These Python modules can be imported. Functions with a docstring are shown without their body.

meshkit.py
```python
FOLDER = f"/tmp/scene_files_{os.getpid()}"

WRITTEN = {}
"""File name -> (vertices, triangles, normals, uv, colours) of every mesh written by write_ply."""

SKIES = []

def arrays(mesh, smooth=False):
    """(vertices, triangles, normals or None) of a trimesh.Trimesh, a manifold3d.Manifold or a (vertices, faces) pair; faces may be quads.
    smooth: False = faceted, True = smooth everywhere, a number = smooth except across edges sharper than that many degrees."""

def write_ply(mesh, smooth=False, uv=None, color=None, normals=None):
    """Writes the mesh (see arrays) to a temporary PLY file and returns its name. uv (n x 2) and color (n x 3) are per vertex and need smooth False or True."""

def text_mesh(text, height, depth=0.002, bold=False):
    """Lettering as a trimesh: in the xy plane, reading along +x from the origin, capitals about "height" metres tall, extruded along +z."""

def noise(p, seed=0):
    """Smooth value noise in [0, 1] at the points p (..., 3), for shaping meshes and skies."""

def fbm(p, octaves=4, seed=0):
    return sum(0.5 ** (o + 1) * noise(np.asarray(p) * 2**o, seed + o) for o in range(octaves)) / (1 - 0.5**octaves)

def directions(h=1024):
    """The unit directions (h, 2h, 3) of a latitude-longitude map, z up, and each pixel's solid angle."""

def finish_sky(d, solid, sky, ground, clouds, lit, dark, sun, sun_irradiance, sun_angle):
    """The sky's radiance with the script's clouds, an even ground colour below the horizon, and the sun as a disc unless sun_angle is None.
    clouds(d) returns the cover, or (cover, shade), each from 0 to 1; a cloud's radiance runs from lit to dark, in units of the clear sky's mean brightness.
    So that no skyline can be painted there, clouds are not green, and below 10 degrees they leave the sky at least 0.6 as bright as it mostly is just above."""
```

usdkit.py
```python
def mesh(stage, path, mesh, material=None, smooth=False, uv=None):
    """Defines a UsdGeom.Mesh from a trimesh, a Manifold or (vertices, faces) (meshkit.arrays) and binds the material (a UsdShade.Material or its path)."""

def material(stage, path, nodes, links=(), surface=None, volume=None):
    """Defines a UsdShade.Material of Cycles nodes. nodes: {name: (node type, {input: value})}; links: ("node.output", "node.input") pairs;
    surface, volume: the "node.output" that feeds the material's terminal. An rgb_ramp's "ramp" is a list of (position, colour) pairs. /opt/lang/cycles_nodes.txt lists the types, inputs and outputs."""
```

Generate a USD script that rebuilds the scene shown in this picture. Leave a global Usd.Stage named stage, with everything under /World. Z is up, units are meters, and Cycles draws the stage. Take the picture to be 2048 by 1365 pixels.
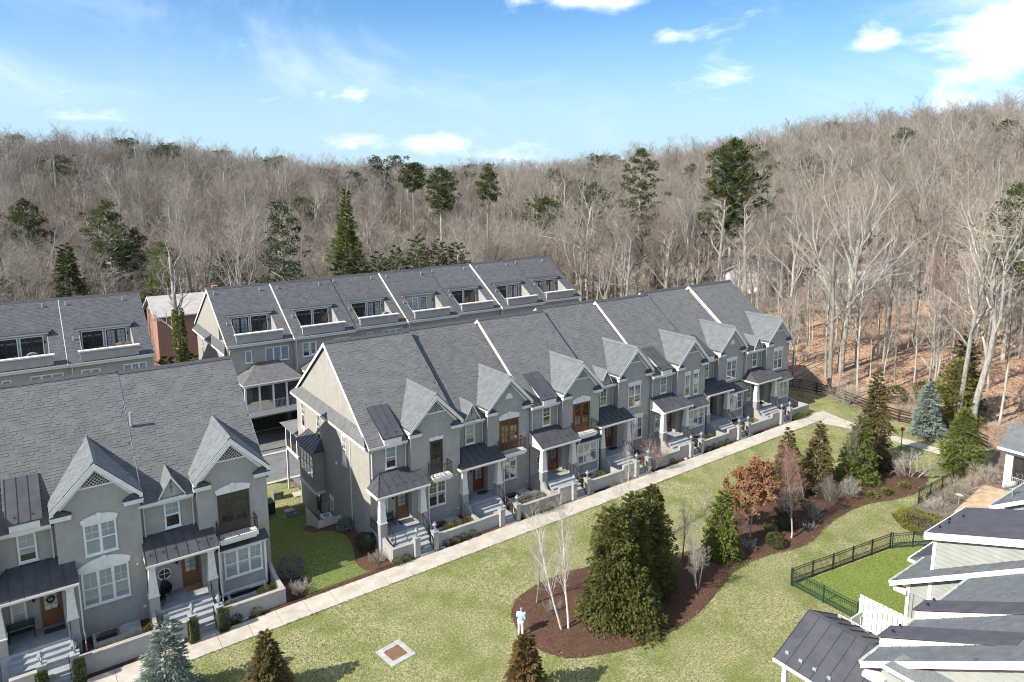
import math, re, numpy as np, trimesh, shapely, usdkit, meshkit
from shapely.geometry import Polygon, Point, box as sbox
from pxr import Usd, UsdGeom, UsdLux, UsdShade, Gf, Sdf, Vt

stage = Usd.Stage.CreateInMemory()
UsdGeom.SetStageUpAxis(stage, UsdGeom.Tokens.z)
UsdGeom.SetStageMetersPerUnit(stage, 1.0)
world = UsdGeom.Xform.Define(stage, '/World')
stage.SetDefaultPrim(world.GetPrim())

# ---------------------------------------------------------------- camera
CAM = np.array([-18.9874, -44.4174, 26.4222])
FWD = np.array([0.573998, 0.803792, -0.156349])
RGT = np.array([0.813732, -0.581239, -0.000730])
UPV = np.array([0.091463, 0.126807, 0.987702])
cam = UsdGeom.Camera.Define(stage, '/World/camera')
cam.CreateHorizontalApertureAttr(36.0)
cam.CreateVerticalApertureAttr(36.0 * 682 / 1024)
cam.CreateFocalLengthAttr(36.0 * 1372.63 / 2048)
cam.CreateVerticalApertureOffsetAttr(-36.0 * 102.27 / 2048)
cam.CreateClippingRangeAttr(Gf.Vec2f(0.5, 3000))
cam.AddTransformOp().Set(Gf.Matrix4d(*RGT, 0, *UPV, 0, *(-FWD), 0, *CAM, 1))
cam.CreateExposureAttr(0.90)

# ---------------------------------------------------------------- sun and sky
SUN = np.array([-0.78, 0.035, 0.628]); SUN /= np.linalg.norm(SUN)          # towards the sun
sun = UsdLux.DistantLight.Define(stage, '/World/sun')
sun.CreateIntensityAttr(1.16); sun.CreateAngleAttr(0.53); sun.CreateNormalizeAttr(True)
sun.CreateColorAttr(Gf.Vec3f(1.0, 0.95, 0.87))
zax = SUN; xax = np.cross([0, 0, 1], zax); xax /= np.linalg.norm(xax); yax = np.cross(zax, xax)
sun.AddTransformOp().Set(Gf.Matrix4d(*xax, 0, *yax, 0, *zax, 0, 0, 0, 0, 1))
dome = UsdLux.DomeLight.Define(stage, '/World/sky')
dome.GetPrim().SetCustomDataByKey('kind', 'structure')


def sky_material():
    # (azimuth from +y towards +x, elevation, half width az, half width el, weight) in degrees of the visible clouds
    n = {'tc': ('geometry', {}),
         'sky': ('sky_texture', {'sky_type': 'single_scattering', 'sun_disc': False, 'sun_elevation': float(math.asin(SUN[2])),
                                 'sun_rotation': float(math.atan2(SUN[0], SUN[1])), 'air_density': 1.0, 'aerosol_density': 0.6, 'ozone_density': 2.0}),
         'nrm': ('vector_math', {'math_type': 'normalize'}), 'neg': ('vector_math', {'math_type': 'scale', 'scale': SKYSIGN})}
    l = [('tc.position', 'nrm.vector1'), ('nrm.vector', 'neg.vector1')]
    n['stretch'] = ('vector_math', {'math_type': 'multiply', 'vector2': (1, 1, 2.2)})
    n['noise'] = ('noise_texture', {'scale': 9.0, 'detail': 7.0, 'roughness': 0.58, 'distortion': 0.3})
    n['fine'] = ('noise_texture', {'scale': 2.1, 'detail': 6.0, 'roughness': 0.6, 'distortion': 0.8})
    l += [('neg.vector', 'stretch.vector1'), ('stretch.vector', 'noise.vector'), ('stretch.vector', 'fine.vector')]
    prev = None
    for i, (az, el, wa, we, w) in enumerate(CLOUDS):
        a, e = math.radians(az), math.radians(el)
        d = np.array([math.sin(a) * math.cos(e), math.cos(a) * math.cos(e), math.sin(e)])
        r = np.array([math.cos(a), -math.sin(a), 0]); u = np.cross(r, d)
        n[f's{i}'] = ('vector_math', {'math_type': 'subtract', 'vector2': tuple(d)})
        n[f'r{i}'] = ('vector_math', {'math_type': 'dot_product', 'vector2': tuple(r / math.radians(wa))})
        n[f'u{i}'] = ('vector_math', {'math_type': 'dot_product', 'vector2': tuple(u / math.radians(we))})
        n[f'c{i}'] = ('combine_xyz', {})
        n[f'd{i}'] = ('vector_math', {'math_type': 'length'})
        n[f'm{i}'] = ('map_range', {'range_type': 'smoothstep', 'from_min': 1.25, 'from_max': 0.0, 'to_min': 0.0, 'to_max': w, 'clamp': True})
        l += [('neg.vector', f's{i}.vector1'), (f's{i}.vector', f'r{i}.vector1'), (f's{i}.vector', f'u{i}.vector1'), (f'r{i}.value', f'c{i}.x'), (f'u{i}.value', f'c{i}.y'),
              (f'c{i}.vector', f'd{i}.vector1'), (f'd{i}.value', f'm{i}.value')]
        if prev:
            n[f'x{i}'] = ('math', {'math_type': 'maximum'})
            l += [(prev, f'x{i}.value1'), (f'm{i}.result', f'x{i}.value2')]
            prev = f'x{i}.value'
        else:
            prev = f'm{i}.result'
    n['nadd'] = ('math', {'math_type': 'multiply_add', 'value2': 2.9, 'value3': -1.5})
    n['sum'] = ('math', {'math_type': 'add'})
    n['cov'] = ('map_range', {'range_type': 'smoothstep', 'from_min': 0.2, 'from_max': 1.3, 'to_min': 0.0, 'to_max': 0.95, 'clamp': True})
    n['wisp'] = ('map_range', {'range_type': 'smoothstep', 'from_min': 0.47, 'from_max': 0.8, 'to_min': 0.0, 'to_max': 0.42, 'clamp': True})
    n['tot0'] = ('math', {'math_type': 'maximum'})
    n['broad'] = ('noise_texture', {'scale': 2.6, 'detail': 7.0, 'roughness': 0.55, 'distortion': 0.2})  # unseen cloud cover overhead, added to whiten the fill light
    n['bcov'] = ('map_range', {'range_type': 'smoothstep', 'from_min': 0.46, 'from_max': 0.64, 'to_min': 0.0, 'to_max': 0.9, 'clamp': True})
    n['high'] = ('map_range', {'range_type': 'smoothstep', 'from_min': 0.25, 'from_max': 0.42, 'to_min': 0.0, 'to_max': 1.0, 'clamp': True})
    n['bm'] = ('math', {'math_type': 'multiply'})
    n['tot'] = ('math', {'math_type': 'maximum'})
    l += [('stretch.vector', 'broad.vector'), ('broad.fac', 'bcov.value'), ('sx.z', 'high.value'), ('bcov.result', 'bm.value1'), ('high.result', 'bm.value2'), ('bm.value', 'tot.value1'), ('tot0.value', 'tot.value2')]
    n['gam'] = ('hsv', {'hue': 0.505, 'saturation': 1.12, 'value': SKYGAIN})
    n['sx'] = ('separate_xyz', {})
    n['lift'] = ('map_range', {'range_type': 'smoothstep', 'from_min': 0.27, 'from_max': 0.0, 'to_min': 0.0, 'to_max': 0.97, 'clamp': True})
    n['tint'] = ('mix', {'mix_type': 'multiply', 'fac': 1.0, 'color2': (0.58, 0.83, 1.0)})
    n['low'] = ('mix', {'color2': LOWSKY})
    n['mix'] = ('mix', {'color2': CLOUDCOL})
    n['bg'] = ('background_shader', {'strength': 0.1})
    l += [('noise.fac', 'nadd.value1'), ('nadd.value', 'sum.value1'), (prev, 'sum.value2'), ('sum.value', 'cov.value'), ('fine.fac', 'wisp.value'),
          ('cov.result', 'tot0.value1'), ('wisp.result', 'tot0.value2'), ('sky.color', 'gam.color'), ('neg.vector', 'sx.vector'), ('sx.z', 'lift.value'), ('gam.color', 'tint.color1'), ('tint.color', 'low.color1'), ('lift.result', 'low.fac'), ('low.color', 'mix.color1'), ('tot.value', 'mix.fac'), ('mix.color', 'bg.color')]
    return usdkit.material(stage, '/World/Looks/sky', n, l, surface='bg.background')


SKYSIGN = 1.0
SKYGAIN = 1.0
LOWSKY = (3.3, 4.6, 5.6)
CLOUDCOL = (9.0, 9.2, 9.6)
CLOUDS = [(42.3, 14.2, 5.6, 1.9, 0.95), (23.4, 3.1, 3.3, 1.4, 0.9), (29.3, 3.1, 4.0, 1.6, 1.0), (23.0, 6.8, 3.2, 1.5, 0.8), (48.5, 11.0, 2.6, 0.95, 0.8), (62.1, 10.0, 2.7, 1.9, 0.9), (69.5, 8.8, 7.0, 5.2, 1.05), (55.1, 7.9, 6.5, 2.2, 0.45), (14.4, 9.8, 3.5, 1.3, 0.7), (36.6, 13.9, 4, 0.6, 0.6),
          (80, 12, 9, 5, 0.9), (-60, 12, 20, 4, 0.9), (130, 14, 24, 5, 0.9), (-140, 14, 30, 5, 0.8), (10, 52, 26, 12, 0.8)]
UsdShade.MaterialBindingAPI.Apply(dome.GetPrim()).Bind(sky_material())

# ---------------------------------------------------------------- helpers
RNG = np.random.default_rng(7)
COUNT = {}


def numbered(parent, name):
    k = COUNT.get((parent, name), 0)
    COUNT[(parent, name)] = k + 1
    return name if k == 0 else f'{name}_{k:03d}'


class MB:
    """collects triangles of one mesh"""
    def __init__(s): s.V, s.F, s.n = [], [], 0

    def add(s, v, f):
        v = np.asarray(v, float).reshape(-1, 3); f = np.asarray(f, int)
        if f.shape[1] == 4: f = np.vstack([f[:, [0, 1, 2]], f[:, [0, 2, 3]]])
        s.V.append(v); s.F.append(f + s.n); s.n += len(v); return s

    def box(s, x0, y0, z0, x1, y1, z1):
        v = [(x, y, z) for z in (z0, z1) for x, y in ((x0, y0), (x1, y0), (x1, y1), (x0, y1))]
        return s.add(v, BOXF)

    def hexa(s, bot, top): return s.add(list(bot) + list(top), BOXF)

    def poly(s, p): return s.add(p, [(0, i, i + 1) for i in range(1, len(p) - 1)])

    def prism(s, p, vec):
        p = np.asarray(p, float); q = p + np.asarray(vec, float); n = len(p)
        f = [(0, i + 1, i) for i in range(1, n - 1)] + [(n, n + i, n + i + 1) for i in range(1, n - 1)]
        for i in range(n):
            j = (i + 1) % n; f += [(i, j, n + j), (i, n + j, n + i)]
        return s.add(np.vstack([p, q]), f)

    def slab(s, p, t):
        """a flat plate whose upper face is p, thickness t straight down"""
        return s.prism(p, (0, 0, -t))

    def bar(s, a, b, w, h=None, up=(0, 0, 1)):
        a, b = np.asarray(a, float), np.asarray(b, float); h = h or w
        d = b - a; d /= np.linalg.norm(d); r = np.cross(d, up)
        if np.linalg.norm(r) < 1e-6: r = np.cross(d, (1, 0, 0))
        r /= np.linalg.norm(r); u = np.cross(r, d); c = [(-w / 2, -h / 2), (w / 2, -h / 2), (w / 2, h / 2), (-w / 2, h / 2)]
        return s.hexa([a + r * x + u * y for x, y in c], [b + r * x + u * y for x, y in c])

    def tube(s, pts, rad, n=8, cap=True):
        pts = np.asarray(pts, float); rad = np.broadcast_to(np.asarray(rad, float), (len(pts),)); rings = []
        for i, p in enumerate(pts):
            d = pts[min(i + 1, len(pts) - 1)] - pts[max(i - 1, 0)]; d /= np.linalg.norm(d)
            r = np.cross(d, (0, 0, 1)) if abs(d[2]) < .95 else np.cross(d, (1, 0, 0)); r /= np.linalg.norm(r); u = np.cross(r, d)
            a = np.arange(n) / n * 2 * np.pi
            rings.append(p + rad[i] * (np.cos(a)[:, None] * r + np.sin(a)[:, None] * u))
        m = len(pts); f = []
        for i in range(m - 1):
            for k in range(n):
                j = (k + 1) % n; f += [(i * n + k, i * n + j, (i + 1) * n + j), (i * n + k, (i + 1) * n + j, (i + 1) * n + k)]
        if cap:
            f += [(0, k + 1, k) for k in range(1, n - 1)] + [((m - 1) * n, (m - 1) * n + k, (m - 1) * n + k + 1) for k in range(1, n - 1)]
        return s.add(np.vstack(rings), f)

    def lathe(s, prof, c=(0, 0, 0), n=10):
        a = np.arange(n) / n * 2 * np.pi; m = len(prof)
        v = np.vstack([np.column_stack([c[0] + max(r, 1e-3) * np.cos(a), c[1] + max(r, 1e-3) * np.sin(a), np.full(n, c[2] + z)]) for r, z in prof])
        return s.add(v, [(i * n + k, i * n + (k + 1) % n, (i + 1) * n + (k + 1) % n, (i + 1) * n + k) for i in range(m - 1) for k in range(n)])

    def tm(s, m): return s.add(m.vertices, m.faces)

    def arr(s): return np.vstack(s.V), np.vstack(s.F)

    def build(s, name, mat, parent=None, label=None, smooth=False, kind=None):
        if not s.V: return None
        base = '/World' if parent is None else str(parent.GetPath())
        path = f'{base}/{numbered(base, name)}'
        v, f = s.arr()
        p = usdkit.mesh(stage, path, (v, f), MAT[mat], smooth).GetPrim()
        if label: p.SetCustomDataByKey('label', label)
        if kind: p.SetCustomDataByKey('kind', kind)
        return p


BOXF = [(0, 3, 2, 1), (4, 5, 6, 7), (0, 1, 5, 4), (1, 2, 6, 5), (2, 3, 7, 6), (3, 0, 4, 7)]


class FR:
    """a facade frame: u along the wall, z up, n outwards"""
    def __init__(s, o, u, n): s.o, s.u, s.n = np.array(o, float), np.array(u, float), np.array(n, float)

    def p(s, u, z, n=0.0): return s.o + s.u * u + s.n * n + np.array([0, 0, z])

    def box(s, mb, u0, u1, z0, z1, n0, n1):
        return mb.hexa([s.p(u0, z0, n0), s.p(u1, z0, n0), s.p(u1, z0, n1), s.p(u0, z0, n1)], [s.p(u0, z1, n0), s.p(u1, z1, n0), s.p(u1, z1, n1), s.p(u0, z1, n1)])

    def prism(s, mb, uz, n0, n1): return mb.prism([s.p(u, z, n0) for u, z in uz], s.n * (n1 - n0))


def tag(p, label, cat, group=None, kind=None):
    p.SetCustomDataByKey('label', label)
    if cat: p.SetCustomDataByKey('category', cat)
    if group: p.SetCustomDataByKey('group', group)
    if kind: p.SetCustomDataByKey('kind', kind)
    return p


def thing(name, label, cat, loc=(0, 0, 0), rz=0.0, group=None, sc=None):
    x = UsdGeom.Xform.Define(stage, '/World/' + numbered('/World', name))
    x.AddTranslateOp().Set(Gf.Vec3d(*map(float, loc)))
    if rz: x.AddRotateZOp().Set(float(rz))
    if sc is not None: x.AddScaleOp().Set(Gf.Vec3f(*map(float, np.broadcast_to(sc, 3))))
    return tag(x.GetPrim(), label, cat, group)


def copy(src, label, loc, rz=0.0, sc=None, cat=None, group=None, name=None):
    d = src.GetCustomData()
    r = thing(name or re.sub(r'_\d{3}$', '', src.GetName()), label, cat or d['category'], loc, rz, group or d.get('group'), sc)
    r.GetReferences().AddInternalReference(src.GetPath()); r.SetInstanceable(True)
    return r


def struct(name, mb, mat, label, smooth=False):
    return tag(mb.build(name, mat, None, smooth=smooth), label, None, kind='structure')


def stuff(name, mb, mat, label, cat, smooth=False):
    return tag(mb.build(name, mat, None, smooth=smooth), label, cat, kind='stuff')


def sst(a, b, x):
    t = np.clip((np.asarray(x, float) - a) / (b - a), 0, 1); return t * t * (3 - 2 * t)


# ---------------------------------------------------------------- materials
MAT = {}


def mk(name, col, col2=None, scale=3.0, detail=4.0, rough=0.75, bump=0.0, bscale=None, bdist=0.02, metal=0.0, spec=0.5, mid=(0.35, 0.65), stretch=None, island=0.0, trans=0.0, extra=None, vary=0.0):
    """principled surface whose colour runs between col and col2 by world noise, with a noise bump; island: brightness varies per piece; trans: leaf translucency"""
    n = {'p': ('principled_bsdf', {'roughness': rough, 'metallic': metal, 'specular_ior_level': spec})}
    l = []; out = None
    n['tc'] = ('geometry', {}); vec = 'tc.position'
    if stretch is not None:
        n['mp'] = ('mapping', {'scale': stretch}); l.append((vec, 'mp.vector')); vec = 'mp.vector'
    if col2 is None:
        n['c'] = ('color', {'value': col}); out = 'c.color'
    else:
        n['nz'] = ('noise_texture', {'scale': scale, 'detail': detail, 'roughness': 0.6})
        n['rp'] = ('rgb_ramp', {'ramp': [(mid[0], col), (mid[1], col2)]})
        l += [(vec, 'nz.vector'), ('nz.fac', 'rp.fac')]; out = 'rp.color'
    if extra is not None:  # (colour, scale, lo, hi, amount): patches
        c3, s3, lo, hi, am = extra
        n['nx'] = ('noise_texture', {'scale': s3, 'detail': 5.0, 'roughness': 0.6})
        n['mx'] = ('map_range', {'from_min': lo, 'from_max': hi, 'to_min': 0.0, 'to_max': am, 'clamp': True})
        n['mm'] = ('mix', {'color2': c3})
        l += [(vec, 'nx.vector'), ('nx.fac', 'mx.value'), ('mx.result', 'mm.fac'), (out, 'mm.color1')]; out = 'mm.color'
    if island:
        n['g'] = ('geometry', {}); n['im'] = ('map_range', {'from_min': 0.0, 'from_max': 1.0, 'to_min': 1 - island, 'to_max': 1 + island})
        n['iv'] = ('hsv', {'hue': 0.5, 'saturation': 1.0})
        l += [('g.random_per_island', 'im.value'), ('im.result', 'iv.value'), (out, 'iv.color')]; out = 'iv.color'
    if vary:
        n['oi'] = ('object_info', {}); n['om'] = ('map_range', {'from_min': 0.0, 'from_max': 1.0, 'to_min': 1 - vary, 'to_max': 1 + vary}); n['ov'] = ('hsv', {'hue': 0.5, 'saturation': 1.0})
        l += [('oi.random', 'om.value'), ('om.result', 'ov.value'), (out, 'ov.color')]; out = 'ov.color'
    l.append((out, 'p.base_color'))
    if bump:
        n['bn'] = ('noise_texture', {'scale': bscale or scale * 6, 'detail': 3.0}); n['b'] = ('bump', {'strength': bump, 'distance': bdist})
        l += [(vec, 'bn.vector'), ('bn.fac', 'b.height'), ('b.normal', 'p.normal')]
    surf = 'p.BSDF'
    if trans:
        n['tl'] = ('translucent_bsdf', {}); n['ms'] = ('mix_closure', {'fac': trans})
        l += [(out, 'tl.color'), ('p.BSDF', 'ms.closure1'), ('tl.BSDF', 'ms.closure2')]; surf = 'ms.closure'
    MAT[name] = usdkit.material(stage, '/World/Looks/' + name, n, l, surface=surf)


mk('brick', (0.292, 0.27, 0.234), (0.332, 0.308, 0.268), 2.2, rough=0.8, bump=0.25, bscale=30, bdist=0.008, stretch=(1, 1, .8), extra=((0.235, 0.22, 0.195), 0.8, 0.48, 0.72, 0.5))
mk('trim', (0.60, 0.575, 0.52), (0.68, 0.655, 0.60), 4, rough=0.55)
mk('white', (0.60, 0.59, 0.56), (0.68, 0.67, 0.64), 3, rough=0.5)
mk('shingle', (0.122, 0.123, 0.122), (0.16, 0.16, 0.157), 1.4, rough=0.95, bump=0.5, bscale=60, bdist=0.01, island=0.16, extra=((0.175, 0.175, 0.17), 0.5, 0.5, 0.8, 0.3), vary=0.06)
mk('shingle_base', (0.06, 0.062, 0.064), (0.08, 0.082, 0.083), 3, rough=0.95)
mk('shingle_far', (0.088, 0.092, 0.098), (0.122, 0.126, 0.13), 1.6, rough=0.95, bump=0.5, bscale=60, bdist=0.01, island=0.15, vary=0.06)
mk('shingle_light', (0.132, 0.143, 0.145), (0.176, 0.186, 0.185), 1.8, rough=0.95, bump=0.5, bscale=60, bdist=0.01, island=0.18, vary=0.06)
mk('metal_roof', (0.050, 0.050, 0.056), (0.072, 0.071, 0.077), 1.2, rough=0.42, spec=0.5, bump=0.08, bscale=2.0, bdist=0.02)
mk('membrane', (0.058, 0.056, 0.066), (0.08, 0.077, 0.086), 1.5, rough=0.6, bump=0.1, bscale=8)
mk('iron', (0.012, 0.012, 0.013), rough=0.45)
mk('iron_green', (0.010, 0.042, 0.032), rough=0.4)
mk('wood', (0.12, 0.048, 0.016), (0.20, 0.082, 0.028), 3, rough=0.4, stretch=(6, 6, 0.7))
mk('wood_red', (0.10, 0.030, 0.012), (0.16, 0.05, 0.02), 3, rough=0.4, stretch=(6, 6, 0.7))
mk('wood_dark', (0.028, 0.022, 0.018), (0.04, 0.032, 0.026), 3, rough=0.45)
mk('blind', (0.46, 0.46, 0.45), (0.58, 0.57, 0.55), 1.0, rough=0.8, stretch=(0.3, 0.3, 14))
mk('dark_room', (0.022, 0.024, 0.027), (0.05, 0.05, 0.05), 2.5, rough=0.9)
mk('bluestone', (0.22, 0.24, 0.25), (0.31, 0.32, 0.32), 1.6, rough=0.85, bump=0.2, bscale=12, extra=((0.36, 0.35, 0.32), 2.5, 0.5, 0.75, 0.5))
mk('stucco', (0.295, 0.28, 0.25), (0.35, 0.335, 0.30), 1.2, rough=0.9, bump=0.2, bscale=25, extra=((0.24, 0.23, 0.205), 0.8, 0.5, 0.8, 0.5))
mk('concrete', (0.42, 0.37, 0.305), (0.52, 0.465, 0.39), 1.6, rough=0.9, bump=0.15, bscale=20, extra=((0.33, 0.29, 0.235), 0.7, 0.45, 0.7, 0.7), island=0.05)
mk('concrete_grey', (0.30, 0.30, 0.285), (0.42, 0.415, 0.40), 3, rough=0.9, bump=0.15, bscale=20)
mk('asphalt', (0.12, 0.125, 0.125), (0.165, 0.168, 0.165), 1.2, rough=0.92, bump=0.2, bscale=40)
mk('rust', (0.13, 0.06, 0.036), (0.21, 0.1, 0.06), 6, rough=0.85)
mk('mulch', (0.045, 0.021, 0.011), (0.135, 0.066, 0.038), 9, rough=1.0, bump=1.0, bscale=14, bdist=0.06, mid=(0.3, 0.75), extra=((0.20, 0.13, 0.10), 16, 0.64, 0.72, 0.6))
mk('grass', (0.125, 0.138, 0.045), (0.42, 0.38, 0.21), 8.5, 6.0, rough=1.0, bump=1.0, bscale=13, bdist=0.08, spec=0.1, mid=(0.36, 0.68), extra=((0.115, 0.15, 0.03), 0.42, 0.42, 0.64, 0.65))
mk('grass_lush', (0.085, 0.125, 0.022), (0.19, 0.225, 0.06), 7.0, 7.0, rough=1.0, bump=1.0, bscale=9, bdist=0.06, spec=0.1, extra=((0.22, 0.23, 0.07), 0.5, 0.55, 0.8, 0.5))
mk('litter', (0.15, 0.088, 0.055), (0.42, 0.26, 0.165), 3.2, 8.0, rough=1.0, bump=1.0, bscale=6, bdist=0.15, mid=(0.3, 0.7), extra=((0.125, 0.105, 0.078), 0.07, 0.36, 0.56, 0.9))
mk('bark', (0.205, 0.186, 0.158), (0.38, 0.35, 0.3), 2.0, rough=0.95, bump=0.6, bscale=9, stretch=(3, 3, 0.6), vary=0.3)
mk('bark_dark', (0.07, 0.055, 0.045), (0.15, 0.12, 0.10), 2.0, rough=0.95, bump=0.6, bscale=9, stretch=(3, 3, 0.6), vary=0.3)
mk('bark_white', (0.50, 0.45, 0.40), (0.68, 0.63, 0.57), 4.0, rough=0.85, extra=((0.12, 0.10, 0.09), 6, 0.62, 0.7, 0.8))
mk('twig', (0.215, 0.184, 0.146), (0.325, 0.284, 0.23), 0.35, rough=0.95, vary=0.3)
mk('twig_brown', (0.155, 0.122, 0.09), (0.25, 0.205, 0.158), 0.35, rough=0.95, vary=0.3)
mk('twig_red', (0.235, 0.15, 0.125), (0.33, 0.225, 0.19), 0.5, rough=0.95, vary=0.3)
mk('twig_bud', (0.26, 0.085, 0.07), (0.34, 0.14, 0.12), 0.8, rough=0.95)
mk('leaf_pine', (0.06, 0.085, 0.024), (0.14, 0.17, 0.046), 0.7, rough=0.75, spec=0.25, island=0.35, trans=0.2)
mk('leaf_pine_light', (0.11, 0.155, 0.03), (0.22, 0.265, 0.065), 0.7, rough=0.75, spec=0.25, island=0.3, trans=0.25)
mk('leaf_dark', (0.042, 0.062, 0.02), (0.1, 0.125, 0.038), 0.8, rough=0.7, spec=0.3, island=0.35, trans=0.15)
mk('leaf_thuja', (0.118, 0.13, 0.03), (0.262, 0.255, 0.078), 0.8, rough=0.8, spec=0.2, island=0.35, trans=0.35, extra=((0.17, 0.125, 0.05), 0.6, 0.52, 0.74, 0.6))
mk('leaf_bronze', (0.155, 0.125, 0.048), (0.34, 0.245, 0.115), 0.9, rough=0.85, spec=0.2, island=0.3, trans=0.3, extra=((0.115, 0.13, 0.035), 0.55, 0.46, 0.68, 0.8))
mk('leaf_lime', (0.12, 0.165, 0.028), (0.25, 0.285, 0.065), 1.2, rough=0.75, spec=0.25, island=0.3, trans=0.3)
mk('leaf_box', (0.052, 0.085, 0.018), (0.124, 0.163, 0.039), 2.0, rough=0.75, spec=0.3, island=0.3, trans=0.2)
mk('leaf_blue', (0.20, 0.26, 0.215), (0.36, 0.42, 0.36), 1.0, rough=0.85, spec=0.2, island=0.25, trans=0.1, extra=((0.06, 0.10, 0.035), 0.8, 0.5, 0.7, 0.55))
mk('leaf_oak', (0.36, 0.18, 0.085), (0.54, 0.31, 0.17), 1.0, rough=0.85, spec=0.2, island=0.3, trans=0.3)
mk('leaf_gold', (0.16, 0.165, 0.03), (0.30, 0.27, 0.06), 1.5, rough=0.75, spec=0.3, island=0.3, trans=0.25)
mk('leaf_grey', (0.16, 0.17, 0.13), (0.28, 0.28, 0.22), 2.0, rough=0.9, island=0.3)
mk('leaf_rust', (0.24, 0.09, 0.035), (0.34, 0.15, 0.06), 2.0, rough=0.9, island=0.3)
mk('siding', (0.245, 0.252, 0.222), (0.295, 0.3, 0.265), 1.4, rough=0.7)
mk('patina', (0.28, 0.46, 0.33), (0.4, 0.56, 0.44), 3, rough=0.7)
mk('red_brick', (0.25, 0.13, 0.092), (0.35, 0.2, 0.145), 5, rough=0.9, bump=0.3, bscale=25, stretch=(1, 1, 3))
mk('roof_beige', (0.34, 0.31, 0.28), (0.42, 0.39, 0.36), 1.0, rough=0.95, bump=0.3, bscale=20)
mk('roof_grey', (0.24, 0.24, 0.235), (0.34, 0.335, 0.33), 0.8, rough=0.95, bump=0.3, bscale=20)
mk('roof_brown', (0.15, 0.125, 0.11), (0.22, 0.19, 0.17), 0.8, rough=0.95)
mk('shirt', (0.30, 0.44, 0.62), (0.42, 0.55, 0.70), 6, rough=0.9)
mk('trousers', (0.48, 0.46, 0.41), (0.54, 0.52, 0.47), 6, rough=0.9)
mk('skin', (0.50, 0.31, 0.23), rough=0.6)
mk('hair', (0.17, 0.16, 0.15), (0.30, 0.29, 0.27), 20, rough=0.8)
mk('black', (0.015, 0.015, 0.017), rough=0.4)
mk('lamp_metal', (0.15, 0.165, 0.19), (0.24, 0.26, 0.29), 9, rough=0.5)
mk('stone', (0.30, 0.28, 0.26), (0.48, 0.45, 0.42), 3, rough=0.9, bump=0.4, bscale=8)
mk('dirt', (0.36, 0.26, 0.155), (0.48, 0.36, 0.23), 1.5, rough=1.0, bump=0.4, bscale=12)
mk('red_paint', (0.5, 0.06, 0.04), rough=0.5)
mk('vent_metal', (0.30, 0.31, 0.31), rough=0.5)
mk('mat_tan', (0.26, 0.17, 0.08), (0.36, 0.25, 0.13), 8, rough=1.0)
mk('mat_dark', (0.025, 0.025, 0.028), (0.05, 0.05, 0.05), 8, rough=1.0)
MAT['glass'] = usdkit.material(stage, '/World/Looks/glass', {'t': ('transparent_bsdf', {'color': (0.92, 0.94, 0.94)}), 'g': ('glossy_bsdf', {'color': (1, 1, 1), 'roughness': 0.02}),
                               'f': ('fresnel', {'IOR': 1.55}), 'b': ('math', {'math_type': 'multiply_add', 'value2': 0.7, 'value3': 0.0}), 'm': ('mix_closure', {})},
                               [('f.fac', 'b.value1'), ('b.value', 'm.fac'), ('t.BSDF', 'm.closure1'), ('g.BSDF', 'm.closure2')], surface='m.closure')
MAT['screen'] = usdkit.material(stage, '/World/Looks/screen', {'t': ('transparent_bsdf', {'color': (1, 1, 1)}), 'd': ('diffuse_bsdf', {'color': (0.03, 0.03, 0.03)}), 'm': ('mix_closure', {'fac': 0.55})},
                                [('t.BSDF', 'm.closure1'), ('d.BSDF', 'm.closure2')], surface='m.closure')
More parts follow.
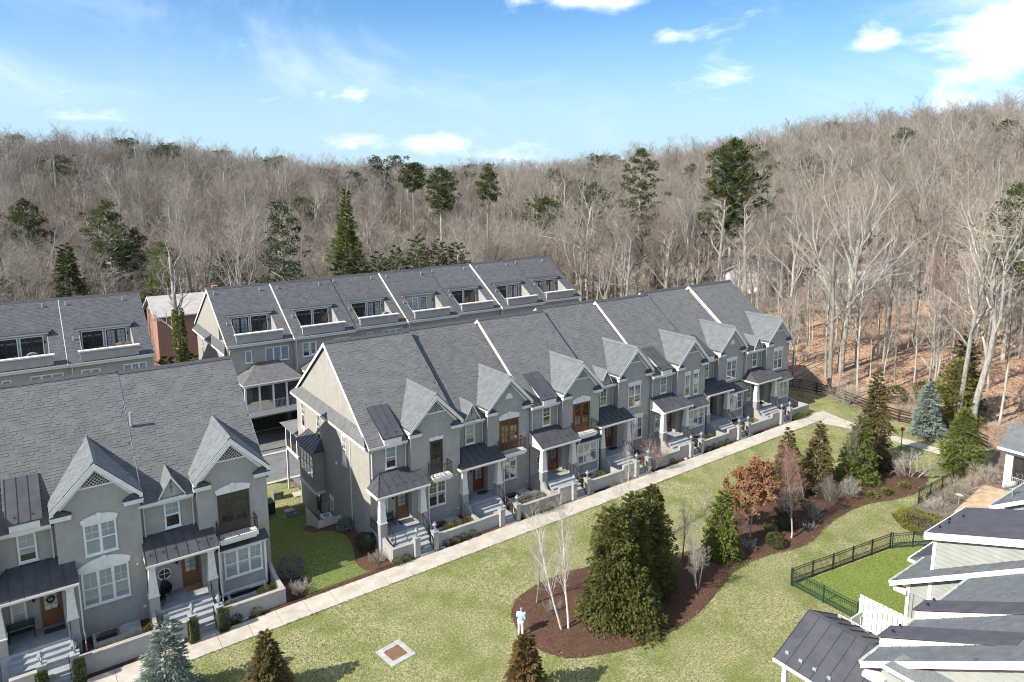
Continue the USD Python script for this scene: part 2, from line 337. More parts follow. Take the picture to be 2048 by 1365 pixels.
mk('leaf_litter', (0.24, 0.13, 0.075), (0.56, 0.37, 0.245), 4.0, 8.0, rough=1.0, bump=1.0, bscale=7, bdist=0.15, mid=(0.32, 0.66), extra=((0.16, 0.115, 0.07), 0.25, 0.47, 0.68, 0.7))
mk('chips', (0.05, 0.026, 0.018), (0.22, 0.13, 0.09), 6, rough=1.0, island=0.5)
mk('blades', (0.14, 0.155, 0.05), (0.43, 0.385, 0.21), 1.2, rough=1.0, island=0.3, trans=0.3, mid=(0.4, 0.6))
mk('dead_leaf', (0.30, 0.18, 0.10), (0.50, 0.36, 0.24), 3, rough=1.0, island=0.3)
mk('shingle_near', (0.135, 0.15, 0.158), (0.20, 0.215, 0.22), 2.2, rough=0.95, bump=0.6, bscale=50, bdist=0.012, island=0.32, extra=((0.10, 0.112, 0.12), 1.1, 0.5, 0.7, 0.5))
mk('leaf_rusty', (0.15, 0.095, 0.038), (0.33, 0.205, 0.09), 0.9, rough=0.85, spec=0.2, island=0.3, trans=0.3, extra=((0.10, 0.115, 0.03), 0.7, 0.5, 0.7, 0.7))
mk('grass_side_shade', (0.075, 0.11, 0.026), (0.18, 0.205, 0.07), 7.0, 7.0, rough=1.0, bump=1.0, bscale=11, bdist=0.06, spec=0.1)  # greener side-yard grass, with the shade of the near row painted in darker
# ---------------------------------------------------------------- terrain
CLOUDSET = None


SKYTOP = np.array([(-60, 58), (0, 64), (250, 66), (420, 58), (500, 52), (660, 43), (780, 36), (900, 34), (1000, 48), (1200, 52), (1400, 68), (1500, 82), (1600, 106), (1800, 124), (2048, 118), (2400, 100)])


def terrain(x, y):
    x, y = np.asarray(x, float), np.asarray(y, float)
    z = 0.0115 * np.clip(x, -60, 75)
    back = sst(1.0, 15.5, y) * (1 - sst(56, 72, x + 0.4 * (y - 5)) * (1 - sst(40, 80, y)))
    z = z - 3.15 * back - 0.0115 * np.clip(x, -60, 75) * back * 0.8
    dx, dy = x - CAM[0], y - CAM[1]
    r = np.hypot(dx, dy); az = np.arctan2(dx, dy)
    px = 1024 + 1372.6 * np.tan(np.clip(az - 0.62013, -0.95, 0.95))
    top = np.interp(px, SKYTOP[:, 0], SKYTOP[:, 1])
    rt = 345.0
    hz = 26.4 + top / 1372.6 * rt - 16.5
    t = sst(135, rt, r)
    roll = (meshkit.fbm(np.stack([x / 60, y / 60, 0 * x], -1), 3, 5) - 0.5) * 9 * sst(110, 190, r)
    ease = 3.5 * sst(85, 150, r) * (1 - t) * sst(900, 1500, px)
    return z * (1 - t) + hz * t + roll + ease


def drape(poly, off, cell=1.5, zfun=None, skirt=0.0):
    """a sheet lying on the terrain, cut along poly"""
    mb = MB(); x0, y0, x1, y1 = poly.bounds
    for i in range(int(math.floor(x0 / cell)), int(math.ceil(x1 / cell))):
        for j in range(int(math.floor(y0 / cell)), int(math.ceil(y1 / cell))):
            c = sbox(i * cell, j * cell, (i + 1) * cell, (j + 1) * cell)
            g = poly.intersection(c)
            for q in getattr(g, 'geoms', [g]):
                if q.geom_type != 'Polygon' or q.area < 1e-5: continue
                p = np.array(q.exterior.coords)[:-1]
                z = (zfun or terrain)(p[:, 0], p[:, 1]) + off
                if len(p) <= 4 or q.convex_hull.area - q.area < 1e-6:
                    mb.add(np.column_stack([p, z]), [(0, k, k + 1) for k in range(1, len(p) - 1)])
                else:
                    v, f = trimesh.creation.triangulate_polygon(q, engine='earcut')
                    mb.add(np.column_stack([v, (zfun or terrain)(v[:, 0], v[:, 1]) + off]), f)
    return mb


def smooth_poly(pts, it=3):
    p = np.array(pts, float)
    for _ in range(it):
        q = np.roll(p, -1, 0); p = np.stack([0.75 * p + 0.25 * q, 0.25 * p + 0.75 * q], 1).reshape(-1, 2)
    return Polygon(p)


LAWN = Polygon([(-70, -4), (-7.2, -4), (-7.2, 15.9), (-0.1, 15.9), (-0.1, -3), (51, -3), (51.6, 6), (57.6, 4.6), (58.4, -1.5), (57.3, -7), (56.6, -11), (57.0, -17), (55.2, -20.5), (49, -21.2), (36, -20.8), (34, -26), (20, -29), (-70, -32)])
gx = np.concatenate([np.arange(-420, -80, 20), np.arange(-80, 130, 2.0), np.arange(130, 640, 15)])
gy = np.concatenate([np.arange(-130, -60, 10), np.arange(-60, 130, 2.0), np.arange(130, 620, 15)])
X, Y = np.meshgrid(gx, gy, indexing='ij')
P2 = shapely.points(X.ravel(), Y.ravel())
shapely.prepare(LAWN)
ind = np.where(shapely.contains(LAWN, P2), shapely.distance(LAWN.exterior, P2), 0).reshape(X.shape)
Zg = terrain(X, Y) - 0.35 * sst(0.3, 2.2, ind)
ALLEY = sbox(-60, 15.9, 75, 44)
nI, nJ = X.shape
idx = np.arange(nI * nJ).reshape(nI, nJ)
Zg = Zg - 0.25 * shapely.contains(ALLEY.buffer(-2), P2).reshape(X.shape)
mb = MB().add(np.column_stack([X.ravel(), Y.ravel(), Zg.ravel()]), np.stack([idx[:-1, :-1], idx[1:, :-1], idx[1:, 1:], idx[:-1, 1:]], -1).reshape(-1, 4))
struct('hills', mb, 'litter', 'brown leaf-covered woodland ground rising to low hills behind the houses', smooth=True)
WALK = Polygon([(-45, -3.9), (51.0, -3.9), (52.6, -5.2), (51.0, -5.62), (-45, -5.62)])
ENCL = Polygon([(20.05, -21.45), (29.75, -23.0), (32.6, -24.5), (32.6, -29), (19.9, -29), (19.9, -25.7)])
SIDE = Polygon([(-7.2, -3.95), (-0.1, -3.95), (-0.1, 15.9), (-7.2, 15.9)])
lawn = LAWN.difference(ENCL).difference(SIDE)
struct('lawn', drape(SIDE, 0.0, 1.0), 'grass_side_shade', 'green side lawn between the near and middle rows, shade painted into its colour')
struct('lawn', drape(lawn, 0.0), 'grass', 'yellow-green early spring lawn along the sidewalk')
struct('lawn', drape(ENCL, 0.004), 'grass_lush', 'darker green lawn inside the iron fence')
# alley behind the middle row
struct('alley', drape(Polygon([(-60, 22.0), (75, 22.0), (75, 29.0), (-60, 29.0)]), -0.0, 6), 'asphalt', 'grey asphalt alley between the two rows')
kerb = MB()
for yy in (21.6, 29.0):
    for xx in np.arange(-60, 75, 3.0):
        kerb.box(xx + .01, yy, float(terrain(xx, yy)) - .3, xx + 2.99, yy + .45, float(terrain(xx, yy)) + .06)
struct('kerb', kerb, 'concrete', 'pale concrete kerb strips on both sides of the alley')
struct('driveway', drape(Polygon([(-1.5, 29.45), (75, 29.45), (75, 36), (-1.5, 36)]), 0.0, 6), 'asphalt', 'dark driveway under the rear porches')
struct('driveway_001', drape(Polygon([(0.9, 16.1), (55, 16.1), (55, 21.6), (0.9, 21.6)]), 0.0, 6), 'asphalt', 'asphalt driveway behind the middle row')
struct('side_lawn', drape(Polygon([(-60, 15.9), (0.9, 15.9), (0.9, 18.5), (0.3, 20.6), (-0.8, 21.5), (-60, 21.5)]), 0.0, 2), 'grass', 'small strip of grass beside the alley')
struct('side_lawn_001', drape(Polygon([(-60, 29.5), (-1.6, 29.5), (-1.6, 44), (-60, 44)]), 0.0, 4), 'grass', 'grass strip behind the far left row')

# the sidewalk, slab by slab
sw = thing('sidewalk', 'pale concrete sidewalk running along the garden walls', None)
tag(sw, 'pale concrete sidewalk running along the garden walls', None, kind='structure'); sw.ClearCustomDataByKey('category')
z0 = lambda x: float(0.0115 * x)
xs = np.arange(-45, 51, 1.75)
for a, b in zip(xs[:-1], xs[1:]):
    t = RNG.uniform(-.006, .006)
    MB().hexa([(a + .012, -5.62, z0(a) - .1), (b - .012, -5.62, z0(b) - .1), (b - .012, -3.9, z0(b) - .1), (a + .012, -3.9, z0(a) - .1)],
              [(a + .012, -5.62, z0(a) + .045 + t), (b - .012, -5.62, z0(b) + .045 + t), (b - .012, -3.9, z0(b) + .045), (a + .012, -3.9, z0(a) + .045)]).build('slab', 'concrete', sw)
p_l, p_r = [(xs[-1], -5.62), (50.3, -8.7), (50.3, -10.6), (50.5, -13.6), (50.6, -18.2)], [(53.2, -4.0), (52.4, -7.0), (51.9, -10.4), (51.9, -13.2), (52.1, -18.6)]
MB().add([(xs[-1], -3.9, .64), (53.2, -4.0, .655), (51.6, -5.62, .64), (xs[-1], -5.62, .64)], [(0, 1, 2, 3)]).build('slab', 'concrete', sw)
for k in range(len(p_l) - 1):
    for q in range(3):
        A = [np.array(p_l[k]) * (1 - f) + np.array(p_l[k + 1]) * f for f in ((q + .01) / 3, (q + .99) / 3)]
        B = [np.array(p_r[k]) * (1 - f) + np.array(p_r[k + 1]) * f for f in ((q + .01) / 3, (q + .99) / 3)]
        pts = [*A, B[1], B[0]]
        MB().slab([(x, y, float(terrain(x, y)) + .04) for x, y in pts], .12).build('slab', 'concrete', sw)
MULCH = smooth_poly([(4.2, -11.9), (3.0, -13.6), (2.6, -15.9), (3.4, -17.8), (4.9, -18.7), (8.0, -19.8), (11, -19.9), (13.3, -19.6), (16, -18.8), (18.6, -18.0), (22, -18.2), (24.5, -19.1), (26.6, -19.1), (29, -18.4), (34.5, -18.2), (38, -19.6), (41, -20.1), (44, -19.4),
                     (45.2, -18), (44, -15.5), (40, -13.5), (35, -12.6), (28, -12.6), (23, -13.0), (20, -15.0), (17.5, -14.6), (14, -13.2), (10.5, -11.6), (7, -11.2)])


def bed_z(x, y):
    p = shapely.points(x, y); d = shapely.distance(MULCH.exterior, p)
    return terrain(x, y) + 0.10 * sst(0, 0.8, d) + 0.05 * (meshkit.fbm(np.stack([x * 2, y * 2, 0 * x], -1), 3, 3) - .5) * sst(0, .5, d)


struct('mulch_bed', drape(MULCH, 0.012, 0.5, bed_z), 'mulch', 'curving reddish brown mulch bed in the lawn', smooth=True)
struct('front_bed', drape(Polygon([(-45, -3.36), (51.4, -3.36), (51.4, -3.9), (-45, -3.9)]), 0.02, 3), 'mulch', 'narrow mulch bed between the garden walls and the sidewalk')
struct('side_bed', drape(smooth_poly([(-0.2, 8.5), (-2.6, 8.5), (-2.8, 5.4), (-1.6, 4.8), (-1.0, 3), (-1.3, .3), (-2.2, -2.2), (-1.6, -3.6), (1.6, -3.7), (1.6, -3.2), (-0.2, -2)]), 0.02, 1), 'mulch', 'dark mulch bed at the side of the middle row')
struct('side_bed_001', drape(smooth_poly([(-7.2, 0.5), (-6.0, 0.3), (-5.6, -2), (-6, -3.7), (-7.4, -3.8), (-7.3, -2)]), 0.02, 1), 'mulch', 'mulch bed at the corner of the near row')


# ---------------------------------------------------------------- house pieces
def shingle_tabs(O, U, V, poly, e=0.21, seed=0, wide=(0.18, 0.34), t=0.024):
    """shingle tabs on the plane O + u U + v V inside the convex polygon poly [(u, v)]"""
    r = np.random.default_rng(seed); O, U, V = (np.asarray(a, float) for a in (O, U, V))
    N = np.cross(U, V); N /= np.linalg.norm(N)
    if N[2] < 0: N = -N
    poly = np.asarray(poly, float); v0, v1 = poly[:, 1].min(), poly[:, 1].max(); out_v, out_f = [], []

    def span(v):
        us = []
        for i in range(len(poly)):
            a, b = poly[i], poly[(i + 1) % len(poly)]
            if (a[1] - v) * (b[1] - v) <= 0 and a[1] != b[1]: us.append(a[0] + (b[0] - a[0]) * (v - a[1]) / (b[1] - a[1]))
        return (min(us), max(us)) if len(us) > 1 else None
    v = v0; n = 0; rows = []
    while v < v1 - 0.03:
        vb = min(v + e * 1.03, v1); sa, sb = span(v + 1e-6), span(vb - 1e-6)
        if sa and sb:
            n_t = max(1, int((max(sa[1], sb[1]) - min(sa[0], sb[0])) / np.mean(wide))) + 3
            w = r.uniform(*wide, n_t); a = min(sa[0], sb[0]) - r.uniform(0, .5) + np.concatenate([[0], np.cumsum(w)[:-1]]); b = a + w - .005
            la, lb, ra, rb = np.clip(a, *sa), np.clip(b, *sa), np.clip(a, *sb), np.clip(b, *sb)
            ok = (lb - la > .02) | (rb - ra > .02)
            k = ok.sum(); th = r.choice([.3, .5, .9, 1.2], k) * t; dv = r.choice([0, 0, -.02], k)
            la, lb, ra, rb = la[ok], lb[ok], ra[ok], rb[ok]
            lo = v + dv * (v > v0 + .01)
            P = lambda u, vv, h: O + np.outer(u, U) + (np.outer(vv, V) if np.ndim(vv) else vv * V) + np.outer(np.broadcast_to(h, np.shape(u)), N)
            q = np.stack([P(la, lo + 0 * la, th * 0 + .002), P(lb, lo + 0 * la, th * 0 + .002), P(lb, lo + 0 * la, th), P(la, lo + 0 * la, th), P(rb, vb + 0 * la, th * 0 + .005), P(ra, vb + 0 * la, th * 0 + .005)], 1)
            out_v.append(q.reshape(-1, 3)); base = n + 6 * np.arange(k)[:, None, None]
            out_f.append((base + np.array([(0, 1, 2), (0, 2, 3), (3, 2, 4), (3, 4, 5), (1, 4, 2), (0, 3, 5)])).reshape(-1, 3)); n += 6 * k
        v += e
    return np.vstack(out_v), np.vstack(out_f)


def roof_plane(parent, corners, mat, name='roof', th=.16, base='shingle_base', seed=0, shing=True, e=.21, wide=(.18, .34)):
    """corners: eave left, eave right, then the upper ones (3 or 4 points); a slab with shingle tabs as its part"""
    c = [np.asarray(p, float) for p in corners]
    p = MB().slab(c, th).build(name, base, parent)
    if shing:
        U = c[1] - c[0]; U /= np.linalg.norm(U); N = np.cross(U, c[-1] - c[0]); V = np.cross(N, U); V /= np.linalg.norm(V)
        poly = [((q - c[0]) @ U, (q - c[0]) @ V) for q in c]
        m = MB(); m.add(*shingle_tabs(c[0], U, V, poly, e=e, seed=seed, wide=wide)); m.build('shingles', mat, p, kind='stuff')
    return p


def window(parent, fr, u0, u1, z0, z1, n_s=1, grid=(2, 2), upper=True, back='blind', frame='white', name='window', sill=True, dep=.05, two=True, cas=.07):
    """casing, sashes, panes and muntin bars standing a little proud of the wall plane n = 0"""
    w = MB(); c = cas
    fr.box(w, u0, u0 + c, z0, z1, .002, dep); fr.box(w, u1 - c, u1, z0, z1, .002, dep); fr.box(w, u0 + c, u1 - c, z1 - c, z1, .002, dep); fr.box(w, u0 + c, u1 - c, z0, z0 + c, .002, dep)
    if sill: fr.box(w, u0 - .04, u1 + .04, z0 - .05, z0 - .001, .002, dep + .05)
    us = np.linspace(u0 + c, u1 - c, n_s + 1); hm = (z0 + z1) / 2
    for u in us[1:-1]: fr.box(w, u - .04, u + .04, z0 + c, z1 - c, .002, dep - .004)
    W = w.build(name, frame, parent)
    for i in range(n_s):
        a, b = us[i] + (.04 if i else 0), us[i + 1] - (.04 if i < n_s - 1 else 0)
        m = MB(); s = .035; f0, f1 = .012, dep - .012
        for q0, q1 in (((z0 + c, hm), (hm, z1 - c)) if two else ((z0 + c, z1 - c),)):
            fr.box(m, a, a + s, q0, q1, f0, f1); fr.box(m, b - s, b, q0, q1, f0, f1); fr.box(m, a + s, b - s, q0, q0 + s, f0, f1); fr.box(m, a + s, b - s, q1 - s, q1, f0, f1)
        m.build('sash', frame, W)
        if grid:
            m = MB(); g0, g1 = (hm + s, z1 - c - s) if (upper and two) else (z0 + c + s, z1 - c - s)
            for k in range(1, grid[0]): u = a + s + (b - a - 2 * s) * k / grid[0]; fr.box(m, u - .011, u + .011, g0, g1, .026, .036)
            for k in range(1, grid[1]): z = g0 + (g1 - g0) * k / grid[1]; fr.box(m, a + s, b - s, z - .011, z + .011, .0255, .0355)
            m.build('muntins', frame, W)
        m = MB(); fr.prism(m, [(a + s, z0 + c + s), (b - s, z0 + c + s), (b - s, z1 - c - s), (a + s, z1 - c - s)], .022, .024); m.build('pane', 'glass', W)
        m = MB(); fr.prism(m, [(a, z0 + c), (b, z0 + c), (b, z1 - c), (a, z1 - c)], .004, .008)
        if back == 'mix':
            h = z0 + c + (z1 - z0) * RNG.uniform(.15, .6)
            m = MB(); fr.prism(m, [(a, z0 + c), (b, z0 + c), (b, h), (a, h)], .004, .008); m.build('dark_interior', 'dark_room', W)
            m = MB(); fr.prism(m, [(a, h), (b, h), (b, z1 - c), (a, z1 - c)], .005, .009); m.build('blind', 'blind', W)
        else:
            m.build('blind' if back == 'blind' else 'dark_interior', 'blind' if back == 'blind' else 'dark_room', W)
    return W


def door(parent, fr, u0, u1, z0, z1, mat='wood', frame=None, n=1, grid=(2, 3), glass_from=.45, back='blind', name='door', wreath=False):
    d = MB(); c = .07; fm = frame or mat
    fr.box(d, u0, u0 + c, z0, z1, .002, .07); fr.box(d, u1 - c, u1, z0, z1, .002, .07); fr.box(d, u0 + c, u1 - c, z1 - c, z1, .002, .07)
    D = d.build(name, fm, parent)
    us = np.linspace(u0 + c, u1 - c, n + 1)
    for i in range(n):
        a, b = us[i] + .006, us[i + 1] - .006; m = MB(); s = .11; zg = z0 + (z1 - z0) * glass_from; zt = z1 - c - .01
        fr.box(m, a, a + s, z0 + .01, zt, .004, .045); fr.box(m, b - s, b, z0 + .01, zt, .004, .045); fr.box(m, a + s, b - s, zt - s, zt, .004, .044); fr.box(m, a + s, b - s, z0 + .01, zg, .004, .036)
        if zg - z0 > .5: fr.box(m, a + s + .06, b - s - .06, z0 + .22, zg - .12, .0365, .05)
        for k in range(1, grid[0]): u = a + s + (b - a - 2 * s) * k / grid[0]; fr.box(m, u - .014, u + .014, zg, zt - s, .02, .04)
        for k in range(1, grid[1]): z = zg + (zt - s - zg) * k / grid[1]; fr.box(m, a + s, b - s, z - .014, z + .014, .0195, .0395)
        L = m.build('leaf', mat, D)
        m = MB(); fr.prism(m, [(a + s, zg), (b - s, zg), (b - s, zt - s), (a + s, zt - s)], .028, .03); m.build('pane', 'glass', D)
        m = MB(); fr.prism(m, [(a + s, zg), (b - s, zg), (b - s, zt - s), (a + s, zt - s)], .006, .01); m.build('blind' if back == 'blind' else 'dark_interior', 'blind' if back == 'blind' else 'dark_room', D)
        if i == 0:
            m = MB(); hu = b - .06; fr.box(m, hu - .02, hu + .02, z0 + .9, z0 + 1.12, .046, .07); m.tube([fr.p(hu, z0 + 1.0, .07), fr.p(hu, z0 + 1.0, .11)], [.035, .03], 8); m.build('handle', 'iron', D)
        if wreath:
            m = MB(); t = np.linspace(0, 2 * np.pi, 15); m.tube([fr.p((a + b) / 2 + .17 * math.cos(k), z1 - .55 + .17 * math.sin(k), .08) for k in t], .05, 6, False); m.build('wreath', 'leaf_dark', D)
    return D


def lintel(parent, fr, u0, u1, z0, h=.3, arch=0.0, key=True, proj=.07):
    """white flat or arched lintel with a keystone"""
    m = MB(); N = 11; us = np.linspace(0, 1, N)
    lo = [(u0 + (u1 - u0) * t, z0 + arch * (1 - (2 * t - 1) ** 2) * .0) for t in us]; hi = [(u0 - .08 + (u1 - u0 + .16) * t, z0 + h + arch * (1 - (2 * t - 1) ** 2)) for t in us]
    for k in range(N - 1): fr.prism(m, [lo[k], lo[k + 1], hi[k + 1], hi[k]], .003, proj)
    p = m.build('lintel', 'trim', parent)
    if key:
        uc = (u0 + u1) / 2; m = MB(); fr.prism(m, [(uc - .07, z0 + .02), (uc + .07, z0 + .02), (uc + .12, z0 + h + arch + .07), (uc - .12, z0 + h + arch + .07)], .002, proj + .04); m.build('keystone', 'trim', p)
    return p


def downspout(parent, pts, r=.045):
    MB().tube(pts, r, 6).build('downspout', 'trim', parent)


def gutter(parent, a, b, mat='trim', name='gutter', inner=None):
    a, b = np.asarray(a, float), np.asarray(b, float)
    g = MB(); d = b - a; d /= np.linalg.norm(d); o = np.cross((0, 0, 1), d)     # outwards is -o for facades that face -y
    prof = [(.0, .0), (.0, -.13), (.09, -.13), (.13, -.02), (.13, .0), (.115, .0), (.08, -.115), (.015, -.115), (.015, .0)]
    P = [a - o * x + np.array([0, 0, z]) for x, z in prof]; Q = [b - o * x + np.array([0, 0, z]) for x, z in prof]
    n = len(P)
    g.add(P + Q, [(i, (i + 1) % n, n + (i + 1) % n, n + i) for i in range(n)])
    g.poly([P[0], P[1], P[2], P[3]]); g.poly([Q[0], Q[1], Q[2], Q[3]])
    p = g.build(name, mat, parent)
    if inner: g2 = MB().poly([a - o * .02 + (0, 0, -.05), b - o * .02 + (0, 0, -.05), b - o * .112 + (0, 0, -.05), a - o * .112 + (0, 0, -.05)]); g2.build('gutter_lining', inner, p)
    return p


def seams(parent, e0, e1, t0, t1, n, h=.045):
    """standing seams from the eave e0-e1 up to t0-t1"""
    for k in range(n + 1):
        f = k / n; a = np.asarray(e0) * (1 - f) + np.asarray(e1) * f; b = np.asarray(t0) * (1 - f) + np.asarray(t1) * f
        if np.linalg.norm(b - a) < .1: continue
        MB().bar(a + (0, 0, .02), b + (0, 0, .02), .03, h).build('seam', 'metal_roof', parent)


def snow_guards(parent, e0, e1, t0, t1, n, f2=.3):
    for k in range(n):
        f = (k + .5) / n; a = np.asarray(e0) * (1 - f) + np.asarray(e1) * f; b = np.asarray(t0) * (1 - f) + np.asarray(t1) * f; c = a + (b - a) * f2
        MB().box(c[0] - .05, c[1] - .02, c[2], c[0] + .05, c[1] + .02, c[2] + .09).build('snow_guard', 'metal_roof', parent)


def railing(parent, pts, h=.9, mat='iron', name='railing', step=.11, post=.035):
    """posts, two rails and balusters along a polyline of base points"""
    m = MB(); pts = [np.asarray(p, float) for p in pts]; up = np.array([0, 0, h])
    for p in pts: m.box(p[0] - post / 2, p[1] - post / 2, p[2], p[0] + post / 2, p[1] + post / 2, p[2] + h + .05)
    for a, b in zip(pts[:-1], pts[1:]): m.bar(a + up, b + up, .045, .03); m.bar(a + (0, 0, .09), b + (0, 0, .09), .03, .025)
    R = m.build(name, mat, parent)
    b_ = MB()
    for a, b in zip(pts[:-1], pts[1:]):
        n = max(2, int(np.linalg.norm((b - a)[:2]) / step))
        for k in range(1, n): c = a + (b - a) * k / n; b_.bar(c + (0, 0, .09), c + up, .016)
    b_.build('baluster', mat, R)
    return R


SL = 0.742                                                # pitch of the front roofs
ZE, YE, YR, ZR, YB = 7.5, -0.4, 7.96, 13.70, 16.35


def front_house(label, x0, s, dz, c, group):
    """a townhouse seen from its front: local x along the row, y into the house"""
    T = thing('townhouse', label, 'house', (x0, s, dz), group=group)
    W = 7.32; fr = FR((0, 0, 0), (1, 0, 0), (0, -1, 0)); G = -0.6; fg = FR((0, G, 0), (1, 0, 0), (0, -1, 0))
    gl, gr, gc = 3.05, 7.29, 5.17
    seed = int(abs(x0) * 100) % 9973
    # body
    MB().prism([(.012, .02, -3.8), (.012, 16.0, -3.8), (.012, 16.0, 7.42), (.012, YR, 13.38), (.012, .02, 7.42)], (W - .024, 0, 0)).build('wall', 'brick', T)
    MB().prism([(gl, G, -.8), (gr, G, -.8), (gr, G, 7.95), (gc, G, 10.28), (gl, G, 7.95)], (0, .63, 0)).build('gable_wall', 'brick', T)
    # main roof
    o = .15
    rp = roof_plane(T, [(-o, YE, ZE), (W + o, YE, ZE), (W + o, YR, ZR), (-o, YR, ZR)], 'shingle', 'roof', seed=seed)
    roof_plane(T, [(W + o, YB, ZE), (-o, YB, ZE), (-o, YR, ZR), (W + o, YR, ZR)], 'shingle', 'rear_roof', shing=False, base='shingle')
    MB().prism([(-o, YR - .22, ZR - .10), (-o, YR, ZR + .10), (-o, YR + .22, ZR - .10)], (W + 2 * o, 0, 0)).build('ridge_cap', 'shingle_base', rp)
    for sx in (-o - .045, W + o):
        m = MB(); d = .28
        m.prism([(sx, YE - .02, ZE - .03), (sx, YR, ZR - .03), (sx, YR, ZR - d - .05), (sx, YE - .02, ZE - d)], (.045, 0, 0)); m.prism([(sx, YB, ZE - .03), (sx, YR, ZR - .03), (sx, YR, ZR - d - .05), (sx, YB, ZE - d)], (.045, 0, 0)); m.build('rake_board', 'trim', T)
    gutter(T, (-o, YE, ZE - .02), (2.9, YE, ZE - .02))
    MB().box(.0, -.30, ZE - .32, 2.9, .0, ZE - .17).build('cornice', 'trim', T)
    downspout(T, [(.16, -.36, ZE - .14), (.16, -.30, ZE - .35), (.16, -.07, ZE - .5), (.16, -.07, 5.1 if c['porch'] != 'hip' else 5.0)])
    downspout(T, [(2.86, -.42, ZE - .14), (2.86, -.30, ZE - .35), (2.88, -.075, ZE - .5), (2.88, -.075, 5.25)])
    # cross gable
    az, ey, ez = 10.72, -.92, 8.33; yb_e, yb_r = (ez - ZE) / SL + YE + .1, (az - ZE) / SL + YE + .1
    exl, exr = 2.86, 7.46
    if 1:
        A, Bk = np.array((gc, ey, az)), np.array((gc, yb_r, az))
        L0, L1 = np.array((exl, ey, ez)), np.array((exl, yb_e, ez)); R0, R1 = np.array((exr, ey, ez)), np.array((exr, yb_e, ez))
        gp = roof_plane(T, [L0, L1, Bk, A], 'shingle_light', 'gable_roof', .14, seed=seed + 1)
        roof_plane(T, [R0, R1, Bk, A], 'shingle_light', 'gable_roof', .14, seed=seed + 2)
        MB().prism([(gc - .2, ey - .01, az - .12), (gc, ey - .01, az + .07), (gc + .2, ey - .01, az - .12)], (0, yb_r - ey, 0)).build('ridge_cap', 'shingle_light', gp)
        sl = (az - ez) / (gc - exl); hb = .34
        for sx, ex in ((-1, exl), (1, exr)):
            m = MB(); m.prism([(gc, ey - .03, az - .06), (ex, ey - .03, ez - .05), (ex, ey - .03, ez - hb), (gc, ey - .03, az - hb - .12)], (0, .07, 0)); m.build('rake_board', 'trim', T)
            m = MB(); m.prism([(gc, G - .08, az - .45), (ex - sx * .22, G - .08, ez - .22), (ex - sx * .3, G - .08, ez - .40), (gc, G - .08, az - .62)], (0, .1, 0)); m.build('frieze_board', 'trim', T)
            m = MB()  # soffit
            m.hexa([(gc, ey + .04, az - .36), (ex, ey + .04, ez - .36), (ex, G + .02, ez - .36), (gc, G + .02, az - .36)], [(gc, ey + .04, az - .33), (ex, ey + .04, ez - .33), (ex, G + .02, ez - .33), (gc, G + .02, az - .33)]); m.build('soffit', 'trim', T)
            # cornice return
            x_in = ex - sx * 1.0; xa, xb = sorted((ex, x_in)); m = MB(); m.box(xa, -.90, 7.68, xb, G - .002, 7.86); m.box(xa - .03, -.95, 7.86, xb + .03, G - .002, 7.95); m.build('cornice_return', 'trim', T)
            m = MB(); m.add([(xa - .04, -.96, 7.952), (xb + .04, -.96, 7.952), (xb + .04, G - .002, 7.952), (xa - .04, G - .002, 7.952), ((xa + xb) / 2 + sx * .38, G - .003, 8.38), ((xa + xb) / 2 + sx * .12, G - .003, 8.38)], [(0, 1, 4), (0, 4, 5), (1, 2, 4), (0, 5, 3), (2, 3, 5), (2, 5, 4)]); m.build('return_roof', 'metal_roof', T)
        # eave cornice along the left side of the gable
        MB().box(exl + .02, -.9, 7.86, 3.05, yb_e + .1, 8.16).build('side_cornice', 'trim', T)
        MB().box(exr - .19, -.9, 7.86, exr - .02, yb_e + .1, 8.16).build('side_cornice', 'trim', T)
    if c['peak'] == 'lattice':
        m = MB(); zb = 9.25; hw = (az - .62 - zb) / sl; fg.box(m, gc - hw - .1, gc + hw + .1, zb - .09, zb, .003, .07)
        tri = Polygon([(gc - hw, zb), (gc + hw, zb), (gc, zb + hw * sl)])
        for k in range(-8, 9):
            for sx in (-1, 1):
                g_ = shapely.LineString([(gc + k * hw / 4 - sx * 1.5, zb - 1.5), (gc + k * hw / 4 + sx * 1.5, zb + 1.5)]).intersection(tri)
                if g_.length > .08: (ua, za), (ub, zb2) = g_.coords; m.bar(fg.p(ua, za, .035 + .012 * sx), fg.p(ub, zb2, .035 + .012 * sx), .045, .02)
        V = m.build('lattice_vent', 'trim', T); m = MB(); fg.prism(m, [(gc - hw, zb), (gc + hw, zb), (gc, az - .62)], .003, .008); m.build('vent_backing', 'black', V)
    else:
        m = MB(); a = np.linspace(0, np.pi, 13); fg.prism(m, [(gc + .36 * math.cos(t), 8.75 + .5 * math.sin(t)) for t in a], .003, .05); m.build('half_round_vent', 'trim', T)
    # dormer over the recessed window
    if c['dormer'] == 'shed':
        a0, a1 = 1.02, 2.42; zt = 8.0; yf = -.46
        top = [(a0 - .12, yf - .05, zt), (a1 + .12, yf - .05, zt), (a1 + .12, 2.35, 9.60), (a0 - .12, 2.35, 9.60)]
        D = MB().slab(top, .09).build('shed_dormer_roof', 'metal_roof', T); seams(D, top[0], top[1], top[3], top[2], 3); snow_guards(D, top[0], top[1], top[3], top[2], 2, .12)
        m = MB(); m.prism([(a0, yf, ZE - .25), (a0, yf, zt - .12), (a0, 2.1, 9.36), (a0, 2.1, 9.2)], (.04, 0, 0)); m.prism([(a1 - .04, yf, ZE - .25), (a1 - .04, yf, zt - .12), (a1 - .04, 2.1, 9.36), (a1 - .04, 2.1, 9.2)], (.04, 0, 0)); m.box(a0 + .04, yf, ZE - .25, a1 - .04, yf + .05, zt - .1); m.build('dormer_wall', 'trim', T)
    else:
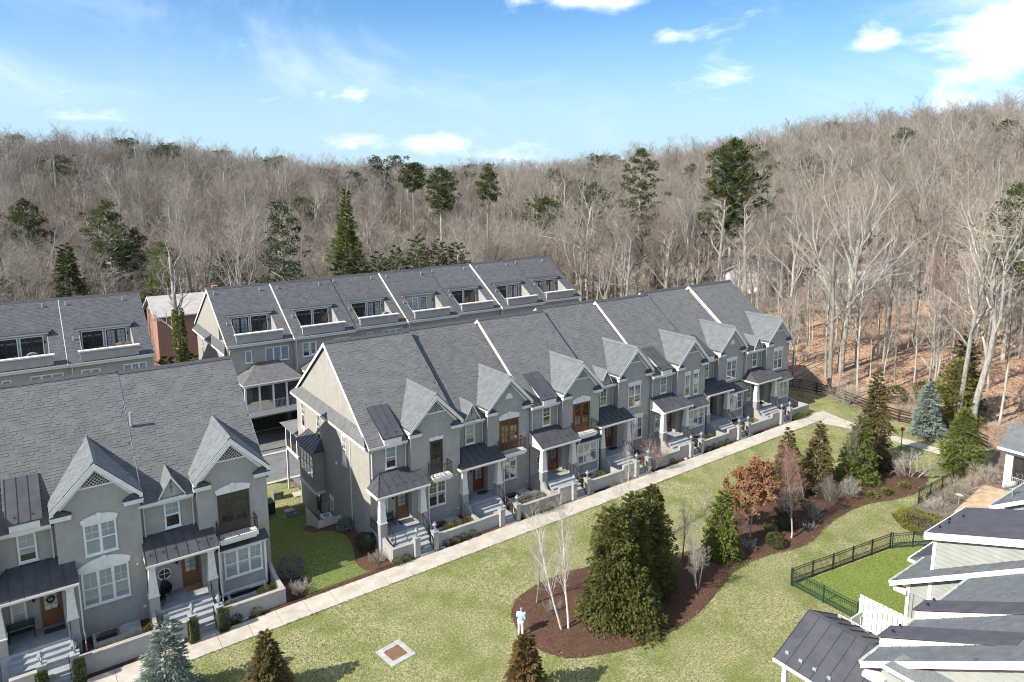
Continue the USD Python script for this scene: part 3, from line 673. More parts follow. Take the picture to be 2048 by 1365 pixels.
        u0, u1, uc = .98, 2.46, 1.72; zf, zt, yf = 7.72, 9.0, -.45; yb = (zt - ZE) / SL + YE + .12; yb0 = (zf - ZE) / SL + YE + .1
        for sx, ux in ((-1, u0), (1, u1)):
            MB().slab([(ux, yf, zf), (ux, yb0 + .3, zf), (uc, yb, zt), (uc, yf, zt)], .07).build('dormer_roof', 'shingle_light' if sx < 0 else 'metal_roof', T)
        m = MB(); m.prism([(u0 + .12, yf + .12, ZE - .22), (u1 - .12, yf + .12, ZE - .22), (u1 - .12, yf + .12, zf + .06), (uc, yf + .12, zt - .16), (u0 + .12, yf + .12, zf + .06)], (0, .7, 0)); m.build('dormer_wall', 'siding', T)
        m = MB()
        for ux in (u0, u1): m.prism([(uc, yf - .02, zt - .05), (ux, yf - .02, zf - .05), (ux, yf - .02, zf - .18), (uc, yf - .02, zt - .24)], (0, .06, 0))
        m.box(u0 - .03, yf - .03, zf - .3, u1 + .03, yf + .1, zf - .181); m.build('dormer_trim', 'trim', T)
        m = MB(); m.bar((uc, yf + .10, zf + .1), (uc, yf + .10, zt - .3), .02); m.bar((uc - .12, yf + .10, zf + .45), (uc + .12, yf + .10, zf + .45), .02); m.build('dormer_ornament', 'iron', T)
    window(T, fr, 1.26, 2.16, 5.45, 7.14, 1, back=c.get('b1', 'mix'))
    # upper gable storey
    g2 = c['g2']
    if g2 in ('door1', 'door2'):
        u0, u1 = (4.68, 5.72) if g2 == 'door1' else (4.22, 6.12)
        door(T, fg, u0, u1, 4.36, 7.02, c.get('wood2', 'wood_red'), n=1 if g2 == 'door1' else 2, grid=(2, 4), glass_from=.28, back='dark', name='balcony_door')
        lintel(T, fg, u0 - .05, u1 + .05, 7.03, .26 if g2 == 'door1' else .3, 0 if g2 == 'door1' else .26)
        b0, b1 = (4.45, 6.15) if g2 == 'door1' else (4.0, 6.4); yb = -.98
        B = MB().box(b0, G - yb * -1 if False else -1.45, 4.12, b1, G - .003, 4.36).build('balcony', 'trim', T)
        MB().box(b0 + .12, -1.38, 3.98, b1 - .12, G - .003, 4.119).build('balcony_base', 'trim', B)
        railing(B, [(b0 + .05, G - .05, 4.36), (b0 + .05, -1.40, 4.36), (b1 - .05, -1.40, 4.36), (b1 - .05, G - .05, 4.36)], .95)
    elif g2 == 'two':
        for u0 in (4.15, 5.45): window(T, fg, u0, u0 + .78, 4.75, 7.0, 1, back='mix'); lintel(T, fg, u0 - .03, u0 + .81, 7.01, .3)
    else:
        u0, u1 = (4.35, 6.0); window(T, fg, u0, u1, 4.85 if g2 != 'arch' else 5.1, 7.0, 2, back=c.get('b2', 'mix')); lintel(T, fg, u0 - .05, u1 + .05, 7.01, .28, .24 if g2 == 'arch' else .06)
    # lower gable storey
    g1 = c['g1']
    if g1 == 'bay':
        fb = FR((0, G - .5, 0), (1, 0, 0), (0, -1, 0)); u0, u1 = 4.0, 6.85
        m = MB(); m.box(u0, G - .5, .55, u1, G - .003, 3.55); m.build('bay', 'siding' if False else 'brick', T)
        m = MB(); fb.box(m, u0 - .02, u0 + .12, .45, 3.45, .002, .035); m.build('bay_trim', 'trim', T); m = MB(); fb.box(m, u1 - .12, u1 + .02, .45, 3.45, .002, .035); m.build('bay_trim', 'trim', T); m = MB(); fb.box(m, u0 + .12, u1 - .12, .45, .65, .002, .05); m.build('bay_trim', 'trim', T); m = MB(); fb.box(m, u0 - .1, u1 + .1, 3.42, 3.62, .002, .12); m.box(u0 - .1, G - .5, 3.42, u0 - .002, G - .003, 3.62); m.build('bay_trim', 'trim', T)
        window(T, fb, u0 + .25, u1 - .25, 1.55, 3.38, 3, back=c.get('bb', 'blind'))
        if c.get('bayroof') == 'metal':
            top = [(u0 - .35, G - .95, 3.72), (u1 + .15, G - .95, 3.72), (u1 + .05, G - .01, 4.5), (u0 - .2, G - .01, 4.5)]
            R = MB().slab(top, .1).build('bay_roof', 'metal_roof', T); seams(R, top[0], top[1], top[3], top[2], 6); MB().box(u0 - .35, G - .97, 3.56, u1 + .15, G - .6, 3.70).build('bay_gutter', 'trim', R)
        else:
            top = [(u0 - .2, G - .8, 3.66), (u1 + .2, G - .8, 3.66), (u1 + .15, G - .01, 3.98), (u0 - .2, G - .01, 3.98)]
            MB().slab(top, .04).build('bay_roof', 'metal_roof', T)
        MB().box(u0 + .02, G - .52, .38, u1 - .02, G - .48, .449).build('bay_skirt', 'trim', T)
    elif g1 == 'double':
        window(T, fg, 4.45, 5.98, 1.72, 3.86, 2, back=c.get('bb', 'mix'))
    elif g1 == 'lintel':
        window(T, fg, 4.3, 6.35, 1.55, 3.7, 3, back='mix'); lintel(T, fg, 4.25, 6.4, 3.71, .3, .05)
    else:
        window(T, fg, 4.02, 6.42, 2.0, 4.15, 3, back='blind'); lintel(T, fg, 3.95, 6.5, 4.16, .3, .42)
    # porch
    ZF = 1.28
    P = MB().box(.03 if not c.get('end') else -.1, -1.85, -.6, 3.72, -.003, ZF).build('porch_floor', 'bluestone', T)
    MB().box(.5, -2.2, -.6, 3.3, -1.853, ZF - .17).build('step', 'bluestone', T); MB().box(.5, -2.55, -.6, 3.3, -2.203, ZF - .34).build('step', 'bluestone', T); MB().box(.5, -2.9, -.6, 3.3, -2.553, ZF - .51).build('step', 'bluestone', T)
    for xc in (.16, 3.42):
        C = MB().box(xc - .27, -1.83, ZF + .002, xc + .27, -1.29, ZF + .95).build('porch_column', 'brick', T)
        m = MB(); m.box(xc - .31, -1.87, ZF + .951, xc + .31, -1.25, ZF + 1.02); m.hexa([(xc - .26, -1.82, ZF + 1.02), (xc + .26, -1.82, ZF + 1.02), (xc + .26, -1.30, ZF + 1.02), (xc - .26, -1.30, ZF + 1.02)], [(xc - .17, -1.73, 4.0), (xc + .17, -1.73, 4.0), (xc + .17, -1.39, 4.0), (xc - .17, -1.39, 4.0)]); m.box(xc - .22, -1.78, 4.0, xc + .22, -1.34, 4.09); m.build('shaft', 'trim', C)
    yl, ze, zt = -1.98, 4.38, 5.32
    m = MB(); m.box(-.1, -1.8, 4.09, 3.7, -1.32, 4.32); m.box(-.1, -1.32, 4.09, .1, -.003, 4.30); m.build('porch_beam', 'trim', T)
    MB().box(-.08, -1.31, 4.10, 3.68, -.006, 4.14).build('porch_ceiling', 'trim', T)
    xl, xr = -.28, 3.88
    if c['porch'] == 'hip':
        m = MB(); A, B_, C_, D_, E_ = (xl, yl, ze), (xr, yl, ze), (xr - .15, -.02, zt), (xl + 1.0, -.02, zt), (xl, -.02, ze + .02)
        m.add([A, B_, C_, D_, E_, (xr, -.02, ze)], [(0, 1, 2), (0, 2, 3), (0, 3, 4), (1, 5, 2), (0, 4, 5), (0, 5, 1)]); R = m.build('porch_roof', 'metal_roof', T)
        seams(R, (xl + 1.0, yl, ze), B_, D_, C_, 5); MB().bar(np.array(A) + (0, 0, .02), np.array(D_) + (0, 0, .02), .05).build('seam', 'metal_roof', R)
        for f in (.35, .7): MB().bar((xl + 0.0, yl * (1 - f), ze + .02), (xl + f * 1.0, -.02 + (yl) * (1 - f) * 1.0 if False else yl * (1 - f), ze + .02 + f * .0), .03).build('seam', 'metal_roof', R) if False else None
        m = MB(); a = np.array((xl + .5, yl, ze)); b = np.array(A) + (np.array(D_) - A) * .5; MB().bar(a + (0, 0, .02), b + (0, 0, .02), .03).build('seam', 'metal_roof', R)
        for f in (.33, .66): p = np.array(A) + (np.array(E_) - A) * f; q = np.array(A) + (np.array(D_) - A) * f; MB().bar(p + (0, 0, .02), q + (0, 0, .02), .03).build('seam', 'metal_roof', R)
        snow_guards(R, (xl + .6, yl, ze), B_, (xl + 1.3, -.02, zt), C_, 5)
        gutter(T, (xl, yl, ze - .01), (xr, yl, ze - .01), name='porch_gutter'); MB().box(xl - .12, yl - .1, ze - .14, xl - .002, -.003, ze - .01).build('porch_gutter', 'trim', T)
    else:
        A, B_, C_, D_ = (xl + .12, yl, ze), (xr, yl, ze), (xr - .1, -.02, zt), (xl + .2, -.02, zt)
        R = MB().slab([A, B_, C_, D_], .09).build('porch_roof', 'metal_roof', T); seams(R, A, B_, D_, C_, 7); snow_guards(R, A, B_, D_, C_, 6)
        m = MB(); m.prism([(xl + .16, yl + .05, ze - .22), (xl + .16, yl + .05, ze - .06), (xl + .16, -.02, zt - .1), (xl + .16, -.02, ze - .22)], (.05, 0, 0)); m.build('porch_gable_end', 'trim', T)
        MB().prism([(xr - .12, yl + .05, ze - .1), (xr - .12, G - .003, ze + .55), (xr - .12, G - .003, ze - .1)], (.05, 0, 0)).build('porch_gable_end', 'trim', T)
        gutter(T, (xl + .12, yl, ze - .01), (xr, yl, ze - .01), name='porch_gutter')
    downspout(T, [(xr - .05, yl - .06, ze - .12), (xr - .02, yl + .05, ze - .32), (xr - .02, -1.78, ze - .5), (xr - .02, -1.78, 1.3), (xr + .02, -1.9, 1.1), (xr + .02, -1.9, .1)], .04)
    door(T, fr, 2.0, 2.98, ZF + .02, 3.42, c.get('wood', 'wood'), back='blind', wreath=c.get('wreath', False))
    if c.get('side') == 'oval':
        m = MB(); t = np.linspace(0, 2 * np.pi, 25); m.tube([fr.p(1.0 + .36 * math.cos(k), 2.55 + .36 * math.sin(k), .03) for k in t], .05, 6, False); O_ = m.build('oval_window', 'white', T)
        m = MB(); fr.prism(m, [(1.0 + .34 * math.cos(k), 2.55 + .34 * math.sin(k)) for k in t[:-1]], .004, .012); m.build('pane', 'dark_room', O_)
        m = MB(); fr.box(m, .985, 1.015, 2.2, 2.9, .014, .03); fr.box(m, .65, 1.35, 2.535, 2.565, .0145, .031); m.build('muntins', 'white', O_)
    elif c.get('side', 'window') == 'window':
        window(T, fr, .62, 1.36, 1.75, 3.4, 1, back='blind')
    m = MB(); m.lathe([(0, 0), (.05, .02), (.08, .08), (.07, .28), (.1, .3), (.02, .38)], (1.72, -.12, 3.0), 8); m.box(1.70, -.1, 3.2, 1.74, -.003, 3.24); m.build('porch_light', 'iron', T)
    for sx in ((.52, 3.26) if c.get('rails') == 2 else (3.26,)):
        railing(T, [(sx, -1.9, ZF), (sx, -2.95, ZF - .55)], .85, name='handrail', step=.5)
    if c.get('end'):
        railing(T, [(-.07, -1.25, ZF), (-.07, -.05, ZF)], .8, name='side_railing')
    MB().box(W - .5, G - .08, 3.75, W - .38, G - .003, 3.88).build('wall_box', 'white', T)
    MB().box(7.0, G - .05, .9, 7.16, G - .003, 1.06).build('wall_vent', 'white', T)
    return T


def gable_end(T, side, yb=16.0, bay=False, dz=0):
    """pent roof, windows and bay of an exposed left end wall (facing -x) of house T, local coordinates"""
    fl = FR((.012, 0, 0), (0, 1, 0), (-1, 0, 0))
    top = [(-.42, 1.0, 7.60), (.011, 1.35, 8.42), (.011, 14.9, 8.42), (-.42, 15.95, 7.60)]
    top = [(-.42, -.3, 7.62), (-.42, 16.3, 7.62), (.011, 15.0, 8.45), (.011, .95, 8.45)]
    p = MB().slab(top, .1).build('pent_roof', 'shingle_base', T)
    U = np.array((0, 1., 0)); V = np.array((.431, 0, .83)); V /= np.linalg.norm(V)
    m = MB(); m.add(*shingle_tabs(top[0], U, V, [(0, 0), (16.6, 0), (15.3, .93), (1.25, .93)], seed=5)); m.build('shingles', 'shingle', p, kind='stuff')
    MB().box(-.46, -.3, 7.36, -.4, 16.3, 7.56).build('pent_fascia', 'trim', T); MB().box(-.4, .02, 7.30, .010, 16.0, 7.45).build('pent_soffit', 'trim', T)
    for yc, z0, z1 in side:
        window(T, fl, yc - .42, yc + .42, z0, z1, 1, back='mix'); m = MB(); fl.box(m, yc - .5, yc + .5, z1 + .002, z1 + .36, .003, .08); m.build('lintel', 'trim', T)
        m = MB(); fl.box(m, yc - .5, yc + .5, z0 - .2, z0 - .052, .003, .1); m.build('sill', 'trim', T)
    downspout(T, [(-.03, 3.55, 7.3), (-.03, 3.55, -.3)], .045)
    if bay:
        b0, b1, pj = 9.5, 13.4, .8; fb = FR((-pj, 0, 0), (0, 1, 0), (-1, 0, 0))
        MB().box(-pj, b0, .55, .011, b1, 3.9).build('bay', 'brick', T)
        window(T, fb, b0 + .35, b1 - .35, 1.5, 3.6, 4, back='mix', frame='siding')
        m = MB(); m.box(-pj - .06, b0 - .06, .3, .01, b1 + .06, .549); m.box(-pj - .12, b0 - .12, 3.9, .01, b1 + .12, 4.02); m.build('bay_trim', 'trim', T)
        A, B_, C_, D_ = (-pj - .3, b0 - .3, 4.03), (-pj - .3, b1 + .3, 4.03), (.01, b1 - .4, 4.95), (.01, b0 + .4, 4.95)
        m = MB(); m.add([A, B_, C_, D_, (.01, b0 - .3, 4.03), (.01, b1 + .3, 4.03)], [(0, 1, 2), (0, 2, 3), (0, 3, 4), (1, 5, 2), (0, 4, 5), (0, 5, 1)]); R = m.build('bay_roof', 'metal_roof', T); seams(R, (-pj - .3, b0 + .4, 4.03), (-pj - .3, b1 - .4, 4.03), D_, C_, 6)
        door(T, fl, 10.6, 11.5, -2.0, .1, 'black', back='dark', name='side_door'); window(T, fl, 7.6, 8.3, -1.4, .3, 1, back='mix')
        m = MB(); fl.box(m, 7.5, 8.4, .302, .6, .003, .08); m.build('lintel', 'trim', T)
        for k, yy in enumerate((8.9, 9.35, 9.75)): m = MB(); fl.box(m, yy, yy + .28, -1.2 - .15 * k, -.5 - .12 * k, .003, .2); m.tube([fl.p(yy + .14, -1.2 - .15 * k, .1), fl.p(yy + .14, -2.2, .1)], .03, 6); m.build('utility_meter', 'vent_metal', T)
        m = MB()
        for dy in (-.1, .12): m.tube([(-.02, 6.3 + dy, 4.15), (-.14, 6.3 + dy, 4.05)], [.06, .09], 8)
        m.build('flood_light', 'white', T)


ROW2 = 'townhouses of the middle row'
cfg2 = [dict(peak='lattice', dormer='shed', g2='door1', g1='double', porch='hip', rails=2, end=True, wood2='wood_dark', bb='dark'),
        dict(peak='half', dormer='gable', g2='door2', g1='double', porch='hip', wood='wood_red', side=None),
        dict(peak='lattice', dormer='shed', g2='door2', g1='bay', porch='shed', wood='wood_red', side='oval'),
        dict(peak='lattice', dormer='gable', g2='double', g1='lintel', porch='hip', wood='wood', side=None),
        dict(peak='lattice', dormer='shed', g2='two', g1='bay', porch='shed', wood='wood_red', bayroof='metal', side='window'),
        dict(peak='half', dormer='shed', g2='double', g1='bay', porch='shed', wood='wood_red', bayroof='metal', side=None),
        dict(peak='lattice', dormer='gable', g2='double', g1='bay', porch='hip', wood='wood_red', bayroof='metal', side='window')]
DZ2 = [0, -.05, .15, .3, .35, .45, .65]
lab2 = ['townhouse with bare end gable and narrow balcony door, nearest in the middle row',
        'townhouse with half-round gable vent over red double balcony doors',
        'townhouse with red double balcony doors over a box bay, third in the middle row',
        'grey townhouse at the centre of the middle row, keystone lintels above both gable windows',
        'grey townhouse with two separate narrow upper windows side by side in its gable',
        'grey townhouse with half-round gable vent above a double window and metal-roofed bay',
        'grey townhouse at the far end of the middle row beside the wooded slope']
H2 = [front_house(lab2[k], 7.32 * k, .73 * (k % 2), DZ2[k], cfg2[k], ROW2) for k in range(7)]
gable_end(H2[0], [(14.3, 4.7, 7.0), (10.4, 4.7, 7.0), (4.75, 4.6, 6.9)], bay=True)
# rear porch of the first house, seen past the corner
BP = MB().box(-.1, 16.05, 1.0, 6.8, 19.6, 1.25).build('rear_porch_floor', 'trim', H2[0])
m = MB(); m.box(-.1, 16.05, 3.2, 0.05, 19.6, 3.5); m.box(-.1, 19.45, 3.2, 6.8, 19.6, 3.5); m.build('rear_porch_beam', 'trim', H2[0])
for yy in (16.3, 18.0, 19.5): MB().box(-.1, yy - .09, -3.2 if yy > 19 else 1.25, .08, yy + .09, 3.2).build('rear_porch_post', 'trim', H2[0])
MB().box(-.03, 16.3, 1.3, -.02, 19.4, 3.2).build('insect_screen', 'screen', H2[0])
MB().add([(-.5, 16.02, 3.55), (-.5, 20.0, 3.55), (7.2, 20.0, 3.55), (7.2, 16.02, 3.55), (1.2, 16.02, 4.6), (6, 16.02, 4.6)], [(0, 1, 4), (1, 2, 5), (1, 5, 4), (2, 3, 5), (0, 4, 3), (3, 4, 5), (0, 1, 2), (0, 2, 3)]).build('rear_porch_roof', 'shingle', H2[0])
ROW1 = 'townhouses of the near left row'
cfg1 = [dict(peak='lattice', dormer='gable', g2='door2', g1='bay', porch='shed', side='oval', wood2='wood_dark', bb='blind'),
        dict(peak='lattice', dormer='shed', g2='arch', g1='arch', porch='hip', wreath=True, side='window', b2='blind'),
        dict(peak='lattice', dormer='shed', g2='double', g1='double', porch='shed')]
lab1 = ['nearest grey townhouse at left, with dark double balcony doors over a box bay window', 'near grey townhouse at the left edge, with arched white lintels over both gable windows', 'grey townhouse mostly cut off by the left edge, only a strip of roof in view']
H1 = [front_house(lab1[k], -14.72 - 7.32 * k, (0, .12, -.6)[k], (-.1, 0.05, 0)[k], cfg1[k], ROW1) for k in range(3)]
m = MB(); m.tube([(.35, 4.2, 11.0), (.35, 4.2, 11.9)], .09, 8); m.build('vent_pipe', 'vent_metal', H1[0])

# ---------------------------------------------------------------- the rows seen from the back
S3 = 0.632


def rear_house(label, x0, s, dz, group, full=True, porch=False, variant=0, left_end=False):
    T = thing('rear_townhouse', label, 'house', (x0, s, dz), group=group)
    W = 7.32; YW, YE3, ZE3, YR3, ZR3, YB3 = 33.95, 33.5, 8.55, 41.9, 13.75, 50.6; o = .12
    seed = int(abs(x0 * 71 + 13)) % 9973
    MB().prism([(.012, YW, -3.9), (.012, 50.0, -3.9), (.012, 50.0, 8.2), (.012, YR3, 13.3), (.012, 37.2, 10.6), (.012, 37.2, 8.5), (.012, YW, 8.5)], (W - .024, 0, 0)) if False else None
    m = MB(); m.box(.012, YW, -.4 if porch else -3.9, W - .012, 37.6, 8.45); m.prism([(.012, 37.6, -3.9), (.012, 50.0, -3.9), (.012, 50.0, 8.55), (.012, YR3, 13.45), (.012, 37.6, 10.9)], (W - .024, 0, 0)); m.build('wall', 'brick', T)
    f = lambda y: ZE3 + S3 * (y - YE3)
    u0, u1 = 1.15, 5.85; y_top, y_bot = 37.75, 34.0
    R = roof_plane(T, [(-o, y_top, f(y_top)), (W + o, y_top, f(y_top)), (W + o, YR3, ZR3 + .1), (-o, YR3, ZR3 + .1)], 'shingle_far', 'roof', seed=seed)
    roof_plane(T, [(-o, YE3, ZE3), (u0, YE3, ZE3), (u0, y_top, f(y_top)), (-o, y_top, f(y_top))], 'shingle_far', 'roof', seed=seed + 1)
    roof_plane(T, [(u1, YE3, ZE3), (W + o, YE3, ZE3), (W + o, y_top, f(y_top)), (u1, y_top, f(y_top))], 'shingle_far', 'roof', seed=seed + 2)
    MB().slab([(W + o, YB3, 8.3), (-o, YB3, 8.3), (-o, YR3, ZR3 + .1), (W + o, YR3, ZR3 + .1)], .16).build('front_roof', 'shingle_far', T)
    MB().prism([(-o, YR3 - .22, ZR3), (-o, YR3, ZR3 + .22), (-o, YR3 + .22, ZR3)], (W + 2 * o, 0, 0)).build('ridge_cap', 'shingle_base', R)
    for sx in (-o - .045, W + o):
        m = MB(); d = .28; m.prism([(sx, YE3 - .02, ZE3 - .03), (sx, YR3, ZR3 + .06), (sx, YR3, ZR3 - d), (sx, YE3 - .02, ZE3 - d)], (.045, 0, 0)); m.prism([(sx, YB3, 8.27), (sx, YR3, ZR3 + .06), (sx, YR3, ZR3 - d), (sx, YB3, 8.3 - d)], (.045, 0, 0)); m.build('rake_board', 'trim', T)
    gutter(T, (-o, YE3, ZE3 - .02), (W + o, YE3, ZE3 - .02)); MB().box(0, YE3 + .02, ZE3 - .36, W, YW - .003, ZE3 - .16).build('cornice', 'trim', T)
    downspout(T, [(.2, YE3 - .1, ZE3 - .15), (.2, YE3 + .1, ZE3 - .4), (.2, YW - .06, ZE3 - .6), (.2, YW - .06, 4.6)])
    if variant % 2 == 0: downspout(T, [(1.2, YE3 - .08, ZE3 - .12), (.8, YW - .08, ZE3 - .45), (.3, YW - .08, ZE3 - .8)])
    # the roof deck
    MB().box(u0, YW + .3, 8.455, u1, 37.45, 8.52).build('deck', 'bluestone', T)
    P = MB().box(u0 - .2, 33.62, 8.60, u1 + .2, 33.92, 9.55).build('parapet', 'brick', T); MB().box(u0 - .34, 33.48, 9.551, u1 + .34, 34.06, 9.68).build('cap', 'trim', P); MB().box(u0 - .3, 33.56, 8.48, u1 + .3, 33.98, 8.599).build('parapet_base', 'metal_roof', P)
    for u in (u0, u1 - .06):
        m = MB(); m.prism([(u, 34.0, 8.52), (u, 37.45, 8.52), (u, 37.45, f(37.45) - .02), (u, 34.0, f(34.0) + .1)], (.06, 0, 0)); m.build('cheek_wall', 'brick', T)
    fb = FR((0, 37.45, 0), (1, 0, 0), (0, -1, 0))
    MB().box(u0 + .06, 37.45, 8.52, u1 - .06, 37.58, 11.1).build('deck_wall', 'siding', T)
    m = MB(); m.box(u0 - .1, 37.25, 11.05, u1 + .1, 37.62, 11.25); m.build('header', 'trim', T); MB().slab([(u0 - .35, 37.1, 11.30), (u1 + .35, 37.1, 11.30), (u1 + .35, 37.9, 11.46), (u0 - .35, 37.9, 11.46)], .06).build('header_roof', 'metal_roof', T)
    k = 2 if variant != 3 else 1; a = u0 + .25; wd = 1.95
    if variant == 3:
        window(T, fb, a + .3, a + 2.0, 8.75, 10.75, 2, grid=(2, 4), upper=False, two=False, back='blind', name='deck_window'); door(T, fb, a + 2.25, a + 3.3, 8.54, 10.75, 'black', frame='white', n=1, grid=(2, 5), glass_from=.12, back='blind', name='deck_door')
    else:
        for q in range(2): door(T, fb, a + q * 2.12, a + q * 2.12 + wd, 8.54, 10.9, 'black', frame='white', n=2, grid=(2, 5), glass_from=.1, back=('dark', 'blind')[(variant + q) % 3 == 0], name='deck_door')
    m = MB(); m.lathe([(0, 0), (.06, .02), (.07, .2), (.02, .28)], (u1 - .3, 37.36, 10.1), 8); m.build('deck_light', 'iron', T)
    for (vx, vy) in ((.45, 40.9), (5.7, 40.9), (.65, 36.3)):
        m = MB(); m.tube([(vx, vy, f(vy) - .05), (vx, vy, f(vy) + .38)], .07, 8); m.build('vent_pipe', 'vent_metal', T)
    fw = FR((0, YW, 0), (1, 0, 0), (0, -1, 0))
    if full:
        window(T, fw, 1.85, 2.6, 6.2, 7.65, 1, grid=None, two=False, back='blind'); window(T, fw, 4.05, 6.75, 6.0, 7.7, 3, grid=None, two=False, back='blind') if variant % 2 == 0 else window(T, fw, .9, 2.5, 6.0, 7.7, 2, back='mix') and window(T, fw, 4.6, 6.7, 6.0, 7.7, 3, back='blind')
    if porch:
        y0 = 30.4; a0, a1 = .45, 7.0
        m = MB(); A, B_, C_, D_ = (a0, y0 - .4, 4.75), (a1, y0 - .4, 4.75), (a1 - 1.5, YW - .01, 6.15), (a0 + 2.7, YW - .01, 6.15)
        Rp = MB().add([A, B_, C_, D_, (a0, YW - .01, 4.75), (a1, YW - .01, 4.75)], [(0, 1, 2), (0, 2, 3), (0, 3, 4), (1, 5, 2), (0, 4, 5), (0, 5, 1)]).build('porch_roof', 'shingle_base', T)
        U = np.array((1., 0, 0)); V = np.array((0, 3.95, 1.4)); V /= np.linalg.norm(V); ln = math.hypot(3.95, 1.4)
        m = MB(); m.add(*shingle_tabs(A, U, V, [(0, 0), (a1 - a0, 0), (a1 - a0 - 1.5, ln), (2.7, ln)], seed=3)); U2 = np.array((0, -1., 0)); V2 = np.array((2.7, 0, 1.4)); V2 /= np.linalg.norm(V2)
        m.add(*shingle_tabs((a0, YW - .01, 4.75), U2, V2, [(0, 0), (3.95, 0), (0, math.hypot(2.7, 1.4))], seed=4)); m.build('shingles', 'shingle', Rp, kind='stuff')
        m = MB(); m.box(a0 + .2, y0 - .12, 4.36, a1 - .2, y0 + .1, 4.72); m.box(a0 + .2, y0 + .1, 4.36, a0 + .42, YW - .003, 4.70); m.build('porch_beam', 'trim', T)
        MB().box(a0 - .02, y0 - .5, 4.62, a1, y0 - .41, 4.74).build('porch_gutter', 'trim', T)
        MB().box(a0 + .2, y0 - .12, 1.0, a1 - .2, YW - .003, 1.62).build('porch_floor', 'trim', T)
        px = np.linspace(a0 + .32, a1 - .32, 5)
        for x in px: MB().box(x - .1, y0 - .1, 1.621, x + .1, y0 + .1, 4.359).build('porch_post', 'trim', T)
        for a_, b_ in zip(px[:-1], px[1:]): railing(T, [(a_ + .12, y0, 1.62), (b_ - .12, y0, 1.62)], .95, mat='trim', name='porch_railing', step=.13)
        for a_, b_ in zip(px[:-1], px[1:]): MB().box(a_ + .1, y0 + .03, 1.63, b_ - .1, y0 + .035, 4.35).build('insect_screen', 'screen', T)
        for x in (a0 + .32, a1 - .32): MB().box(x - .15, y0 + .1, -3.3, x + .15, y0 + .4, .999).build('pier', 'brick', T)
        door(T, fw, 2.4, 4.2, 1.65, 3.9, 'black', n=2, grid=(2, 4), glass_from=.15, back='dark', name='porch_door')
        MB().box(.3, 37.3, -3.1, 7.0, 37.59, -.41).build('garage_door', 'dark_room', T)
    return T


ROW3 = 'townhouses of the back row'
lab3 = ['back row townhouse with exposed gable end and screened rear porch', 'back row townhouse second from its near gable end, roof deck with four dark doors', 'grey back row townhouse with a domed covered grill on its roof deck',
        'grey back row townhouse with one single door beside a white window on its roof deck', 'grey back row townhouse third from the far end, chair back showing over its deck parapet', 'grey back row townhouse second from the far end of the row', 'grey townhouse at the far end of the back row beside the trees']
H3 = [rear_house(lab3[k], -1.68 + 7.3 * k, -.45 * (k % 2), .1 * k, ROW3, full=k < 3, porch=k < 2, variant=k, left_end=k == 0) for k in range(7)]
ROW4 = 'townhouses of the far left row'
lab4 = ['grey townhouse of the far left row with two tan chair backs on its roof deck', 'grey townhouse of the far left row with a covered grill on its roof deck', 'grey far left row townhouse cut by the left edge of the picture']
H4 = [rear_house(lab4[k], -16.35 - 7.3 * k, (0, .12, 0)[k], .3, ROW4, variant=(5, 3 + 1, 2)[k]) for k in range(3)]


def rear_gable_end(T):
    fl = FR((.012, 0, 0), (0, 1, 0), (-1, 0, 0)); top = [(-.42, 33.6, 7.65), (-.42, 50.4, 7.65), (.011, 49.2, 8.45), (.011, 35.0, 8.45)]
    MB().slab(top, .1).build('pent_roof', 'shingle_far', T); MB().box(-.46, 33.6, 7.40, -.4, 50.4, 7.6).build('pent_fascia', 'trim', T)
    window(T, fl, 46.6, 47.3, 4.7, 7.0, 1, back='mix')
    m = MB(); fl.box(m, 46.5, 47.4, 7.002, 7.35, .003, .08); m.build('lintel', 'trim', T)


rear_gable_end(H3[0])
# ---------------------------------------------------------------- front gardens
ORD = ['first', 'second', 'third', 'fourth', 'fifth', 'sixth', 'seventh']


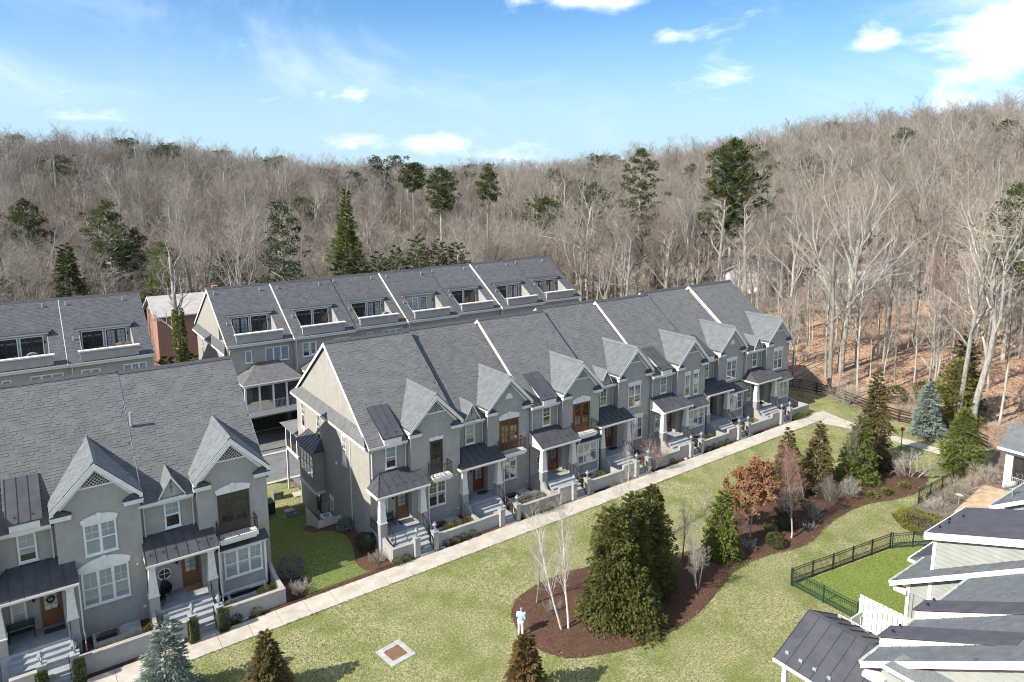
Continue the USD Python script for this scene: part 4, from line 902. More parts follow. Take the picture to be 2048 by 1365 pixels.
def front_garden(x0, s, dz, who, first=False, end=False, step=0.0, nxt=0.0, dark_well=False):
    zg = 0.0115 * x0; T = thing('garden_wall', f'grey garden wall with gate pillars before {who}', 'garden wall', (x0, 0, zg), group='garden walls along the sidewalk')
    h = dz - zg + .02
    zt = 1.02 + h * .5
    la = 0.02 if first else .4
    for a, b, z in ((la, 1.62, zt + step), (3.5, 7.3 if end else 7.72, zt)):
        w = MB().box(a, -3.5, -.4, b, -3.26, z).build('wall', 'stucco', T); MB().box(a, -3.525, z + .001, b, -3.235, z + .05).build('coping', 'stucco', w)
    if first:
        pts = [(-3.259, zt), (-2.6, zt + .02), (-2.0, zt + .1), (-1.86, zt + .2)]
        m = MB()
        for (ya, za), (yb, zb) in zip(pts[:-1], pts[1:]): m.hexa([(.0, ya, -.4), (.24, ya, -.4), (.24, yb, -.4), (.0, yb, -.4)], [(.0, ya, za), (.24, ya, za), (.24, yb, zb), (.0, yb, zb)])
        m.build('side_wall', 'stucco', T)
    if end:
        pts = [(-3.259, zt + .05), (-2.3, zt + .05), (-1.5, zt + .12), (-.9, zt + .3), (-.62, zt + .5)]
        m = MB()
        for (ya, za), (yb, zb) in zip(pts[:-1], pts[1:]): m.hexa([(7.06, ya, -.4), (7.3, ya, -.4), (7.3, yb, -.4), (7.06, yb, -.4)], [(7.06, ya, za), (7.3, ya, za), (7.3, yb, zb), (7.06, yb, zb)])
        m.build('side_wall', 'stucco', T)
    else:
        m = MB(); za, zb = zt + .02, zt + .42 + nxt; yy = (-3.258, -2.3, -1.9, -.9 + s)
        for k, (zz0, zz1) in enumerate(((za, za), (za, zb), (zb, zb))): m.hexa([(7.22, yy[k], -.4), (7.43, yy[k], -.4), (7.43, yy[k + 1], -.4), (7.22, yy[k + 1], -.4)], [(7.22, yy[k], zz0), (7.43, yy[k], zz0), (7.43, yy[k + 1], zz1), (7.22, yy[k + 1], zz1)])
        m.build('divider', 'stucco', T)
    for a in (1.621, 3.10):
        p = MB().box(a, -3.82, -.4, a + .4, -3.40, 1.45 + h * .5).build('pillar', 'stucco', T); MB().box(a - .04, -3.86, 1.451 + h * .5, a + .44, -3.36, 1.52 + h * .5).build('pillar_cap', 'bluestone', p)
    for k, (ya, yb, z) in enumerate(((-3.9, -3.62, .2), (-3.62, -3.36, .38), (-3.36, -2.93 + s, .58))):
        MB().box(2.025, ya, -.3, 3.095, yb - .003, z + h * .3).build('gate_step', 'bluestone', T)
    MB().box(.55, -2.92 + s if s else -2.925, -.2, 3.3, -2.88 + s, .55 + h * .3).build('landing_edge', 'bluestone', T)
    railing(T, [(3.05, -3.3, .5 + h * .3), (3.05, -3.85, .2 + h * .3)], .85, name='gate_rail', step=.6)
    zs = .30 + h * .4
    # window well: a light kerb round a dark grate
    WW = MB(); a, b, c_, d = 4.25, 6.7, -1.95 + s, -.95 + s
    for q in ((a, c_, b, c_ + .16), (a, d - .01, b, d + .12), (a, c_ + .16, a + .16, d - .01), (b - .16, c_ + .16, b, d - .01)): WW.box(q[0], q[1], 0, q[2], q[3], zs + .25)
    wp = WW.build('window_well', 'concrete_grey', T)
    if dark_well: MB().box(a + .16, c_ + .16, 0, b - .16, d - .01, zs + .02).build('well_floor', 'black', wp)
    else: MB().box(a + 1.2, c_ + .16, 0, b - .16, d - .01, zs + .2).build('well_cover', 'concrete_grey', wp)
    g = MB()
    for k in range(9): u = a + .2 + k * .12; g.bar((u, c_ + .1, zs + .27), (u + .25, d, zs + .27), .02); g.bar((u + .25, c_ + .1, zs + .272), (u, d, zs + .272), .02)
    g.build('grate', 'iron', wp)
    # planted soil inside the wall
    so = MB(); so.box(.02 if first else -.02, -3.255, -.35, 2.0, -2.93 + s, zs); so.box(3.12, -3.255, -.35, 7.28, -.62 + s, zs)
    MB().box(3.12, -3.255, -.35, 7.05 if end else 7.29, -.62 + s, zs).build('soil', 'mulch', T); MB().box(.25 if first else .21, -3.25, -.35, 2.0, -2.93 + s, zs).build('soil', 'mulch', T)
    for i, a in enumerate((1.821, 3.30)):
        lantern((x0 + a, -3.61, zg + 1.521 + h * .5), f'{"left" if i == 0 else "right"} grey lantern at the gate of {who}')
    return zg + zs


LANT = None


def lantern(loc, label):
    global LANT
    if LANT is not None: return copy(LANT, label, loc)
    L = LANT = thing('pillar_lantern', label, 'lantern', loc, group='lanterns on the gate pillars')
    m = MB(); m.lathe([(.0, 0), (.10, 0), (.10, .03), (.05, .07), (.04, .17), (.08, .2), (.08, .22)], n=8); m.build('base', 'lamp_metal', L)
    m = MB(); m.tube([(0, 0, .225), (0, 0, .475)], [.09, .135], 6); m.build('glass_body', 'glass', L)
    m = MB()
    for k in range(6): a = k * math.pi / 3; m.bar((.092 * math.cos(a), .092 * math.sin(a), .22), (.138 * math.cos(a), .138 * math.sin(a), .48), .02)
    m.build('cage', 'lamp_metal', L)
    m = MB(); m.lathe([(.0, .47), (.19, .475), (.17, .51), (.11, .58), (.09, .60), (.10, .62), (.03, .68), (.04, .72), (.0, .76)], n=8); m.build('cap', 'lamp_metal', L)
    m = MB(); m.tube([(0, 0, .22), (0, 0, .4)], .025, 6); m.build('candle', 'white', L)
    return L


short2 = ['the bare-gabled first middle house', 'the half-round-vent balcony house', 'the house with balcony over box bay', 'the central flat-lintel house', 'the house with two narrow upper windows', 'the house second from the wood', 'the far house beside the wood']
GZ2 = [front_garden(7.32 * k, .73 * (k % 2), DZ2[k], short2[k], first=k == 0, end=k == 6, step=.0 if k in (0, 1) else .26, nxt=.1) for k in range(7)]
short1 = ['the near left house with dark balcony doors', 'the near left house with arched lintels', 'the house cut off at the left edge']
GZ1 = [front_garden(-14.72 - 7.32 * k, (0, .12, -.6)[k], (-.1, .05, 0)[k], short1[k], end=k == 0, first=False, dark_well=k == 0) for k in range(2)]

# porch furniture and mats
def bench(x, y, z, label):
    B = thing('bench', label, 'bench', (x, y, z))
    m = MB()
    for k in range(4): m.box(-.62, -.22 + k * .11, .42, .62, -.13 + k * .11, .445)
    m.build('seat', 'iron_green', B)
    m = MB()
    for k in range(4): m.box(-.62, .235, .52 + k * .1, .62, .26, .6 + k * .1)
    m.build('backrest', 'iron_green', B)
    for sx in (-.58, .58):
        m = MB(); m.box(sx - .025, -.22, 0, sx + .025, -.17, .62); m.box(sx - .025, .2, 0, sx + .025, .234, .95); m.box(sx - .025, -.22, .62, sx + .025, .233, .66); m.box(sx - .025, -.169, .36, sx + .025, .199, .415); m.build('leg_frame', 'iron', B)


bench(.98, -.55, 1.281, 'dark green bench on the hipped porch of the first middle-row house')
bench(-21.0, -.42, 1.331, 'dark green bench on the porch of the near left house with arched lintels')


def wicker(x, y, z, rz, label):
    C = thing('wicker_chair', label, 'chair', (x, y, z), rz)
    m = MB(); m.lathe([(.02, .34), (.27, .36), (.29, .42), (.02, .44)], n=12); m.build('seat', 'iron', C)
    m = MB(); t = np.linspace(-1.9, 1.9, 11)
    for q in range(10):
        a, b = t[q] + math.pi / 2, t[q + 1] + math.pi / 2; h = lambda t_: .62 + .42 * math.exp(-(t_ / 1.0) ** 2)
        P = lambda an, z_, r: (r * math.cos(an), r * math.sin(an), z_)
        m.hexa([P(a, .40, .27), P(b, .40, .27), P(b, .40, .30), P(a, .40, .30)], [P(a, h(t[q]), .30), P(b, h(t[q + 1]), .30), P(b, h(t[q + 1]), .34), P(a, h(t[q]), .34)])
    m.build('backrest', 'iron', C)
    for k in range(4): a = math.pi / 4 + k * math.pi / 2; m = MB(); m.tube([(.22 * math.cos(a), .22 * math.sin(a), .36), (.26 * math.cos(a), .26 * math.sin(a), 0)], .02, 6); m.build('leg', 'iron', C)


wicker(-13.75, -.55, 1.182, 10, 'dark wicker armchair beside the wooden front door of the near left house')
wicker(-14.15, -1.15, 1.182, 60, 'dark wicker armchair under the oval window, nearer to the porch column')


def doormat(x, y, z, w, d, mat, label, rnd=False):
    m = MB()
    if rnd: a = np.linspace(0, 2 * np.pi, 24)[:-1]; m.prism([(w / 2 * math.cos(t), d / 2 * math.sin(t), 0) for t in a], (0, 0, .02))
    else: m.box(-w / 2, -d / 2, 0, w / 2, d / 2, .02)
    v, f = m.arr(); M2 = MB().add(v + (x, y, z), f)
    tag(M2.build('doormat', mat, None), label, 'doormat')


doormat(-12.2, -.5, 1.183, .95, .55, 'mat_tan', 'tan doormat at the near left house with the oval window')
doormat(-19.5, -.5, 1.333, 1.0, .5, 'mat_dark', 'dark doormat at the near left house with a wreath on its door')
doormat(2.5, -.7, 1.283, 1.1, .6, 'mat_dark', 'dark doormat at the first middle-row house beside the bench')
doormat(9.8, .1, 1.233, 1.0, .62, 'mat_dark', 'dark oval doormat of the house with half-round vent and balcony', True)
doormat(17.15, -.6, 1.433, .95, .7, 'mat_tan', 'tan oval doormat under the porch of the house with the box bay', True)
doormat(24.45, .1, 1.583, 1.0, .62, 'mat_dark', 'dark oval doormat of the central middle-row house', True)
doormat(46.4, -.5, 1.933, 1.0, .55, 'mat_dark', 'dark doormat of the far middle-row house')

# things on the roof decks
def deck_chair(x, y, z, label):
    C = thing('deck_chair', label, 'chair', (x, y, z), group=None)
    MB().box(-.3, -.28, .4, .3, .3, .46).build('seat', 'mat_tan', C); MB().hexa([(-.3, -.3, .4), (.3, -.3, .4), (.3, -.24, .4), (-.3, -.24, .4)], [(-.3, -.44, 1.35), (.3, -.44, 1.35), (.3, -.39, 1.35), (-.3, -.39, 1.35)]).build('backrest', 'dirt', C)
    for sx in (-.27, .27):
        for sy in (-.25, .26): MB().box(sx - .02, sy - .02, 0, sx + .02, sy + .02, .4).build('leg', 'black', C)


deck_chair(-11.9, 34.85, 8.83, 'tan chair on the far left roof deck, left of the pair')
deck_chair(-11.05, 34.85, 8.83, 'tan chair on the far left roof deck, right of the pair')


def grill(x, y, z, label):
    C = thing('covered_grill', label, 'grill', (x, y, z))
    m = MB(); m.hexa([(-.62, -.3, 0), (.62, -.3, 0), (.62, .3, 0), (-.62, .3, 0)], [(-.6, -.28, .8), (.6, -.28, .8), (.6, .28, .8), (-.6, .28, .8)]); m.build('cover_skirt', 'concrete_grey', C)
    m = MB(); a = np.linspace(0, np.pi, 11); m.prism([(.55 * math.cos(t), -.28, .8 + .52 * math.sin(t)) for t in a], (0, .56, 0)); m.build('cover_dome', 'asphalt', C, smooth=30)


grill(-1.68 + 14.6 + 4.9, 34.75, 8.72, 'domed covered grill behind the deck parapet of the third back-row house')
grill(-19.2, 34.8, 8.83, 'covered grill on the deck of the far left row')
U = thing('patio_umbrella', 'folded blue patio umbrella on the first back-row roof deck', 'umbrella', (.05, 34.6, 8.52)); m = MB(); m.tube([(0, 0, .62), (.3, .3, .78), (1.2, .6, .72)], [.05, .22, .08], 8); m.build('canopy', 'shirt', U); m = MB(); m.tube([(-.2, -.1, .55), (1.4, .7, .7)], .025, 6); m.build('pole', 'iron', U); MB().box(-.25, -.25, 0, .25, .25, .08).build('base', 'iron', U); MB().tube([(0, 0, .08), (0, 0, .6)], .03, 6).build('stand', 'iron', U)

# side yard: utility enclosure, boxes
E = thing('utility_enclosure', 'white board enclosure around the air conditioners at the side of the middle row', 'enclosure', (-1.0, 6.9, -1.35))
n = 0
def board(a, b, z0_, z1_, par, mat='white', name='board', th=.03):
    a, b = np.array(a, float), np.array(b, float); d = (b - a) / np.linalg.norm(b - a); nn = np.array((-d[1], d[0]))
    c = [(*(a + d * .006), z0_), (*(b - d * .006), z0_), (*(b - d * .006 + nn * th), z0_), (*(a + d * .006 + nn * th), z0_)]
    return MB().hexa(c, [(x, y, z1_) for x, y, _ in c]).build(name, mat, par)


for (ax, ay), (bx, by), k in (((-.9, 2.1), (-.9, -.9), 16), ((-.9, -.93), (.98, -.93), 10)):
    for q in range(k): board((ax + (bx - ax) * q / k, ay + (by - ay) * q / k), (ax + (bx - ax) * (q + 1) / k, ay + (by - ay) * (q + 1) / k), -.6, 1.12, E, 'trim')
A = thing('air_conditioner', 'white air conditioner inside the board enclosure', 'air conditioner', (-.75, 7.4, -1.6)); MB().box(-.4, -.4, 0, .4, .4, .95).build('case', 'white', A); m = MB(); m.lathe([(0, .951), (.3, .951), (.3, .97), (0, .97)], n=14); m.build('fan_grille', 'lamp_metal', A); MB().box(-.5, -.5, -.35, .5, .5, -.001).build('pad', 'concrete_grey', A)
for x, y, w, d, h, mat, lb in ((-1.9, 13.6, .75, .6, .62, 'siding', 'low grey-green utility box on the shaded side lawn'), (-1.05, 13.9, .42, .25, .8, 'concrete_grey', 'slim grey utility pedestal on the shaded side lawn'), (-1.6, 18.0, .9, .8, .8, 'leaf_grey', 'green-grey transformer box beside the alley grass'), (-3.5, 15.6, 1.6, 1.2, 1.2, 'iron_green', 'dark green utility cabinet at the rear corner of the near row')):
    z = float(terrain(x, y)); C = thing('utility_box', lb, 'utility box', (x, y, z)); MB().box(-w / 2, -d / 2, -.2, w / 2, d / 2, h - .06).build('case', mat, C); MB().hexa([(-w / 2 - .03, -d / 2 - .03, h - .059), (w / 2 + .03, -d / 2 - .03, h - .059), (w / 2 + .03, d / 2 + .03, h - .059), (-w / 2 - .03, d / 2 + .03, h - .059)], [(-w / 2, -d / 2, h), (w / 2, -d / 2, h), (w / 2, d / 2, h), (-w / 2, d / 2, h)]).build('lid', mat, C); MB().box(-w / 2 - .08, -d / 2 - .08, -.25, w / 2 + .08, d / 2 + .08, .03).build('pad', 'concrete_grey', C)
MB().box(-.2, 17.2, -3.3, .9, 18.2, -3.05).build('stoop', 'concrete', H2[0])

# drain in the lawn
D = thing('storm_drain', 'square concrete storm drain with a rusty grate in the lawn', 'drain', (-3.87, -11.85, z0(-3.87)), 8)
m = MB()
for a, b, c_, d in ((-.8, -.84, .8, -.5), (-.8, .5, .8, .84), (-.8, -.5, -.5, .5), (.5, -.5, .8, .5)): m.box(a, b, -.2, c_, d, .03)
m.build('concrete_collar', 'concrete_grey', D)
MB().box(-.5, -.5, -.2, .5, .5, -.06).build('pit', 'black', D)
for k in range(9): MB().box(-.48 + k * .112, -.49, -.04, -.41 + k * .112, .49, .02).build('grate_bar', 'rust', D)

# post with a red and yellow top on the path, dirt patch
R = thing('marker_post', 'dark post with a red and yellow top beside the path', 'post', (47.8, -15.1, .55)); m = MB(); m.tube([(0, 0, 0), (0, 0, 2.3)], .04, 8); m.build('pole', 'black', R); MB().box(-.16, -.12, 2.301, .16, .12, 2.6).build('box', 'red_paint', R); MB().box(.161, -.1, 2.32, .2, .1, 2.58).build('panel', 'leaf_gold', R)

# ---------------------------------------------------------------- fences
def iron_fence(pts, label, mat, h=1.15, bay=1.85):
    F = thing('iron_fence', label, 'fence', (pts[0][0], pts[0][1], 0)); o = np.array(pts[0])
    for (a, b) in zip(pts[:-1], pts[1:]):
        a, b = np.array(a) - o, np.array(b) - o; L = np.linalg.norm(b - a); n = max(1, round(L / bay))
        for k in range(n + 1):
            if k == 0 and (a != 0).any(): continue
            p = a + (b - a) * k / n; z = float(terrain(*(p + o))); MB().box(p[0] - .035, p[1] - .035, z - .1, p[0] + .035, p[1] + .035, z + h + .08).build('post', mat, F)
        za, zb = float(terrain(*(a + o))), float(terrain(*(b + o)))
        for q, (hh, nm) in enumerate(((h, 'top_rail'), (h - .16, 'middle_rail'), (.14, 'bottom_rail'), (.42, 'mesh_rail'))):
            MB().bar((*a, za + hh), (*b, zb + hh), .03, .035).build(nm, mat, F)
        npk = int(L / .115)
        for k in range(1, npk): p = a + (b - a) * k / npk; z = za + (zb - za) * k / npk; MB().bar((*p, z + .14), (*p, z + h), .016).build('picket', mat, F)
        m = MB()                                     # fine wire mesh along the foot
        for k in range(1, npk * 3): p = a + (b - a) * k / (npk * 3); m.bar((*p, za + .05), (*p, za + .42), .005)
        for k in range(1, 8): m.bar((*a, za + .05 * k), (*b, zb + .05 * k), .005)
        m.build('wire_mesh', mat, F, kind='stuff')
    return F


iron_fence([(20.02, -21.3), (29.72, -22.92)], 'black iron picket fence along the lawn side of the enclosed yard', 'iron')
iron_fence([(19.95, -21.42), (19.85, -25.75)], 'green iron picket fence in front of the standing-seam porch roof', 'iron_green')
iron_fence([(29.8, -23.02), (32.6, -24.55), (33.0, -26.9)], 'green iron picket fence in front of the yellow-green hedge', 'iron_green')
iron_fence([(38.6, -20.85), (48.7, -21.0)], 'black iron picket fence in front of the dry shrub bed', 'iron')
iron_fence([(48.8, -21.1), (49.2, -26)], 'black iron fence at the far end of the dry shrub bed', 'iron', bay=2.2)


def privacy(p0, p1, n, z1, label):
    F = thing('privacy_fence', label, 'fence', (*p0, 0)); a, b = np.zeros(2), np.array(p1) - np.array(p0)
    for k in range(n):
        q0, q1 = a + (b - a) * (k + .06) / n, a + (b - a) * (k + .94) / n; z = float(terrain(*(q0 + p0))); d = (b - a) / np.linalg.norm(b - a); nn = np.array((-d[1], d[0])) * .025
        c = [(*(q0 - nn), z), (*(q1 - nn), z), (*(q1 + nn), z), (*(q0 + nn), z)]; MB().hexa(c, [(x, y, z1 + .0) for x, y, _ in c]).build('picket', 'white', F)
    for hz in (.35, 1.0, z1 - .3):
        nn = np.array((-(b - a)[1], (b - a)[0])) / np.linalg.norm(b) * -.06
        MB().bar((*(a + nn), hz), (*(b + nn), hz), .06, .09).build('rail', 'white', F)


privacy((19.5, -26.0), (19.5, -29.3), 12, 2.25, 'white wooden privacy fence beside the standing-seam porch roof')
privacy((34.6, -25.2), (34.6, -29.0), 13, 2.2, 'white wooden privacy fence behind the dark membrane roof')
W = thing('stair_rail', 'short white picket rail beside the porch at the lower right', 'railing', (18.3, -26.2, .2)); m = MB()
for k in range(9): MB().box(k * .125, -.02, .1, k * .125 + .05, .02, 1.0).build('picket', 'white', W)
MB().box(-.05, -.035, 1.001, 1.1, .035, 1.07).build('top_rail', 'white', W); MB().box(-.05, -.035, .05, 1.1, .035, .099).build('bottom_rail', 'white', W)


def board_fence(pts, label, h=1.25):
    F = thing('board_fence', label, 'fence', (*pts[0], 0)); o = np.array(pts[0])
    for a, b in zip(pts[:-1], pts[1:]):
        a, b = np.array(a) - o, np.array(b) - o; n = max(1, round(np.linalg.norm(b - a) / 2.4))
        for k in range(n):
            p, q = a + (b - a) * k / n, a + (b - a) * (k + 1) / n; zp, zq = float(terrain(*(p + o))), float(terrain(*(q + o)))
            MB().box(p[0] - .07, p[1] - .07, zp - .2, p[0] + .07, p[1] + .07, zp + h + .1).build('post', 'wood_dark', F)
            for hh in (.3, .62, .94, 1.22): MB().bar((*p, zp + hh), (*q, zq + hh), .035, .15).build('rail', 'wood_dark', F)


board_fence([(52.2, 6.0), (58.4, 4.3), (58.7, -2.2), (57.3, -7.2), (56.5, -10.8), (57.3, -16.9), (55.5, -19.6)], 'dark four-board fence between the lawn and the leafy wood')

# ---------------------------------------------------------------- neighbouring houses at the lower right
NS = .62


def lap(fr_o, poly_yz, x, parent, step=.26, name='lap_board', mat='siding'):
    """horizontal lap boards on a wall facing -x, clipped to a polygon in (y, z)"""
    P = Polygon(poly_yz); z0_, z1_ = P.bounds[1], P.bounds[3]; z = z0_
    while z < z1_:
        s_ = P.intersection(sbox(-200, z, 200, z + step - .004))
        if not s_.is_empty:
            a, _, b, _ = s_.bounds; zz = min(z + step - .004, z1_)
            up = P.intersection(sbox(-200, zz - .002, 200, zz)); a2, b2 = (up.bounds[0], up.bounds[2]) if not up.is_empty else ((a + b) / 2, (a + b) / 2)
            lo = P.intersection(sbox(-200, z, 200, z + .002)); a1, b1 = (lo.bounds[0], lo.bounds[2]) if not lo.is_empty else ((a + b) / 2, (a + b) / 2)
            MB().hexa([(x - .05, a1, z), (x, a1, z), (x, b1, z), (x - .05, b1, z)], [(x - .012, a2, zz), (x, a2, zz), (x, b2, zz), (x - .012, b2, zz)]).build(name, mat, parent)
        z += step


def neigh_house(label, x0, x1, ye, ze, yback, wall_l=True):
    T = thing('neighbour_house', label, 'house', (0, 0, 0), group=None)
    f = lambda y: ze + NS * (ye - y)
    R = roof_plane(T, [(x1, ye, ze), (x0, ye, ze), (x0, yback, f(yback)), (x1, yback, f(yback))], 'shingle_near', 'roof', .18, seed=int(x0 * 10), e=.19, wide=(.22, .5))
    m = MB(); m.prism([(x0 - .05, ye + .02, ze + .01), (x0 - .05, yback, f(yback) + .01), (x0 - .05, yback, f(yback) - .36), (x0 - .05, ye + .02, ze - .3)], (.05, 0, 0)); m.build('rake_board', 'white', T)
    return T, f


# A: the near one, with a standing-seam porch, two shed dormers, a pent roof on its end wall
TA, fA = neigh_house('neighbouring white-trimmed house with standing-seam porch and two dark shed dormers at lower right', 8.95, 19.75, -31.35, 5.85, -43.0)
gutter(TA, (19.75, -31.35, 5.84), (8.95, -31.35, 5.84), 'white', inner='patina')
MB().box(9.25, -43, -.5, 19.55, -32.1, 5.6).build('wall', 'siding', TA)
lap(None, [(-32.1, 5.2), (-43, 5.2), (-43, fA(-43) - .25), (-32.1, fA(-32.1) - .25)], 9.22, TA)
for yy in np.arange(-42.8, -32.1, .6): MB().box(9.16, yy, -.4, 9.249, yy + .05, 5.19).build('batten', 'siding', TA)
MB().box(9.16, -32.2, -.4, 9.26, -31.95, 5.6).build('corner_board', 'white', TA); MB().box(9.25, -32.099, -.4, 19.6, -32.04, 5.6).build('front_siding', 'siding', TA)
p = MB().slab([(8.72, -32.4, 6.45), (8.72, -43, 6.45), (9.19, -43, 7.05), (9.19, -32.9, 7.05)], .08).build('pent_roof', 'shingle_base', TA)
V = np.array((.47, 0, .6)); V /= np.linalg.norm(V); m = MB(); m.add(*shingle_tabs((8.72, -32.4, 6.45), (0, -1, 0), V, [(0, 0), (10.6, 0), (10.6, .76), (.5, .76)], e=.19, seed=9)); m.build('shingles', 'shingle_light', p, kind='stuff')
MB().box(8.66, -43, 6.26, 8.72, -32.35, 6.44).build('pent_fascia', 'white', TA)
MB().box(8.75, -32.35, 5.35, 9.6, -31.5, 5.55).build('eave_return', 'white', TA)
# porch
xr, yf, yb_, zr, zl = 12.2, -27.0, -32.0, 4.62, 3.2
for sx, nm in ((-1, 'left'), (1, 'right')):
    e = xr + sx * 2.9; top = [(e, yf, zl), (e, yb_, zl), (xr, yb_, zr), (xr, yf, zr)]
    Rp = MB().slab(top, .07).build('porch_roof', 'metal_roof', TA)
    seams(Rp, (e, yf, zl), (e, yb_, zl), (xr, yf, zr), (xr, yb_, zr), 8); 
    for k in range(6): y = yf - .4 - k * .72; MB().box(e - sx * .5 - .04, y - .09, zl + .22, e - sx * .5 + .04, y + .09, zl + .36).build('snow_guard', 'vent_metal', Rp)
    gutter(TA, *(((e, yf, zl), (e, yb_, zl)) if sx < 0 else ((e, yb_, zl), (e, yf, zl))), mat='white', inner='patina', name='porch_gutter') if True else None
MB().bar((xr, yf - .02, zr + .03), (xr, yb_, zr + .03), .18, .06).build('porch_ridge', 'metal_roof', TA)
for sx in (-1, 1): MB().prism([(xr, yf + .03, zr - .02), (xr + sx * 2.9, yf + .03, zl - .02), (xr + sx * 2.9, yf + .03, zl - .25), (xr, yf + .03, zr - .28)], (0, -.06, 0)).build('rake_board', 'white', TA)
MB().prism([(9.7, yf - .3, 2.8), (14.7, yf - .3, 2.8), (14.7, yf - .3, 3.2), (xr, yf - .3, 4.4), (9.7, yf - .3, 3.2)], (0, -.1, 0)).build('porch_gable', 'siding', TA)
MB().box(9.6, -32, 2.78, 9.85, -27.3, 3.05).build('porch_beam', 'white', TA)
for yy in (-27.4, -29.3, -31.2): MB().box(9.62, yy - .11, .1, 9.84, yy + .11, 2.779).build('porch_post', 'white', TA)
MB().box(9.9, -31.9, .1, 14.8, -27.4, .35).build('porch_floor', 'concrete_grey', TA)
# shed dormers
for x in (10.45, 13.75):
    top = [(x + 1.25, -31.2, 6.36), (x, -31.2, 6.36), (x, -36.3, 8.94), (x + 1.25, -36.3, 8.94)]
    Dm = MB().slab(top, .06).build('shed_dormer_roof', 'membrane', TA)
    MB().prism([(x + .1, -31.3, 5.75), (x + .1, -31.3, 6.27), (x + .1, -36.2, 8.8), (x + .1, -36.2, 8.5)], (.03, 0, 0)).build('dormer_side', 'white', TA); MB().box(x + .14, -31.36, 5.75, x + 1.15, -31.3, 6.26).build('dormer_front', 'white', TA)
    for q in (.3, .95): MB().box(x + q, -31.75, 6.72, x + q + .1, -31.67, 6.8).build('snow_guard', 'iron', Dm)
# B: behind the white fence
TB, fB = neigh_house('neighbouring house with a large dark shed dormer and lap-sided cheek beyond the white fence', 20.1, 33.6, -27.35, 3.55, -40.0)
gutter(TB, (24.4, -27.35, 3.54), (20.1, -27.35, 3.54), 'white', inner='patina'); gutter(TB, (33.6, -27.35, 3.54), (28.4, -27.35, 3.54), 'white', inner='patina')
MB().box(20.5, -40, -.5, 33.3, -28.15, 3.3).build('wall', 'siding', TB)
lap(None, [(-28.15, 3.2), (-40, 3.2), (-40, fB(-40) - .3), (-28.15, fB(-28.15) - .3)], 20.47, TB)
for yy in np.arange(-34, -28.2, .55): MB().box(20.42, yy, -.2, 20.499, yy + .05, 3.19).build('batten', 'siding', TB)
for yy in (-28.3, -29.4): MB().box(20.40, yy, -.2, 20.52, yy + .18, fB(yy + .18) - .25).build('corner_board', 'white', TB)
MB().box(20.2, -28.2, 3.05, 20.6, -27.5, 3.3).build('eave_return', 'white', TB)
xl, xr2 = 21.3, 26.6; top = [(xr2, -28.45, 6.65), (xl, -28.45, 6.65), (xl, -42.0, 6.65 + .35 * 13.55), (xr2, -42.0, 6.65 + .35 * 13.55)]
Dm = MB().slab(top, .08).build('shed_dormer_roof', 'membrane', TB)
MB().box(xl, -28.44, 6.35, xr2, -28.38, 6.66).build('dormer_fascia', 'white', TB); MB().prism([(xl - .04, -28.42, 6.67), (xl - .04, -42, 6.67 + .35 * 13.55), (xl - .04, -42, 6.25 + .35 * 13.55), (xl - .04, -28.42, 6.25)], (.04, 0, 0)).build('dormer_rake', 'white', TB)
MB().box(21.6, -40, 4, 26.4, -28.9, 6.3).build('dormer_wall', 'siding', TB); lap(None, [(-28.95, fB(-28.95)), (-35.9, fB(-35.9)), (-28.95, 6.45)], 21.57, TB)
MB().box(21.5, -29.0, 4.2, 21.68, -28.82, 6.4).build('corner_board', 'white', TB)
for q in ((22.3, -28.8), (23.2, -28.9), (23.8, -28.7), (24.6, -29.1)): MB().box(q[0], q[1], 6.66 + .35 * (-28.45 - q[1]), q[0] + .1, q[1] + .08, 6.78 + .35 * (-28.45 - q[1])).build('snow_guard', 'iron', Dm)
m = MB(); A_, B_, C_, D_ = (24.2, -26.55, 3.2), (28.6, -26.55, 3.2), (28.0, -28.1, 3.95), (25.2, -28.1, 3.95); m.add([A_, B_, C_, D_, (24.2, -28.1, 3.2), (28.6, -28.1, 3.2)], [(0, 1, 2), (0, 2, 3), (0, 3, 4), (1, 5, 2), (0, 4, 5), (0, 5, 1)]); Rp = m.build('porch_roof', 'metal_roof', TB); seams(Rp, (25.2, -26.55, 3.2), (28.6, -26.55, 3.2), D_, C_, 5); MB().box(24.1, -28.1, 3.02, 24.2, -26.5, 3.19).build('porch_fascia', 'white', TB); MB().box(24.2, -26.55, 3.02, 28.6, -26.45, 3.19).build('porch_fascia', 'white', TB)
for x in (24.5, 28.3): MB().box(x - .1, -26.9, .1, x + .1, -26.7, 3.0).build('porch_post', 'white', TB)
# C: farther, with a satellite dish; D: its tall white porch tower
TC, fC = neigh_house('neighbouring house farther off with a white satellite dish on its low roof edge', 35.3, 46.4, -26.9, 3.6, -40.0)
gutter(TC, (46.4, -26.9, 3.59), (35.3, -26.9, 3.59), 'white', inner='patina')
MB().box(35.7, -40, -.5, 46.2, -27.7, 3.35).build('wall', 'siding', TC); lap(None, [(-27.7, 3.25), (-40, 3.25), (-40, fC(-40) - .3), (-27.7, fC(-27.7) - .3)], 35.67, TC)
for yy in np.arange(-34, -27.8, .55): MB().box(35.62, yy, -.2, 35.699, yy + .05, 3.24).build('batten', 'siding', TC)
for yy in (-27.85, -29.2): MB().box(35.60, yy, -.2, 35.72, yy + .18, fC(yy + .18) - .25).build('corner_board', 'white', TC)
S = thing('satellite_dish', 'white satellite dish on the low roof edge at far right', 'satellite dish', (37.0, -27.6, fC(-27.6) + .02)); m = MB(); m.tube([(0, 0, 0), (0, 0, .35), (.1, .12, .6)], .03, 6); m.build('mast', 'vent_metal', S)
m = MB(); dd = np.array((.62, .62, .48)); dd = dd / np.linalg.norm(dd); r_ = np.cross(dd, (0, 0, 1)); r_ /= np.linalg.norm(r_); u_ = np.cross(r_, dd); rings = []
